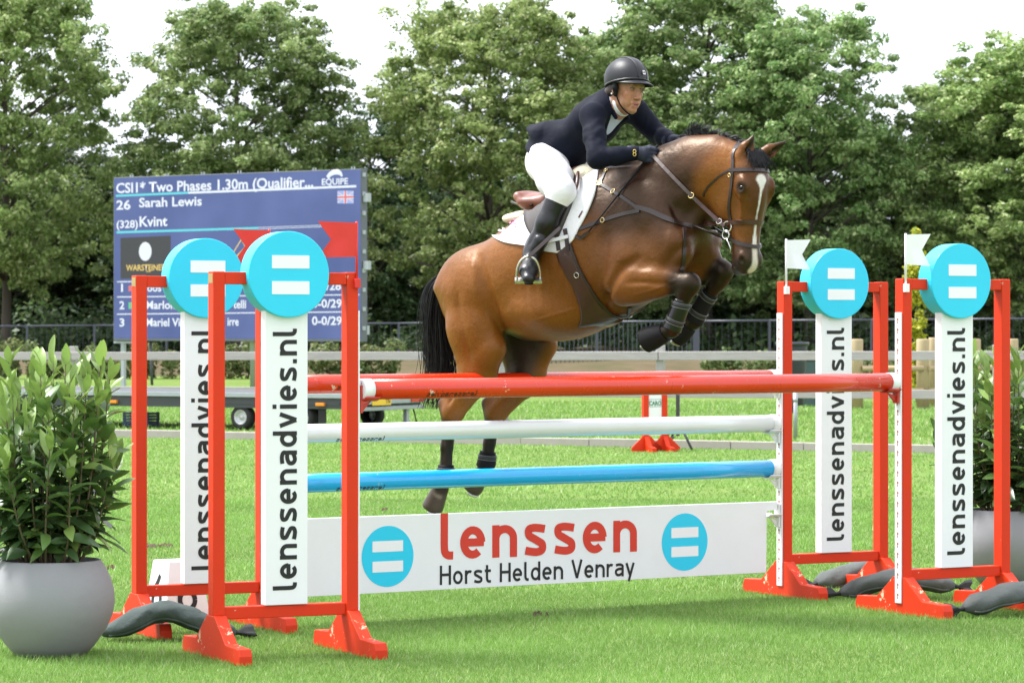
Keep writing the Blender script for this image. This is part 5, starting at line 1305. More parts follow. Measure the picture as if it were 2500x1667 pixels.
def coat_material():
    m, nt, b = nodes_of('bay_coat')
    a_ = nt.nodes.new('ShaderNodeAttribute'); a_.attribute_name = 'tint'
    c = _mix(nt, a_.outputs['Color'], (0.5, 0.5, 0.5), 0.0)
    n1 = _noise(nt, 260, 4, 0.6, _stretch(nt, 0.25, 1, 1)); c = _mix(nt, c, _mix(nt, c, (0.62, 0.60, 0.58), 1.0, 'MULTIPLY'), _ramp(nt, n1, 0.35, 0.7))
    nt.links.new(c, b.inputs['Base Color']); b.inputs['Roughness'].default_value = 0.42; b.inputs['Specular IOR Level'].default_value = 0.40
    b.inputs['Specular Tint'].default_value = (1.0, 0.74, 0.52, 1)
    n2 = _noise(nt, 5.5, 4, 0.55); n3 = _noise(nt, 300, 2, 0.5, _stretch(nt, 0.3, 1, 1))
    ad = nt.nodes.new('ShaderNodeMath'); ad.operation = 'MULTIPLY_ADD'; ad.inputs[1].default_value = 0.04
    nt.links.new(n3, ad.inputs[0]); nt.links.new(n2, ad.inputs[2]); _bump(nt, b, ad.outputs[0], 0.35, 0.035)
    return m
COAT = coat_material()
me = np_mesh('horse', V, F, True, Cc)
horse = link_mesh('horse', me, COAT); horse.matrix_world = HM
tag(horse, 'bay horse with black legs and white blaze jumping over the poles', 'horse')
HV = V; HFc = F
HBVH = BVHTree.FromPolygons([tuple(HM @ Vector(p)) for p in V], [tuple(f) for f in F.tolist()])
CAMP = Vector((0, 0, CAM_Z))
def surf(u, v, bvh=None):
    r_ = Vector(ray(u, v)).normalized(); h_ = (bvh or HBVH).ray_cast(CAMP, r_)
    if h_[0] is None:
        h_ = (bvh or HBVH).find_nearest(CAMP + Vector(ray(u, v)) * 17.0)
        return h_[0], h_[1]
    nn = h_[1]
    return h_[0], (nn if nn.dot(r_) < 0 else -nn)
# eyes
EYE = mat('horse_eye', (0.006, 0.004, 0.003), 0.22, 0.1, spec=0.35)
for sg in (-1, 1):
    mb = MB(); c = hd(0.185, 0.028, 0.1010 * sg); ring = []
    for i in range(9):
        for k in range(14):
            a = math.pi * i / 8; b = 2 * math.pi * k / 14
            q = c + 0.0195 * (HA * math.cos(a) * 0.8 + (HB * math.cos(b) + HCx * math.sin(b)) * math.sin(a)); ring.append(tuple(q))
    Fq = [(i * 14 + k, i * 14 + (k + 1) % 14, (i + 1) * 14 + (k + 1) % 14, (i + 1) * 14 + k) for i in range(8) for k in range(14)]
    mb.add(ring, Fq, True); mb.build('eye', EYE, horse)
# hair
HAIR = mat('black_horse_hair', (0.004, 0.0036, 0.004), 0.42, 0.3, 30, spec=0.35)
def hair(name, strands, parent, w=0.004):
    """strands: list of (points, width); flat tapered three-sided strips in the parent frame"""
    Vh = []; Fh = []
    for P, wd in strands:
        n = len(P); b = len(Vh)
        for i, p in enumerate(P):
            t = i / (n - 1); r_ = wd * (1 - t) ** 0.6 + 0.0006
            T = _n(P[min(i + 1, n - 1)] - P[max(i - 1, 0)]); S = _n(np.cross(T, (0.3, 0.9, 0.2))); U = np.cross(S, T)
            for k in range(3):
                a = 2.094 * k; Vh.append(tuple(p + (S * math.cos(a) + U * math.sin(a)) * r_))
        for i in range(n - 1):
            for k in range(3): Fh.append((b + i * 3 + k, b + i * 3 + (k + 1) % 3, b + (i + 1) * 3 + (k + 1) % 3, b + (i + 1) * 3 + k))
    o = link_mesh(name, np_mesh(name, Vh, Fh, True), HAIR, parent); tag(o, kind='stuff') if False else None
    return o
hr = np.random.default_rng(3)
# tail
TL = [hp(1130, 660, 0), hp(1102, 666, 0), hp(1080, 694, 0), hp(1069, 750, 0.0), hp(1070, 820, 0.01), hp(1076, 890, 0.02), hp(1072, 950, 0.02), hp(1058, 1010, 0.02)]
cen = np.array(catmull([tuple(q) for q in TL], 5)); st_ = []
for i in range(760):
    ang = hr.uniform(0, 6.28); rr = math.sqrt(hr.random()); ln = 1 - 0.5 * hr.random() ** 1.4 if i > 120 else hr.uniform(.2, .6)
    nn = max(5, int(len(cen) * ln)); wob = hr.normal(size=2) * 0.026; ph = hr.uniform(0, 6.28); P = []
    for j in range(nn):
        t = j / (len(cen) - 1); R_ = 0.022 + 0.068 * sstep(t, 0.0, 0.35) - 0.030 * sstep(t, .75, 1)
        P.append(cen[j] + np.array([math.cos(ang) * rr * R_ * .9, math.sin(ang) * rr * R_ * .8, 0.0]) + np.array([wob[0], wob[1], 0]) * t * 1.3 + 0.015 * np.array([math.sin(ph + t * 9), math.cos(ph + t * 7), 0]) * t)
    st_.append((P, 0.0032))
hair('tail', st_, horse)
# mane and forelock
st_ = []
crest = np.array(catmull([tuple(hp(u, v, -0.004)) for (u, v) in ((1600, 378), (1640, 356), (1680, 346), (1720, 343), (1760, 345), (1800, 354), (1830, 368))], 16))
for i in range(520):       # short even mane
    j = hr.integers(0, len(crest)); t = j / (len(crest) - 1); root = crest[j] + np.array([hr.normal() * .01, hr.normal() * 0.012, -0.012])
    ln = (0.020 + .022 * hr.random()) * (0.5 + 0.5 * sstep(t, .1, .35)); d0 = _n(np.array([-0.5 + hr.normal() * .25, 0.25 + hr.normal() * .25, 0.8])); d1 = _n(np.array([-0.9, 0.3 + hr.normal() * .4, -.1 + hr.normal() * .2])); P = [root]
    for q in range(5): P.append(P[-1] + _n(d0 * (1 - q / 4) + d1 * (q / 4)) * ln / 3)
    st_.append((P, 0.0024))
for lk in (((1706, 346), (1692, 322), (1690, 304), (1700, 288)), ((1718, 345), (1708, 322), (1704, 306), (1713, 294)), ((1730, 345), (1722, 324), (1722, 308), (1735, 302)), ((1745, 346), (1738, 326), (1746, 315), (1760, 318)), ((1762, 348), (1760, 330), (1772, 322), (1786, 330)), ((1780, 350), (1782, 335), (1795, 330), (1806, 340)), ((1694, 348), (1678, 332), (1668, 326), (1660, 330)), ((1800, 355), (1806, 342), (1818, 342), (1828, 352)), ((1712, 345), (1698, 330), (1684, 320), (1676, 308)), ((1738, 345), (1728, 332), (1716, 322), (1708, 318)), ((1756, 346), (1750, 334), (1742, 326), (1738, 318))):
    base_ = np.array(catmull([tuple(hp(u, v + 6, 0.0)) for (u, v) in lk], 5)); n_ = len(base_)
    for k in range(46):
        o_ = hr.normal(size=3) * [.010, .014, .004]; sp_ = hr.normal(size=3) * [.012, .016, .010]; ph = hr.uniform(0, 6.28); ln = int(n_ * (1 - .45 * hr.random() ** 2))
        st_.append(([base_[q] + o_ * (1 - .5 * q / n_) + sp_ * (q / n_) ** 1.5 + .003 * np.array([math.sin(ph + q * .6), math.cos(ph + q * .5), 0]) for q in range(max(4, ln))], 0.0025))
for i in range(260):      # roached hair lying along the lower crest
    j = hr.integers(0, len(crest) // 2); root = crest[j] + np.array([0, hr.normal() * .012, -0.01]); P = [root]
    for q in range(5): P.append(P[-1] + _n(np.array([-.6, .15 + hr.normal() * .3, .25 - .15 * q])) * 0.013)
    st_.append((P, 0.0022))
hair('mane', st_, horse)
st_ = []
for i in range(420):
    c0 = hr.normal() * 0.030; root = hd(-0.04 + hr.random() * .02, -0.05 + hr.random() * .05, np.clip(c0, -.055, .055)); P = [root]
    tgt = hr.normal() * .03 + .012; ln = 0.006 + 0.012 * hr.random() ** 1.5
    for q in range(7):
        a_ = -0.035 + ln * (q + 1); fb = np.interp(a_, [-.045, -.02, .05, .12], [-.03, 0.0, .045, .068])
        P.append(hd(a_, fb + 0.004 + hr.random() * .010, np.clip(c0, -.06, .06) + tgt * q / 6))
    st_.append((P, 0.0024))
hair('forelock', st_, horse)

# horseshoes
for L in (RF, LF, RH, LH):
    ax_ = _n(L['ho'] - L['pa']); c_ = L['ho'] + ax_ * 0.030; x_ = _n(np.cross(ax_, (0.1, 0.2, 1))); y_ = np.cross(ax_, x_)
    mb = MB(); mb.tube([Vector(c_ + (x_ * math.cos(a) + y_ * math.sin(a)) * 0.050) for a in np.linspace(-2.4, 2.4, 20)], .0085, 6); mb.build('horseshoe', mat('shoe_steel', (0.45, 0.44, 0.42), .35, metal=.7) if 'shoe_steel' not in bpy.data.materials else bpy.data.materials['shoe_steel'], horse)

# ---------------------------------------------------------------- tack
LEATHER = mat('brown_leather', (0.020, 0.0095, 0.007), 0.42, 0.25, 14, bump=0.15, bscale=120, coat=0.1)
LEATHER_R = mat('reddish_leather', (0.050, 0.016, 0.010), 0.38, 0.2, 10, bump=0.12, bscale=90, coat=0.15)
LEATHER_P = mat('seat_leather', (0.22, 0.085, 0.06), 0.4, 0.15, 10, bump=0.08)
LEATHER_G = mat('grey_flap_leather', (0.040, 0.031, 0.028), 0.5, 0.2, 10, bump=0.1)
STEEL = mat('polished_steel', (0.60, 0.58, 0.54), 0.22, 0.08, 9, metal=0.85)
BRASSB = mat('brass_buckle', (0.62, 0.46, 0.20), 0.28, 0.08, 9, metal=0.8)
PADW = mat('white_saddle_cloth', (0.78, 0.77, 0.79), 0.85, 0.04, 12, bump=0.3, bscale=70)
FLEECE = mat('cream_fleece', (0.66, 0.61, 0.46), 0.95, 0.15, 25, bump=0.9, bscale=55)
HMI = HM.inverted()
def to_local(o, V): M = o.matrix_world.inverted(); return V
class Thing:
    """a thing whose parts are given in world coordinates"""
    def __init__(s, name, loc, label, cat, group=None):
        s.o = empty(name, loc); s.l = Vector(loc); tag(s.o, label, cat, group)
    def part(s, mb, name, m, parent=None):
        mb.V = [tuple(Vector(v) - s.l) for v in mb.V]; return mb.build(name, m, parent or s.o)
def mirror_h(p): q = HMI @ Vector(p); q.y = -q.y; return HM @ q
def strap_mesh(mb, P, N, w, th, off=0.002):
    """ribbon with rectangular section following points P with normals N (world)"""
    n = len(P); V = []
    ww = w if hasattr(w, '__len__') else [w] * n
    for i in range(n):
        T = (P[min(i + 1, n - 1)] - P[max(i - 1, 0)]).normalized(); S = T.cross(N[i]).normalized(); U = N[i]
        for (a, b) in ((-1, 0), (-0.92, 1), (0.92, 1), (1, 0)): V.append(P[i] + S * (a * ww[i] / 2) + U * (off + b * th))
    F = [(i * 4 + k, i * 4 + (k + 1) % 4, (i + 1) * 4 + (k + 1) % 4, (i + 1) * 4 + k) for i in range(n - 1) for k in range(4)]
    F += [(3, 2, 1, 0), ((n - 1) * 4, (n - 1) * 4 + 1, (n - 1) * 4 + 2, (n - 1) * 4 + 3)]
    mb.add(V, F, False); return mb
def px_path(px, step=6, bvh=None):
    q = catmull(px, 10); P = []; N = []
    for (u, v) in q:
        p, nn = surf(u, v, bvh); P.append(Vector(p)); N.append(Vector(nn))
    for _ in range(3):
        P = [P[0]] + [(P[i - 1] + P[i] * 2 + P[i + 1]) / 4 for i in range(1, len(P) - 1)] + [P[-1]]
        N = [N[0]] + [(N[i - 1] + N[i] * 2 + N[i + 1]).normalized() for i in range(1, len(N) - 1)] + [N[-1]]
    return P, N
def both(mbs, P, N, w, th, off=0.002):
    strap_mesh(mbs[0], P, N, w, th, off)
    P2 = [mirror_h(p) for p in P]; R3 = HM.to_3x3(); N2 = []
    for nn in N: q = R3.inverted() @ nn; q.y = -q.y; N2.append(R3 @ q)
    strap_mesh(mbs[1], P2[::-1], N2[::-1], w, th, off)
def ring(mb, c, r, nrm, t=0.004, n=20, ell=1.0, up=None):
    c = Vector(c); nrm = Vector(nrm).normalized(); a = (Vector(up) if up else Vector((0, 0, 1))); a = (a - nrm * a.dot(nrm)).normalized(); b = nrm.cross(a)
    mb.tube([c + (a * math.cos(2 * math.pi * k / n) + b * math.sin(2 * math.pi * k / n) * ell) * r for k in range(n + 1)], t, 6, cap=False)
def grid_patch(L, R, nt, nw, o0, o1, bvh=None, bulge=0.0):
    """sheet spanned between two pixel curves, laid on the horse; returns MB and its mirror"""
    Lq = catmull(L, 12); Rq = catmull(R, 12); Pm = []; Nm = []
    for i in range(nt):
        t = i / (nt - 1); a = Lq[int(round(t * (len(Lq) - 1)))]; b = Rq[int(round(t * (len(Rq) - 1)))]
        for j in range(nw):
            q = a + (b - a) * (j / (nw - 1)); p, nn = surf(q[0], q[1], bvh); Pm.append(np.array(p)); Nm.append(np.array(nn))
    P = np.array(Pm).reshape(nt, nw, 3); N = np.array(Nm).reshape(nt, nw, 3)
    for _ in range(4):
        for A in (P, N):
            B = A.copy(); B[1:-1, 1:-1] = (A[:-2, 1:-1] + A[2:, 1:-1] + A[1:-1, :-2] + A[1:-1, 2:]) / 4; A[:] = 0.4 * A + 0.6 * B
    N /= np.linalg.norm(N, axis=2, keepdims=True)
    bl_ = np.zeros((nt, nw))
    if bulge:
        tt = np.linspace(0, 1, nt)[:, None]; ww = np.linspace(0, 1, nw)[None]; bl_ = bulge * (np.sin(np.pi * tt) * np.sin(np.pi * ww)) ** 0.5
    T = P + N * (o1 + bl_)[..., None]; Bm = P + N * o0
    V = np.concatenate([T.reshape(-1, 3), Bm.reshape(-1, 3)]); m = nt * nw; F = []
    for i in range(nt - 1):
        for j in range(nw - 1):
            a = i * nw + j; F.append((a, a + 1, a + nw + 1, a + nw)); F.append((m + a + nw, m + a + nw + 1, m + a + 1, m + a))
    edge = [(0, j) for j in range(nw)] + [(i, nw - 1) for i in range(1, nt)] + [(nt - 1, j) for j in range(nw - 2, -1, -1)] + [(i, 0) for i in range(nt - 2, 0, -1)]
    ei = [i * nw + j for i, j in edge]
    for q in range(len(ei)): a, b = ei[q], ei[(q + 1) % len(ei)]; F.append((b, a, m + a, m + b))
    A = MB(); A.add([Vector(v) for v in V], F, True)
    Bb = MB(); Bb.add([mirror_h(v) for v in V], [f[::-1] for f in F], True)
    return A, Bb, P, N
# saddle cloth
W0 = HM @ Vector((0.05, 0, 2.2))
cloth = Thing('saddle_cloth', tuple(W0), 'white saddle cloth under the saddle on the bay horse', 'saddle cloth')
A, B_, PP, NN = grid_patch([(1266, 545), (1232, 553), (1203, 566), (1207, 581), (1237, 594), (1288, 601), (1333, 614)], [(1462, 412), (1459, 440), (1453, 474), (1435, 520), (1414, 560), (1398, 589), (1362, 618)], 34, 34, 0.001, 0.012)
top_row = [Vector(PP[0, j] + NN[0, j] * 0.012) for j in range(34)]
cloth.part(A, 'right_panel', PADW); cloth.part(B_, 'left_panel', PADW)
mb = MB(); Vt = []; mid = []
for p in top_row:
    m2 = mirror_h(p); c = (p + m2) / 2 + Vector((0, 0, 0.015)); Vt += [p, (p + c) / 2 + Vector((0, 0, .012)), c, (m2 + c) / 2 + Vector((0, 0, .012)), m2]
mb.add(Vt, [(i * 5 + k, i * 5 + k + 1, (i + 1) * 5 + k + 1, (i + 1) * 5 + k) for i in range(33) for k in range(4)], True); cloth.part(mb, 'spine_panel', PADW)
PINK = mat('pink_print', (0.70, 0.12, 0.28), 0.7); PALEP = mat('pale_pink_print', (0.62, 0.50, 0.56), 0.7); LAB = mat('dark_label', (0.09, 0.015, 0.02), 0.6)
def decal(px, m, name, th=0.0135):
    mb = MB(); V = []
    for (u, v) in px: p, nn = surf(u, v); V.append(Vector(p) + Vector(nn) * (th + .002))
    mb.add(V, [tuple(range(len(V)))]); 
    return cloth.part(mb, name, m)
decal([(1414, 532), (1424, 516), (1426, 518), (1417, 534)], LAB, 'label')
for (a, b, r_) in ((1250, 548, 2.6), (1258, 541, 2.2), (1262, 550, 2.4), (1254, 556, 2), (1263, 557, 2), (1257, 548, 2), (1248, 541, 1.6)): decal([(a + r_ * math.cos(q), b + r_ * 1.2 * math.sin(q)) for q in np.linspace(0, 6.28, 7)[:-1]], PINK, 'emblem')
def pad_text(text, u0, v0, u1, v1, size):
    strokes = {'S': 's', 'A': 'a', 'R': 'r', 'C': 'e', 'E': 'e', 'N': 'n'}
    cu = font_text('lettering', text, 1.0, PALEP, None, Matrix.Identity(4)); me = cu.data
    xs_ = [v.co.x for v in me.vertices]; x0, x1 = min(xs_), max(xs_)
    for v in me.vertices:
        t = (v.co.x - x0) / (x1 - x0); p, nn = surf(u0 + (u1 - u0) * t, v0 + (v1 - v0) * t - v.co.y * size); q = Vector(p) + Vector(nn) * 0.0145 - cloth.l; v.co = q
    cu.parent = cloth.o
pad_text('SARACEN', 1212, 567, 1279, 578, 15)
# saddle: seat by distance field, flaps as sheets
sad = Thing('saddle', tuple(W0), 'brown leather jumping saddle on the white cloth', 'saddle')
SF = Field(HV.min(0) * 0 + np.array([-0.55, -0.30, 1.9]), (0.50, 0.30, 2.62), 0.007)
ca, se, po = hp(1306, 490, 0), hp(1350, 485, 0), hp(1418, 428, 0)
SF.chain([ca + [0, 0, -.01], se + [0, 0, -.015], po], [0.050, 0.050, 0.042], 0.04, S_, [2.9, 2.2, 1.9])
SF.cone(ca + [-.03, -.11, .02], ca + [-.03, .11, .02], 0.026, 0.026, 0.03); SF.ell(ca + [-.04, 0, .025], (0.026, 0.12, 0.026), 0.02)
SF.ell(po + [0.0, 0, .02], (.035, .08, .03), .02)
Vs, Fs = SF.mesh(3); mb = MB(); mb.add([HM @ Vector(v) for v in Vs], Fs.tolist(), True); sad.part(mb, 'seat', LEATHER_P)
A, B_, PP, NN = grid_patch([(1305, 490), (1292, 508), (1287, 535), (1293, 558), (1308, 582)], [(1414, 428), (1410, 455), (1402, 495), (1388, 532), (1368, 578)], 20, 16, 0.013, 0.030)
sad.part(A, 'right_flap', LEATHER_G); sad.part(B_, 'left_flap', LEATHER_G)
for (pxs, r0, m_, nm) in (([(1409, 432), (1402, 455), (1393, 490), (1382, 522), (1370, 545)], 0.020, LEATHER_R, 'knee_roll'), ([(1420, 436), (1418, 458), (1412, 482)], 0.012, LEATHER_R, 'block')):
    P, N = px_path(pxs); ma, mbb = MB(), MB(); path = [p + n_ * 0.040 for p, n_ in zip(P, N)]; rad = [r0 * (0.5 + 0.5 * math.sin(math.pi * min(1, 0.15 + i / len(path)))) for i in range(len(path))]
    ma.tube(path, rad, 10); mbb.tube([mirror_h(p) for p in path], rad, 10); sad.part(ma, nm, m_); sad.part(mbb, nm, m_)
# fleece half pad
fle = Thing('fleece_pad', tuple(W0), 'cream fleece pad showing before and behind the saddle', 'saddle pad')
SF = Field((-0.75, -0.32, 1.9), (0.55, 0.32, 2.62), 0.008)
fr_ = hp(1430, 418, 0); re_ = hp(1296, 528, 0)
SF.ell(fr_ + [0.05, 0, -.012], (0.09, 0.10, 0.055), 0.03); SF.ell(fr_ + [.03, -.07, -.03], (.08, .05, .05), .03); SF.ell(fr_ + [.03, .07, -.03], (.08, .05, .05), .03)
SF.ell(re_ + [-.03, -.11, -.015], (0.07, 0.06, 0.030), 0.03); SF.ell(re_ + [-.03, .10, .0], (0.07, 0.06, 0.030), 0.03); SF.ell(re_ + [-.02, 0, .0], (.08, .1, .035), .03); SF.chain([re_ + [0, 0, 0], fr_ + [0, 0, -.03]], [.03, .03], .02, S_, 2.5)
Vs, Fs = SF.mesh(2); mb = MB(); mb.add([HM @ Vector(v) for v in Vs], Fs.tolist(), True); fle.part(mb, 'fleece', FLEECE)
P0, P1 = hp(1249, 493, -.03), hp(1300, 500, -.12); mb = MB(); mb.tube([HM @ Vector(P0 + (P1 - P0) * t + [0, 0, -.012 * math.sin(math.pi * t)]) for t in np.linspace(0, 1, 7)], .008, 6); sad.part(mb, 'rear_strap', LEATHER)
# girth with stud guard
gir = Thing('girth', tuple(HM @ Vector((0.15, 0, 1.75))), 'broad brown leather girth with stud guard round the horse', 'girth')
A, B_, PP, NN = grid_patch([(1358, 606), (1364, 632), (1379, 665), (1400, 702), (1416, 745), (1418, 778), (1411, 796)], [(1392, 600), (1398, 622), (1414, 660), (1438, 702), (1462, 740), (1490, 764), (1522, 776)], 26, 12, 0.002, 0.011)
gir.part(A, 'right_half', LEATHER_R); gir.part(B_, 'left_half', LEATHER_R)
mb = MB(); bp = [Vector(PP[-1, j] + NN[-1, j] * .008) for j in range(12)]; Vt = []
for p in bp: m2 = mirror_h(p); Vt += [p, p.lerp(m2, .33) - Vector((0, 0, .012)), p.lerp(m2, .66) - Vector((0, 0, .012)), m2]
mb.add(Vt, [(i * 4 + k, i * 4 + k + 1, (i + 1) * 4 + k + 1, (i + 1) * 4 + k) for i in range(11) for k in range(3)], True); gir.part(mb, 'stud_guard', LEATHER_R)
for pxs in ([(1394, 596), (1402, 622), (1418, 660), (1442, 702), (1468, 742), (1500, 768), (1540, 768)],):
    P, N = px_path(pxs); m1, m2 = MB(), MB(); both((m1, m2), P, N, 0.016, 0.006, 0.010); gir.part(m1, 'edge_strap', LEATHER); gir.part(m2, 'edge_strap', LEATHER)
for pxs in ([(1362, 566), (1365, 590), (1368, 612)], [(1383, 560), (1388, 590), (1390, 612)]):
    P, N = px_path(pxs); m1, m2 = MB(), MB(); both((m1, m2), P, N, 0.024, 0.005, 0.016); gir.part(m1, 'billet', LEATHER); gir.part(m2, 'billet', LEATHER)
P, N = px_path([(1340, 591), (1365, 585), (1392, 578)]); m1 = MB(); strap_mesh(m1, P, N, 0.020, .004, .022); gir.part(m1, 'white_keeper', PADW)
p_, n_ = surf(1411, 671); mb = MB(); ring(mb, Vector(p_) + Vector(n_) * .016, 0.014, n_, .0025); gir.part(mb, 'ring', STEEL)
# breastplate
brs = Thing('breastplate', tuple(HM @ Vector((0.45, 0, 2.1))), 'dark brown leather breastplate strapped round the horse chest', 'breastplate')
for (pxs, w_) in (([(1412, 424), (1440, 436), (1464, 449), (1498, 468), (1533, 490), (1556, 507)], .018), ([(1552, 505), (1585, 514), (1622, 531), (1660, 547), (1690, 552)], [0.030] * 100), ([(1372, 573), (1420, 557), (1472, 538), (1520, 523), (1562, 514)], .022), ([(1480, 415), (1473, 432), (1464, 447)], .016)):
    P, N = px_path(pxs); m1, m2 = MB(), MB()
    ww = w_ if not hasattr(w_, '__len__') else [0.030 - 0.006 * abs(2 * i / len(P) - 1) for i in range(len(P))]
    both((m1, m2), P, N, ww, 0.005, 0.002); brs.part(m1, 'strap', LEATHER); brs.part(m2, 'strap', LEATHER)
P, N = px_path([(1671, 556), (1671, 590), (1669, 630), (1664, 662)]); m1 = MB(); strap_mesh(m1, P, N, .022, .005); brs.part(m1, 'chest_strap', LEATHER)
c1 = surf(1690, 552)[0]; cc = [HM @ Vector(q) for q in ([*(np.array(HMI @ Vector(c1)) * [1, t, 1] + [0.035 * (1 - t * t), 0, 0])] for t in np.linspace(1, -1, 9))]
mb = MB(); mb.tube(cc, .009, 6); brs.part(mb, 'front_strap', LEATHER)
for (u, v, r_) in ((1464, 448, .016), (1498, 468, .013), (1472, 538, .012), (1480, 418, .011)):
    p_, n_ = surf(u, v); mb = MB(); ring(mb, Vector(p_) + Vector(n_) * .007, r_, n_, .0028); brs.part(mb, 'buckle', BRASSB)
# bridle
HDW = HM @ Vector(hd(0.25, 0, 0)); brd_ = Thing('bridle', tuple(HDW), 'brown leather bridle with nosebands and reins on the horse head', 'bridle')
R3 = HM.to_3x3(); wA, wB, wC = [R3 @ Vector(x) for x in (HA, HB, HCx)]
def hdw(a, b, c): return HM @ Vector(hd(a, b, c))
def head_ring(c, nrm, w_, th, n=48, a0=0, a1=360, off=.001, name='strap', m=LEATHER):
    c = Vector(c); nrm = Vector(nrm).normalized(); x = (wB - nrm * wB.dot(nrm)).normalized(); y = nrm.cross(x); P = []; N = []
    for k in range(n + 1):
        a = math.radians(a0 + (a1 - a0) * k / n); d = x * math.cos(a) + y * math.sin(a); h_ = HBVH.ray_cast(c + d * 0.6, -d)
        if h_[0] is None or (h_[0] - c).length > .4: continue
        P.append(h_[0]); N.append(h_[1] if h_[1].dot(d) > 0 else -h_[1])
    for _ in range(3):
        P = [P[0]] + [(P[i - 1] + P[i] * 2 + P[i + 1]) / 4 for i in range(1, len(P) - 1)] + [P[-1]]; N = [N[0]] + [(N[i - 1] + N[i] * 2 + N[i + 1]).normalized() for i in range(1, len(N) - 1)] + [N[-1]]
    mb = MB(); strap_mesh(mb, P, N, w_, th, off); return brd_.part(mb, name, m)
head_ring(hdw(.088, -.06, 0), wA + wB * 0.02, .020, .008, name='browband', a0=-95, a1=95)
head_ring(hdw(.375, -.05, 0), wA + wB * 0.04, .026, .008, name='noseband', m=LEATHER_R)
head_ring(hdw(.485, -.04, 0), wA - wB * 0.28, .020, .009, name='flash_noseband')
for sg in (-1, 1):
    pts_ = [(-.02, -.075, .075), (.05, -.055, .11), (.095, -.045, .13), (.20, -.055, .135), (.30, -.075, .12), (.39, -.085, .1)]
    P = []; N = []
    for q in catmull(pts_, 8):
        p = hdw(q[0], q[1], q[2] * sg); h_ = HBVH.find_nearest(p); P.append(h_[0]); N.append(h_[1] if h_[1].dot(wC * sg) > 0 else -h_[1])
    mb = MB(); strap_mesh(mb, P, N, .017, .005); brd_.part(mb, 'cheekpiece', LEATHER)
    P = []; N = []
    for q in catmull([(.085, -.06, .13), (.12, -.13, .13), (.17, -.22, .12), (.20, -.30, .07), (.21, -.31, 0.0)], 8):
        p = hdw(q[0], q[1], q[2] * sg); h_ = HBVH.find_nearest(p); P.append(h_[0]); N.append(h_[1] if h_[1].dot(p - hdw(q[0], -.1, 0)) > 0 else -h_[1])
    mb = MB(); strap_mesh(mb, P, N, .011, .004); brd_.part(mb, 'throatlatch', LEATHER)
    for (a, b, r_) in ((.40, -.105, .027), (.445, -.115, .022)):
        mb = MB(); ring(mb, hdw(a, b, .088 * sg), r_, wC * sg + wB * .2, .0038); brd_.part(mb, 'bit_ring', STEEL)
    mb = MB(); mb.tube([hdw(.46, -.11, .088 * sg), hdw(.52, -.075, .083 * sg), hdw(.55, -.085, .075 * sg)], .004, 6); brd_.part(mb, 'curb', STEEL)
    mb = MB(); ring(mb, hdw(.118, -.05, .136 * sg), .009, wC * sg, .0026); brd_.part(mb, 'buckle', BRASSB)
P = [hdw(-.02, -.075, .075), hdw(-.055, -.09, .03), hdw(-.06, -.095, 0), hdw(-.055, -.09, -.03), hdw(-.02, -.075, -.075)]
P = [Vector(q) for q in catmull([tuple(p) for p in P], 5)]; N = []
Pq = []
for p in P: h_ = HBVH.find_nearest(p); Pq.append(h_[0]); N.append(h_[1] if h_[1].z > 0 else -h_[1])
mb = MB(); strap_mesh(mb, Pq, N, .028, .005); brd_.part(mb, 'crownpiece', LEATHER)
HANDR, HANDL = hp(1594, 380, -0.115), hp(1652, 352, 0.07)
for (hand, sg) in ((HANDR, -1), (HANDL, 1)):
    b0 = Vector(hdw(.40, -.125, .088 * sg)); a0_ = HM @ Vector(hand); path = [a0_.lerp(b0, t) + Vector((0, 0, -0.012 * math.sin(math.pi * t))) for t in np.linspace(0, 1, 14)]
    if sg > 0: path = [p + Vector((0.02, 0.05, 0.02)) * math.sin(math.pi * t) for p, t in zip(path, np.linspace(0, 1, 14))]
    if sg < 0:
        q_ = []
        for p in path:
            d_ = p - CAMP; h_ = HBVH.ray_cast(CAMP, d_.normalized())
            q_.append(h_[0] - d_.normalized() * .016 if h_[0] is not None and (h_[0] - CAMP).length < d_.length + .012 else p)
        for _ in range(3): q_ = [q_[0]] + [(q_[i - 1] + q_[i] * 2 + q_[i + 1]) / 4 for i in range(1, 13)] + [q_[-1]]
        path = q_
    nn = Vector((-0.45, -0.75, 0.35)).normalized(); mb = MB(); strap_mesh(mb, path, [nn] * 14, .019, .004, 0); brd_.part(mb, 'rein', LEATHER if sg > 0 else mat('rein_leather', (0.07, 0.048, 0.042), .5))
    if sg < 0:
        for (t, m_) in ((.60, BRASSB), (.93, STEEL)):
            mb = MB(); ring(mb, path[int(t * 13)] + nn * .004, .015, nn, .0028); brd_.part(mb, 'buckle', m_)
        mb = MB(); strap_mesh(mb, path[8:], [nn] * 6, .021, .008, .001); brd_.part(mb, 'rein_stop', LEATHER_R)
# martingale strap from the chest to the bit
mb = MB(); a0_ = Vector(surf(1688, 549)[0]); b0 = hdw(.445, -.14, -.088); mb.tube([a0_, a0_.lerp(b0, .5) + Vector((0, 0, -.006)), b0], .0055, 6); brs.part(mb, 'martingale_strap', LEATHER)
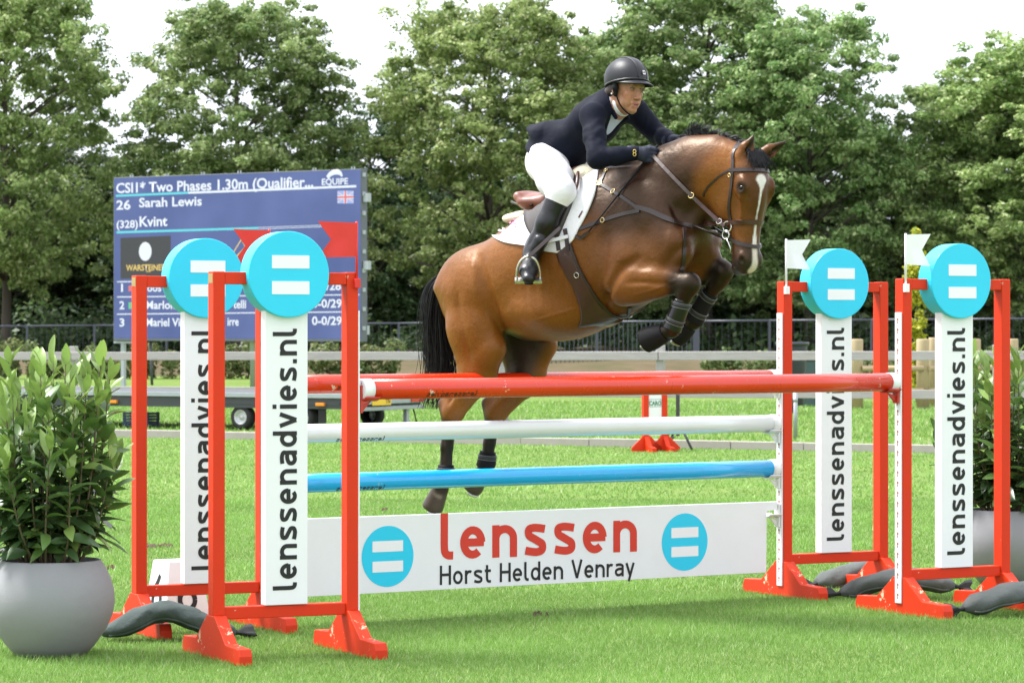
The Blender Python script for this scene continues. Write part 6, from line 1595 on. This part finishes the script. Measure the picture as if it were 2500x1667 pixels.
# boots on the legs
SHELL = mat('black_boot_shell', (0.004, 0.004, 0.0045), 0.3, 0.2, 9, coat=0.25, spec=0.35); NEO = mat('black_neoprene', (0.0045, 0.0045, 0.0055), 0.75, 0.2, 14, bump=0.2, spec=0.25); STRAPG = mat('grey_strap', (0.018, 0.019, 0.02), 0.6, 0.2, 40)
def leg_boot(label, pts, rad, name, group, straps, m=NEO, flat=1.0):
    W = [HM @ Vector(p) for p in pts]; th = Thing(name, tuple(W[len(W) // 2]), label, 'leg boot', group)
    path = [Vector(q) for q in catmull([tuple(w_) for w_ in W], 6)]; n = len(path); rr = [np.interp(i / (n - 1), np.linspace(0, 1, len(rad)), rad) for i in range(n)]
    mb = MB(); mb.tube(path, rr, 20); th.part(mb, 'sleeve', m)
    for t in straps:
        i = int(t * (n - 1)); i = min(max(i, 1), n - 2); d = (path[i + 1] - path[i - 1]).normalized()
        mb = MB(); mb.tube([path[i] - d * .012, path[i] + d * .012], rr[i] + .003, 20); sp_ = th.part(mb, 'strap', STRAPG)
        for q in (-.012, .012): 
            mb = MB(); ring(mb, path[i] + d * q, rr[i] + .0035, d, .0018, 24); th.part(mb, 'trim', mat('pale_trim', (.12, .12, .12), .5) if 'pale_trim' not in bpy.data.materials else bpy.data.materials['pale_trim'], sp_)
    return th
G3 = 'protective boots on the horse legs'
leg_boot('black tendon boot on the nearer raised foreleg', [RF['kb'] * .3 + RF['cn'] * .7 + [0, 0, .02], RF['cn'], RF['cn'] * .4 + RF['ft'] * .6, RF['ft']], [.045, .047, .048, .053], 'tendon_boot', G3, (.25, .7), SHELL)
leg_boot('black tendon boot with grey straps on the far foreleg', [LF['kb'] * .4 + LF['cn'] * .6, LF['cn'], LF['cn'] * .4 + LF['ft'] * .6, LF['ft']], [.044, .046, .048, .053], 'tendon_boot', G3, (.22, .68))
leg_boot('black overreach boot on the nearer front hoof', [RF['ft'] * .35 + RF['pa'] * .65, RF['pa'], RF['pa'] * .35 + RF['ho'] * .65, RF['ho'] + (RF['ho'] - RF['pa']) * .22], [.046, .053, .064, .066], 'overreach_boot', G3, ())
leg_boot('black overreach boot on the far front hoof', [LF['ft'] * .35 + LF['pa'] * .65, LF['pa'], LF['pa'] * .35 + LF['ho'] * .65, LF['ho'] + (LF['ho'] - LF['pa']) * .22], [.046, .053, .064, .066], 'overreach_boot', G3, ())
leg_boot('short black fetlock boot on the nearer hind leg', [RH['cn'] * .3 + RH['ft'] * .7 + [0, 0, .01], RH['ft'], RH['ft'] * .6 + RH['pa'] * .4], [.043, .051, .048], 'fetlock_boot', G3, (.3,))
leg_boot('short black fetlock boot with grey strap on the far hind leg', [LH['cn'] * .45 + LH['ft'] * .55 + [0, 0, .01], LH['ft'], LH['ft'] * .6 + LH['pa'] * .4], [.044, .054, .050], 'fetlock_boot', G3, (.25,))

# ---------------------------------------------------------------- the rider
NAVY = mat('navy_jacket_cloth', (0.0020, 0.0034, 0.0115), 0.8, 0.25, 9, bump=0.5, bscale=14, spec=0.2)
WHITEB = mat('white_breeches', (0.78, 0.77, 0.80), 0.8, 0.03, 9, bump=0.6, bscale=12, stretch=(1, 1, 2))
BOOTB = mat('black_riding_boot', (0.0045, 0.0045, 0.0055), 0.36, 0.2, 9, bump=0.45, bscale=13, coat=0.1, spec=0.4)
GLOVE = mat('navy_glove', (0.003, 0.006, 0.022), 0.65, 0.2, 30, bump=0.2)
SHIRT = mat('pale_blue_shirt', (0.52, 0.60, 0.70), 0.7, 0.06, 30, bump=0.1)
COLLAR = mat('white_collar', (0.75, 0.76, 0.80), 0.7, 0.03)
HELM = mat('helmet_grey_black', (0.0085, 0.009, 0.012), 0.45, 0.15, 60, bump=0.08, bscale=220, spec=0.4)
HELM2 = mat('helmet_centre_panel', (0.007, 0.0055, 0.008), 0.38, 0.2, 90, bump=0.2, bscale=260)
BROWNH = mat('brown_hair', (0.022, 0.008, 0.005), 0.5, 0.4, 40, bump=0.8, bscale=60, stretch=(1, 1, .3))
def skin_material():
    m, nt, b = nodes_of('skin'); a_ = nt.nodes.new('ShaderNodeAttribute'); a_.attribute_name = 'tint'
    c = _mix(nt, a_.outputs['Color'], _mix(nt, a_.outputs['Color'], (0.86, 0.78, 0.74), 1.0, 'MULTIPLY'), _ramp(nt, _noise(nt, 70, 4, .6), .4, .7))
    nt.links.new(c, b.inputs['Base Color']); b.inputs['Roughness'].default_value = 0.48
    b.inputs['Subsurface Weight'].default_value = 0.12; b.inputs['Subsurface Radius'].default_value = (0.012, 0.005, 0.003); b.inputs['Subsurface Scale'].default_value = 0.5
    _bump(nt, b, _noise(nt, 160, 4, .6), 0.12, 0.004); return m
SKIN = skin_material()
PV, WA, CH, UC, NB = hp(1350, 392, 0), hp(1398, 345, 0), hp(1452, 298, 0), hp(1486, 268, 0), hp(1503, 252, 0)
SHR, ELR, WRR = hp(1446, 283, -0.175), hp(1458, 388, -0.30), hp(1552, 374, -0.165)
SHL, ELL_, WRL = hp(1552, 272, 0.165), hp(1606, 330, 0.245), hp(1640, 344, 0.115)
HPR, KNR, CFR, ANR = hp(1340, 402, -0.10), hp(1370, 468, -0.275), hp(1336, 545, -0.315), hp(1300, 614, -0.335)
BAL, TOE, HEE = hp(1290, 664, -0.435), hp(1291, 680, -0.475), hp(1289, 634, -0.315)
mz = lambda p: np.array([p[0], -p[1], p[2]])
HPL, KNL, CFL, ANL, BALL, TOEL, HEEL = [mz(p) for p in (HPR, KNR, CFR, ANR, BAL, TOE, HEE)]
Hc = hp(1530, 216, 0.0)
fw_ = _n((0.971, -0.241, -0.14)); up_ = _n(np.array([0.12, 0.05, 1.0]) - fw_ * (np.array([0.12, 0.05, 1.0]) @ fw_)); lf_ = np.cross(up_, fw_)
KS = 1.03
def fc(x, y, z): return Hc + (lf_ * x + fw_ * y + up_ * z) * KS
HAX = (lf_, fw_, up_)
def E3(*r): return tuple(q * KS for q in r)
# --- body: head, neck, trunk, limbs, hands as one surface
BF = Field((-0.50, -0.56, 1.62), (0.78, 0.40, 3.06), 0.0055)
BF.ell(fc(0, -.015, .03), E3(.069, .094, .090), 0.0, HAX); BF.ell(fc(0, .028, -.035), E3(.054, .060, .084), 0.03, HAX)
for sg in (-1, 1):
    BF.chain([fc(.045 * sg, -.01, -.05), fc(.038 * sg, .02, -.080), fc(.012 * sg, .064, -.106)], [.017, .016, .012], 0.03)
    BF.ell(fc(.038 * sg, .062, -.026), E3(.020, .017, .017), 0.02, HAX); BF.ell(fc(.031 * sg, .06, -.06), E3(.018, .02, .03), .02, HAX)
    BF.ell(fc(.076 * sg, -.012, -.012), E3(.009, .019, .030), 0.008, HAX)
BF.ell(fc(0, .068, -.108), E3(.019, .019, .017), 0.02, HAX)
BF.cone(fc(-.036, .080, .022), fc(.036, .080, .022), .012, .012, 0.02)
BF.cone(fc(0, .084, .008), fc(0, .106, -.042), .009, .0125, 0.012)
for sg in (-1, 1):
    BF.ell(fc(.012 * sg, .098, -.046), E3(.009, .011, .008), 0.006, HAX)
    BF.ell(fc(.031 * sg, .094, .001), E3(.019, .014, .011), 0.010, HAX, sub=True)
    BF.ell(fc(.031 * sg, .078, .000), E3(.016, .0125, .0115), 0.004, HAX)
    BF.cone(fc(.018 * sg, .103, -.052), fc(.036 * sg, .088, -.075), .002, .002, .010, sub=True)
    BF.ell(fc(.007 * sg, .106, -.0535), E3(.004, .005, .003), .003, HAX, sub=True)
BF.cone(fc(-.018, .086, -.071), fc(.018, .086, -.071), .0085, .0085, 0.008); BF.cone(fc(-.015, .085, -.088), fc(.015, .085, -.088), .0088, .0088, 0.008)
BF.cone(fc(-.015, .096, -.0795), fc(.015, .096, -.0795), .0042, .0042, .003, sub=True)
BF.chain([fc(0, -.028, -.05), fc(0, -.03, -.10), NB + [-.02, 0, -.02]], [.052, .050, .058], 0.03)
BF.chain([PV, WA, CH, UC], [.105, .085, .095, .075], .05, S_, [1.25, 1.2, 1.3, 1.55])
for (sh, el, wr) in ((SHR, ELR, WRR), (SHL, ELL_, WRL)): BF.chain([UC * .4 + sh * .6, sh, el, wr], [.045, .042, .036, .028], .03)
for (h_, k_, c_, a_) in ((HPR, KNR, CFR, ANR), (HPL, KNL, CFL, ANL)): BF.chain([h_, k_, c_, a_], [.10, .055, .048, .034], .04)
for (a_, b_, t_) in ((ANR, BAL, TOE), (ANL, BALL, TOEL)): BF.chain([a_, b_, t_], [.032, .030, .024], .02)
def hand(field, wr, d, inn, up, g=0.0, spread=1.0, curl=1.0):
    """fist: palm, four fingers closing inwards, thumb on the upper side"""
    d, inn, up = _n(d), _n(inn), _n(up); pc = wr + d * .045
    field.cone(wr, pc, .026 + g, .030 + g, .012, up, 1.15, 1.3)
    for i, ln in enumerate((1.0, 1.1, 1.02, .82)):
        K = pc + d * .030 + up * (.031 - .0205 * i) * spread - inn * .006
        P1 = K + (d * (.020 + .020 * (1 - curl)) + inn * .010 * curl) * ln; P2 = P1 + (inn * .030 * curl + d * (-.006 * curl + .024 * (1 - curl))) * ln; P3 = P2 + (-d * .018 * curl + d * .016 * (1 - curl) + inn * .004) * ln
        field.cone(pc + up * (.024 - .016 * i), K, .0115 + g, .0115 + g, .008); field.chain([K, P1, P2, P3], [.0115 + g, .0105 + g, .0098 + g, .0088 + g], .003)
    T0 = wr + d * .022 + up * .022 + inn * .012; T1 = T0 + d * .030 + up * .018 + inn * .008; T2 = T1 + d * .026 + inn * .006 - up * .002
    field.chain([T0, T1, T2], [.0135 + g, .0118 + g, .0102 + g], .006)
dR = _n(HANDR - WRR) ; HR_ARGS = (WRR, dR, (0.25, 1, -.15), (0.1, 0.1, 1)); dL = _n(hp(1690, 344, .05) - WRL); HL_ARGS = (WRL, dL, (0.1, -.35, -1), (.2, 1, -.25))
hand(BF, *HR_ARGS); hand(BF, *HL_ARGS, curl=.35)
Vb, Fb = BF.mesh(2)
sk = np.array([0.40, 0.195, 0.105]); Cb = np.tile(sk, (len(Vb), 1))
Cb = paint(Cb, Vb, [fc(-.034, .07, -.035)], .03, sk * [1.03, .84, .78], .02, .7); Cb = paint(Cb, Vb, [fc(.034, .07, -.035)], .03, sk * [1.03, .84, .78], .02, .7)
Cb = paint(Cb, Vb, [fc(0, .108, -.042)], .016, sk * [1.02, .82, .76], .01, .7)
Cb = paint(Cb, Vb, [fc(-.019, .094, -.072), fc(0, .098, -.0705), fc(.019, .094, -.072)], .0065, np.array([.36, .11, .085]), .003, .9)
Cb = paint(Cb, Vb, [fc(-.015, .094, -.087), fc(.015, .094, -.087)], .0075, np.array([.40, .13, .10]), .003, .9)
Cb = paint(Cb, Vb, [fc(-.012, .09, -.0795), fc(.012, .09, -.0795)], .0042, np.array([.05, .015, .012]), .0015, 1)
for sg in (-1, 1):
    Cb = paint(Cb, Vb, [fc(.014 * sg, .093, .019), fc(.032 * sg, .090, .023), fc(.048 * sg, .076, .019)], [.0035, .004, .003], np.array([.07, .035, .02]), .002, .8)
    Cb = paint(Cb, Vb, [fc(.031 * sg, .088, .0)], .016, sk * .72, .008, .6)  # shade of the helmet peak painted into the colour round the eye
    Cb = paint(Cb, Vb, [fc(.019 * sg, .088, .006), fc(.031 * sg, .091, .0085), fc(.044 * sg, .083, .005)], .0034, np.array([.025, .013, .01]), .002, .9)
    Cb = paint(Cb, Vb, [fc(.021 * sg, .088, -.001), fc(.031 * sg, .091, -.0005), fc(.041 * sg, .085, -.001)], [.0015, .0036, .0015], np.array([.22, .18, .16]), .0015, .8)  # eye white, painted darker as if under the peak's shadow
    Cb = paint(Cb, Vb, [fc(.0315 * sg + .002, .092, .0005)], .0058, np.array([.014, .008, .006]), .0014, 1)
PB = Vector(HM @ Vector(PV)); 
person = link_mesh('person', np_mesh('person', Vb, Fb, True, Cb), SKIN); person.matrix_world = HM
tag(person, 'rider in navy jacket, white breeches, black boots and grey helmet on the horse', 'person')
def cloth_part(field, name, m, smooth=2, ripple=None):
    V, F = field.mesh(smooth)
    if ripple is not None: V = ripple(V)
    return link_mesh(name, np_mesh(name, V, F, True), m, person)
# --- breeches
G = Field((-0.45, -0.40, 1.85), (0.45, 0.40, 2.75), 0.007)
G.ell(PV + [.0, 0, -.01], (.115, .155, .115), .0); G.cone(PV, WA, .11, .09, .05, S_, 1.2)
for (h_, k_, c_, sg) in ((HPR, KNR, CFR, -1), (HPL, KNL, CFL, 1)):
    G.ell(h_ + [-.020, .01 * -sg, .02], (.100, .088, .105), .05)
    G.chain([h_ + [-.01, 0, .01], h_ * .45 + k_ * .55 + [-.005, 0, .0], k_, k_ * .7 + c_ * .3], [.108, .092, .070, .058], .05)
cloth_part(G, 'breeches', WHITEB)
# --- boots, stirrups
for (k_, c_, a_, b_, t_, h_, sg) in ((KNR, CFR, ANR, BAL, TOE, HEE, -1), (KNL, CFL, ANL, BALL, TOEL, HEEL, 1)):
    lo = np.minimum.reduce([k_, c_, a_, b_, t_, h_]) - .12; hi = np.maximum.reduce([k_, c_, a_, b_, t_, h_]) + .12
    G = Field(lo, hi, 0.006)
    top_ = k_ * .80 + c_ * .20
    G.chain([top_, c_, c_ * .35 + a_ * .65, a_], [.066, .059, .046, .041], .03, None)
    for q_ in (.62, .75, .86): G.cone(c_ * (1 - q_) + a_ * q_ + [.03, -.02, 0], c_ * (1 - q_) + a_ * q_ + [-.03, .02, .012], .041 - .008 * (q_ - .6), .041, .004)
    G.cone(a_, h_ + [0, 0, -.005], .040, .037, .03); G.chain([a_ + [0, 0, -.01], b_ + [0, 0, .004], t_], [.041, .037, .028], .03, _n(np.cross(t_ - a_, (0, 0, 1))), [1.0, 1.22, 1.25])
    # cut the boot top off level
    nrm = _n(k_ - c_); V_, F_ = G.mesh(2)
    tt = (V_ - (k_ * .86 + c_ * .14)) @ nrm; V_ = np.where((tt > 0)[:, None], V_ - nrm * tt[:, None], V_)
    link_mesh('riding_boot', np_mesh('riding_boot', V_, F_, True), BOOTB, person)
    G = Field(lo, hi, 0.006); dn = np.array([0, 0, -1.0]); sl_ = _n(np.cross(t_ - a_, (0, 0, 1)))
    G.chain([h_ + [0, 0, -.038], b_ + [0, 0, -.036], t_ + [0, 0, -.028]], [.009, .008, .007], .005, sl_, [3.2, 4.2, 3.6])
    cloth_part(G, 'boot_sole', NEO)
    sd = Thing('stirrup', tuple(HM @ Vector(b_)), 'steel stirrup iron under the boot on the ' + ('near side' if sg < 0 else 'far side of the horse'), 'stirrup', 'stirrups')
    dn_ = _n(b_ - h_); lat = _n(np.cross(dn_, (0, 0, 1))); upv = _n(np.cross(lat, dn_)); c0 = b_ + [0, 0, -.045]
    arch = []
    for q_ in np.linspace(-1, 1, 25):
        a2 = math.pi * (1 - (q_ + 1) / 2); x_ = math.cos(a2) * .062; z__ = math.sin(a2) ** .75 * .135 if abs(q_) < 1 else 0
        arch.append(HM @ Vector(c0 + lat * x_ + upv * z__ - dn_ * .005))
    mb = MB(); mb.tube(arch, .0075, 8); sd.part(mb, 'arch', STEEL)
    mb = MB(); A_ = HM @ Vector(c0 + lat * .072); B2 = HM @ Vector(c0 - lat * .072); dw = (HM.to_3x3() @ Vector(dn_)).normalized(); uw = (HM.to_3x3() @ Vector(upv)).normalized()
    V2 = []
    for p in (A_, B2):
        for (x_, y_) in ((-.024, -.008), (.024, -.008), (.024, .008), (-.024, .008)): V2.append(p + dw * x_ + uw * y_)
    mb.add(V2, [(0, 3, 2, 1), (4, 5, 6, 7), (0, 1, 5, 4), (1, 2, 6, 5), (2, 3, 7, 6), (3, 0, 4, 7)]); sd.part(mb, 'tread', STEEL)
    mt = HM @ Vector(c0 + upv * .135); up0 = HM @ Vector(mz(hp(1368, 556, -.36)) if sg > 0 else hp(1368, 556, -.36))
    for off in (-.008, .010):
        mb = MB(); nn = (HM.to_3x3() @ Vector((.3, sg, .2))).normalized(); ofs = dw * off; strap_mesh(mb, [mt + ofs, mt.lerp(up0, .5) + ofs, up0 + ofs], [nn] * 3, .016, .004, 0); sd.part(mb, 'leather', LEATHER)
# --- shirt, collar
G = Field((-0.10, -0.30, 2.30), (0.60, 0.30, 3.0), 0.006)
G.chain([WA, CH, UC], [.094, .105, .084], .05, S_, [1.2, 1.25, 1.5]); G.chain([UC, NB + [-.01, 0, -.01]], [.075, .066], .03); cloth_part(G, 'shirt', SHIRT)
G = Field((0.0, -0.25, 2.45), (0.60, 0.25, 3.0), 0.005)
n0 = NB + [-.005, 0, -.02]; n1 = fc(0, -.012, -.082); G.chain([n0, n1], [.072, .066], .01); Gc = _n(n1 - n0)
Vc, Fc = G.mesh(2); tt = (Vc - (n1 - Gc * .0)) @ Gc; Vc = np.where((tt > 0)[:, None], Vc - Gc * tt[:, None], Vc); link_mesh('shirt_collar', np_mesh('shirt_collar', Vc, Fc, True), COLLAR, person)
# --- jacket
G = Field((-0.60, -0.46, 2.15), (0.80, 0.46, 3.0), 0.0065)
G.chain([PV * .55 + WA * .45, WA, CH, UC], [.128, .104, .114, .092], .05, S_, [1.2, 1.2, 1.28, 1.52])
G.cone(WA + [-.01, 0, .0], PV + [.0, 0, .01], .108, .158, .05, S_, 1.2, 1.18)
G.chain([WA + [-.09, 0, .05], hp(1350, 326, 0), hp(1310, 316, 0)], [.06, .044, .018], .06, S_, [2.0, 3.2, 5.2])
G.chain([UC + [-.05, 0, .015], NB + [-.055, 0, .02]], [.075, .062], .04, S_, [1.4, 1.1])
for (sh, el, wr) in ((SHR, ELR, WRR), (SHL, ELL_, WRL)):
    G.chain([UC * .5 + sh * .5 + [-.01, 0, 0], sh, sh * .5 + el * .5, el, el * .5 + wr * .5, wr * 1.0], [.070, .064, .057, .050, .045, .039], .03)
    # sleeve folds at the elbow
    for q_ in (.72, .84, .94): G.cone(sh * (1 - q_) + el * q_ + [.045, 0, .0], sh * (1 - q_) + el * q_ + [.0, -.03, .02], .018, .026, .02)
A0, B0 = hp(1304, 348, 0), hp(1394, 424, 0); t_ = _n((B0 - A0) * [1, 0, 1]); nrm = np.array([-t_[2], 0, t_[0]]); nrm = nrm if nrm[2] < 0 else -nrm
sl, X, Y, Z = G._blk(G.lo, G.lo + G.h * G.n)
e = (X - A0[0]) * nrm[0] + (Z - A0[2]) * nrm[2] + 0 * Y
G.d = np.maximum(G.d, e.astype(np.float32))
# open front: a wedge from the throat to the breastbone
tq = _n(UC - WA); nf = np.array([tq[2], 0, -tq[0]]); V2 = NB + nf * .082 - tq * .012 + [0, -.012, 0]; V1 = CH * .72 + UC * .28 + nf * .138 + [0, -.012, 0]
G.chain([V2 + tq * .06, V2, V1], [.064, .062, .018], .008, None, 1.0, sub=True)
G.cone(NB + [.0, 0, -.005], fc(0, -.02, -.08), .070, .080, .006, sub=True)
def jr(V):
    q = sstep(-(V[:, 0]), -0.05, .30) * (V[:, 2] > 2.3)
    for (a, b, fq, am) in ((SHR, ELR, 95, .0016), (ELR, WRR, 75, .0018), (SHL, ELL_, 85, .0016), (WA, CH, 60, .002)):
        d_, t_ = seg_dist(V, a, b); c_ = a + (b - a) * t_[:, None]; o_ = V - c_; o_ /= np.linalg.norm(o_, axis=1, keepdims=True) + 1e-9
        L_ = np.linalg.norm(b - a); wv = np.sin(t_ * L_ * fq + 3.6 * np.sin(V[:, 1] * 13 + V[:, 2] * 11 + 2 * np.sin(V[:, 0] * 17))) * (d_ < .16) * np.clip(np.sin(np.pi * t_), 0, 1)
        V = V + o_ * (am * wv)[:, None]
    return V + np.stack([0 * q, 0 * q, q * .010 * np.sin(V[:, 1] * 38 + V[:, 0] * 12)], 1)
jk = cloth_part(G, 'jacket', NAVY, 2, jr)
G = Field(NB - .16, NB + .16, 0.005)
for sg in (-1, 1): G.chain([NB + [-.085, 0, .03], NB + [-.055, .055 * sg, .028], NB + [.0, .072 * sg, .0], NB + nf * .075 + [0, .055 * sg, -.02]], [.016, .016, .015, .011], .01)
cloth_part(G, 'jacket_collar', NAVY, 1)
for k_ in range(2):
    mb = MB(); c_ = CH * (.9 - .35 * k_) + WA * (.1 + .35 * k_) + nf * (.118 - .006 * k_) + [0, -.012, 0]; ring(mb, Vector(c_), .006, Vector(nf), .003, 10); mb.build('button', NEO, person)
# --- gloves
for args, curl, nm in ((HR_ARGS, 1.0, 'glove'), (HL_ARGS, .35, 'glove')):
    wr, d = args[0], args[1]; G = Field(wr - .14, wr + .17, 0.0045); hand(G, *args, g=.0028, curl=curl); G.cone(wr - d * .03, wr + d * .01, .037, .034, .01)
    cloth_part(G, nm, GLOVE, 2)
GOLD = mat('gold_emblem', (.65, .45, .12), .35, .05, metal=.6)
cw_ = Vector(HM @ Vector(WRR)); vd = (CAMP - cw_).normalized(); dw = (HM.to_3x3() @ Vector(dR)).normalized()
for dz in (.008, -.008):
    mb = MB(); ring(mb, cw_ + vd * .045 - dw * .006 + Vector((0, 0, dz)), .0085, vd, .0022, 12, .9); mb.V = [tuple(HMI @ Vector(v)) for v in mb.V]; mb.build('glove_emblem', GOLD, person)
# --- hair, helmet
G = Field(Hc - .22, Hc + .24, 0.005)
G.ell(fc(0, -.050, -.005), E3(.080, .064, .070), 0.0, HAX); G.ell(fc(-.045, -.072, -.045), E3(.034, .036, .036), .02, HAX); G.ell(fc(.03, -.075, -.045), E3(.04, .036, .036), .02, HAX); G.ell(fc(-.074, -.03, -.005), E3(.014, .03, .04), .01, HAX)
G.ell(fc(0, .055, -.045), E3(.075, .072, .12), .01, HAX, sub=True)
hairo = cloth_part(G, 'hair', BROWNH, 1)
rim_n = _n(up_ - fw_ * 0.30); rim_p = fc(0, .09, .046)
def helmet_shell(grow, lim, sub_):
    G = Field(Hc - .22, Hc + .26, 0.0045); G.ell(fc(0, -.014, .048), tuple(np.array(E3(.103, .131, .112)) + grow), 0.0, HAX)
    sl, X, Y, Z = G._blk(G.lo, G.lo + G.h * G.n); px, py, pz = X - rim_p[0], Y - rim_p[1], Z - rim_p[2]
    e = -(px * rim_n[0] + py * rim_n[1] + pz * rim_n[2])
    if lim is not None:
        x = np.abs((X - Hc[0]) * lf_[0] + (Y - Hc[1]) * lf_[1] + (Z - Hc[2]) * lf_[2]); G.d = np.maximum(G.d, (x - lim).astype(np.float32))
    G.d = np.maximum(G.d, e.astype(np.float32)); return G
hel = cloth_part(helmet_shell(0, None, 0), 'helmet', HELM, 2)
def sub_part(field, name, m, sm=1):
    V, F = field.mesh(sm); return link_mesh(name, np_mesh(name, V, F, True), m, hel)
sub_part(helmet_shell(.0035, .026, 0), 'centre_panel', HELM2)
for sg in (-1, 1):
    mb = MB(); cp = []
    for a in np.linspace(-20, 150, 40):
        aa = math.radians(a); cp.append(fc(.027 * sg, -.014 + .1318 * .966 * math.cos(aa), .048 + .1125 * .966 * math.sin(aa)))
    cp = [p for p in cp if (p - rim_p) @ rim_n > .0]; mb.tube([Vector(p) for p in cp], .0042, 6); mb.build('piping', HELM, hel)
# rim band and peak
mb = MB(); rp = []
for k in range(49):
    a = 2 * math.pi * k / 48; d_ = lf_ * math.cos(a) + fw_ * math.sin(a); d_ = _n(d_ - rim_n * (d_ @ rim_n)); lo_, hi_ = 0.0, .2
    cc_ = fc(0, -.014, .030); cc_ = cc_ - rim_n * ((cc_ - rim_p) @ rim_n)
    for _ in range(24):
        md = (lo_ + hi_) / 2; q = cc_ + d_ * md - fc(0, -.014, .048); val = (q @ lf_ / (.103 * KS)) ** 2 + (q @ fw_ / (.131 * KS)) ** 2 + (q @ up_ / (.112 * KS)) ** 2
        lo_, hi_ = (md, hi_) if val < 1 else (lo_, md)
    rp.append(cc_ + d_ * md)
mb.tube([Vector(p + rim_n * .004) for p in rp], .0075, 8, cap=False); mb.build('rim_band', HELM2, hel)
Vp = []; npk = 25; nr = 6
for lay in (0, 1):
    for i in range(npk):
        t = i / (npk - 1); a = math.radians(18 + 144 * t); k = a / (2 * math.pi) * 48; b_ = rp[int(k)] * (1 - k % 1) + rp[int(k) + 1] * (k % 1)
        ext = .052 * math.sin(math.pi * t) ** .6
        for j in range(nr):
            w_ = j / (nr - 1); Vp.append(Vector(b_ + fw_ * ext * w_ - up_ * (.016 * w_ * math.sin(math.pi * t)) - up_ * (.0 if lay == 0 else .006) - rim_n * .001))
Fp = []; m0 = npk * nr
for i in range(npk - 1):
    for j in range(nr - 1):
        a = i * nr + j; Fp += [(a, a + 1, a + nr + 1, a + nr), (m0 + a + nr, m0 + a + nr + 1, m0 + a + 1, m0 + a)]
for i in range(npk - 1): a = i * nr + nr - 1; Fp.append((a, m0 + a, m0 + a + nr, a + nr))
mb = MB(); mb.add(Vp, Fp, True); mb.build('peak', HELM, hel)
bc = fc(0.0, .1105, .088); mb = MB(); nb_ = _n(fw_ * .9 + up_ * .42); s1 = _n(np.cross(up_, nb_)); s2 = np.cross(nb_, s1)
mb.add([Vector(bc + s1 * x * .009 + s2 * y * .011 + nb_ * .010) for (x, y) in ((-1, -1), (1, -1), (1, 1), (-1, 1))], [(0, 1, 2, 3)]); mb.build('badge', STEEL, hel)
mb = MB(); ring(mb, Vector(bc + nb_ * .0112), .0048, nb_, .0012, 10); mb.build('badge_ring', HELM2, hel)
for pts_ in ([(-.086, -.012, .03), (-.083, .012, -.01), (-.074, .016, -.045), (-.058, .034, -.088), (-.03, .055, -.120), (0, .060, -.131), (.03, .055, -.120), (.058, .034, -.088), (.074, .016, -.045), (.083, .012, -.01), (.086, -.012, .03)], [(-.074, .016, -.047), (-.078, -.03, -.035), (-.07, -.075, -.02)]):
    q = [Vector(p) for p in catmull([tuple(fc(*p)) for p in pts_], 6)]; mb = MB(); mb.tube(q, [.0042] * len(q), 6); mb.build('chin_strap', NEO, hel)
for sg in (-1, 1):
    G = Field(Hc - .16, Hc + .16, .005); G.chain([fc(.084 * sg, .0, .035), fc(.083 * sg, .008, -.008), fc(.077 * sg, .012, -.045)], [.017, .016, .009], .01, fw_, [1.0, 1.0, 1.0])
    sub_part(G, 'harness_pad', NEO)
mb = MB(); c_ = fc(-.083, -.014, -.040)
for i in range(7):
    for k in range(8): a = math.pi * i / 6; b = 2 * math.pi * k / 8; mb.V.append(tuple(c_ + .0048 * np.array([math.sin(a) * math.cos(b), math.sin(a) * math.sin(b), math.cos(a)]))); 
mb.F = [(i * 8 + k, i * 8 + (k + 1) % 8, (i + 1) * 8 + (k + 1) % 8, (i + 1) * 8 + k) for i in range(6) for k in range(8)]; mb.smooth = [True] * len(mb.F); mb.build('earring', PRINT_WHITE, person)
# --- riding crop
a_ = HM @ Vector(HANDR + [0.0, 0.01, .03]); b_ = Vector(surf(1437, 566)[0]) + Vector((0, -.02, 0)); dirc = (b_ - a_).normalized()
crp = Thing('riding_crop', tuple(a_), 'thin black riding crop in the rider\'s gloved hand', 'riding crop')
cps = []
for t in np.linspace(-.06, 1, 18):
    p = a_.lerp(b_, t); d_ = p - CAMP; h_ = HBVH.ray_cast(CAMP, d_.normalized())
    cps.append(h_[0] - d_.normalized() * .018 if h_[0] is not None and (h_[0] - CAMP).length < d_.length + .014 and t > .1 else p)
for _ in range(4): cps = [cps[0]] + [(cps[i - 1] + cps[i] * 2 + cps[i + 1]) / 4 for i in range(1, 17)] + [cps[-1]]
mb = MB(); mb.tube(cps[:5], .0062, 8); crp.part(mb, 'grip', NEO)
mb = MB(); mb.tube(cps[4:], [.0050 - .0014 * i / 13 for i in range(14)], 6); crp.part(mb, 'shaft', NEO)
e0 = b_; e1 = Vector(surf(1418, 581)[0]) + Vector((0, -.02, 0)); e2 = Vector(surf(1404, 577)[0]) + Vector((0, -.02, 0)); nn = (CAMP - b_).normalized()
mb = MB(); strap_mesh(mb, [e0, e1, e2], [nn] * 3, [.014, .022, .018], .004, 0); crp.part(mb, 'flap', LEATHER)
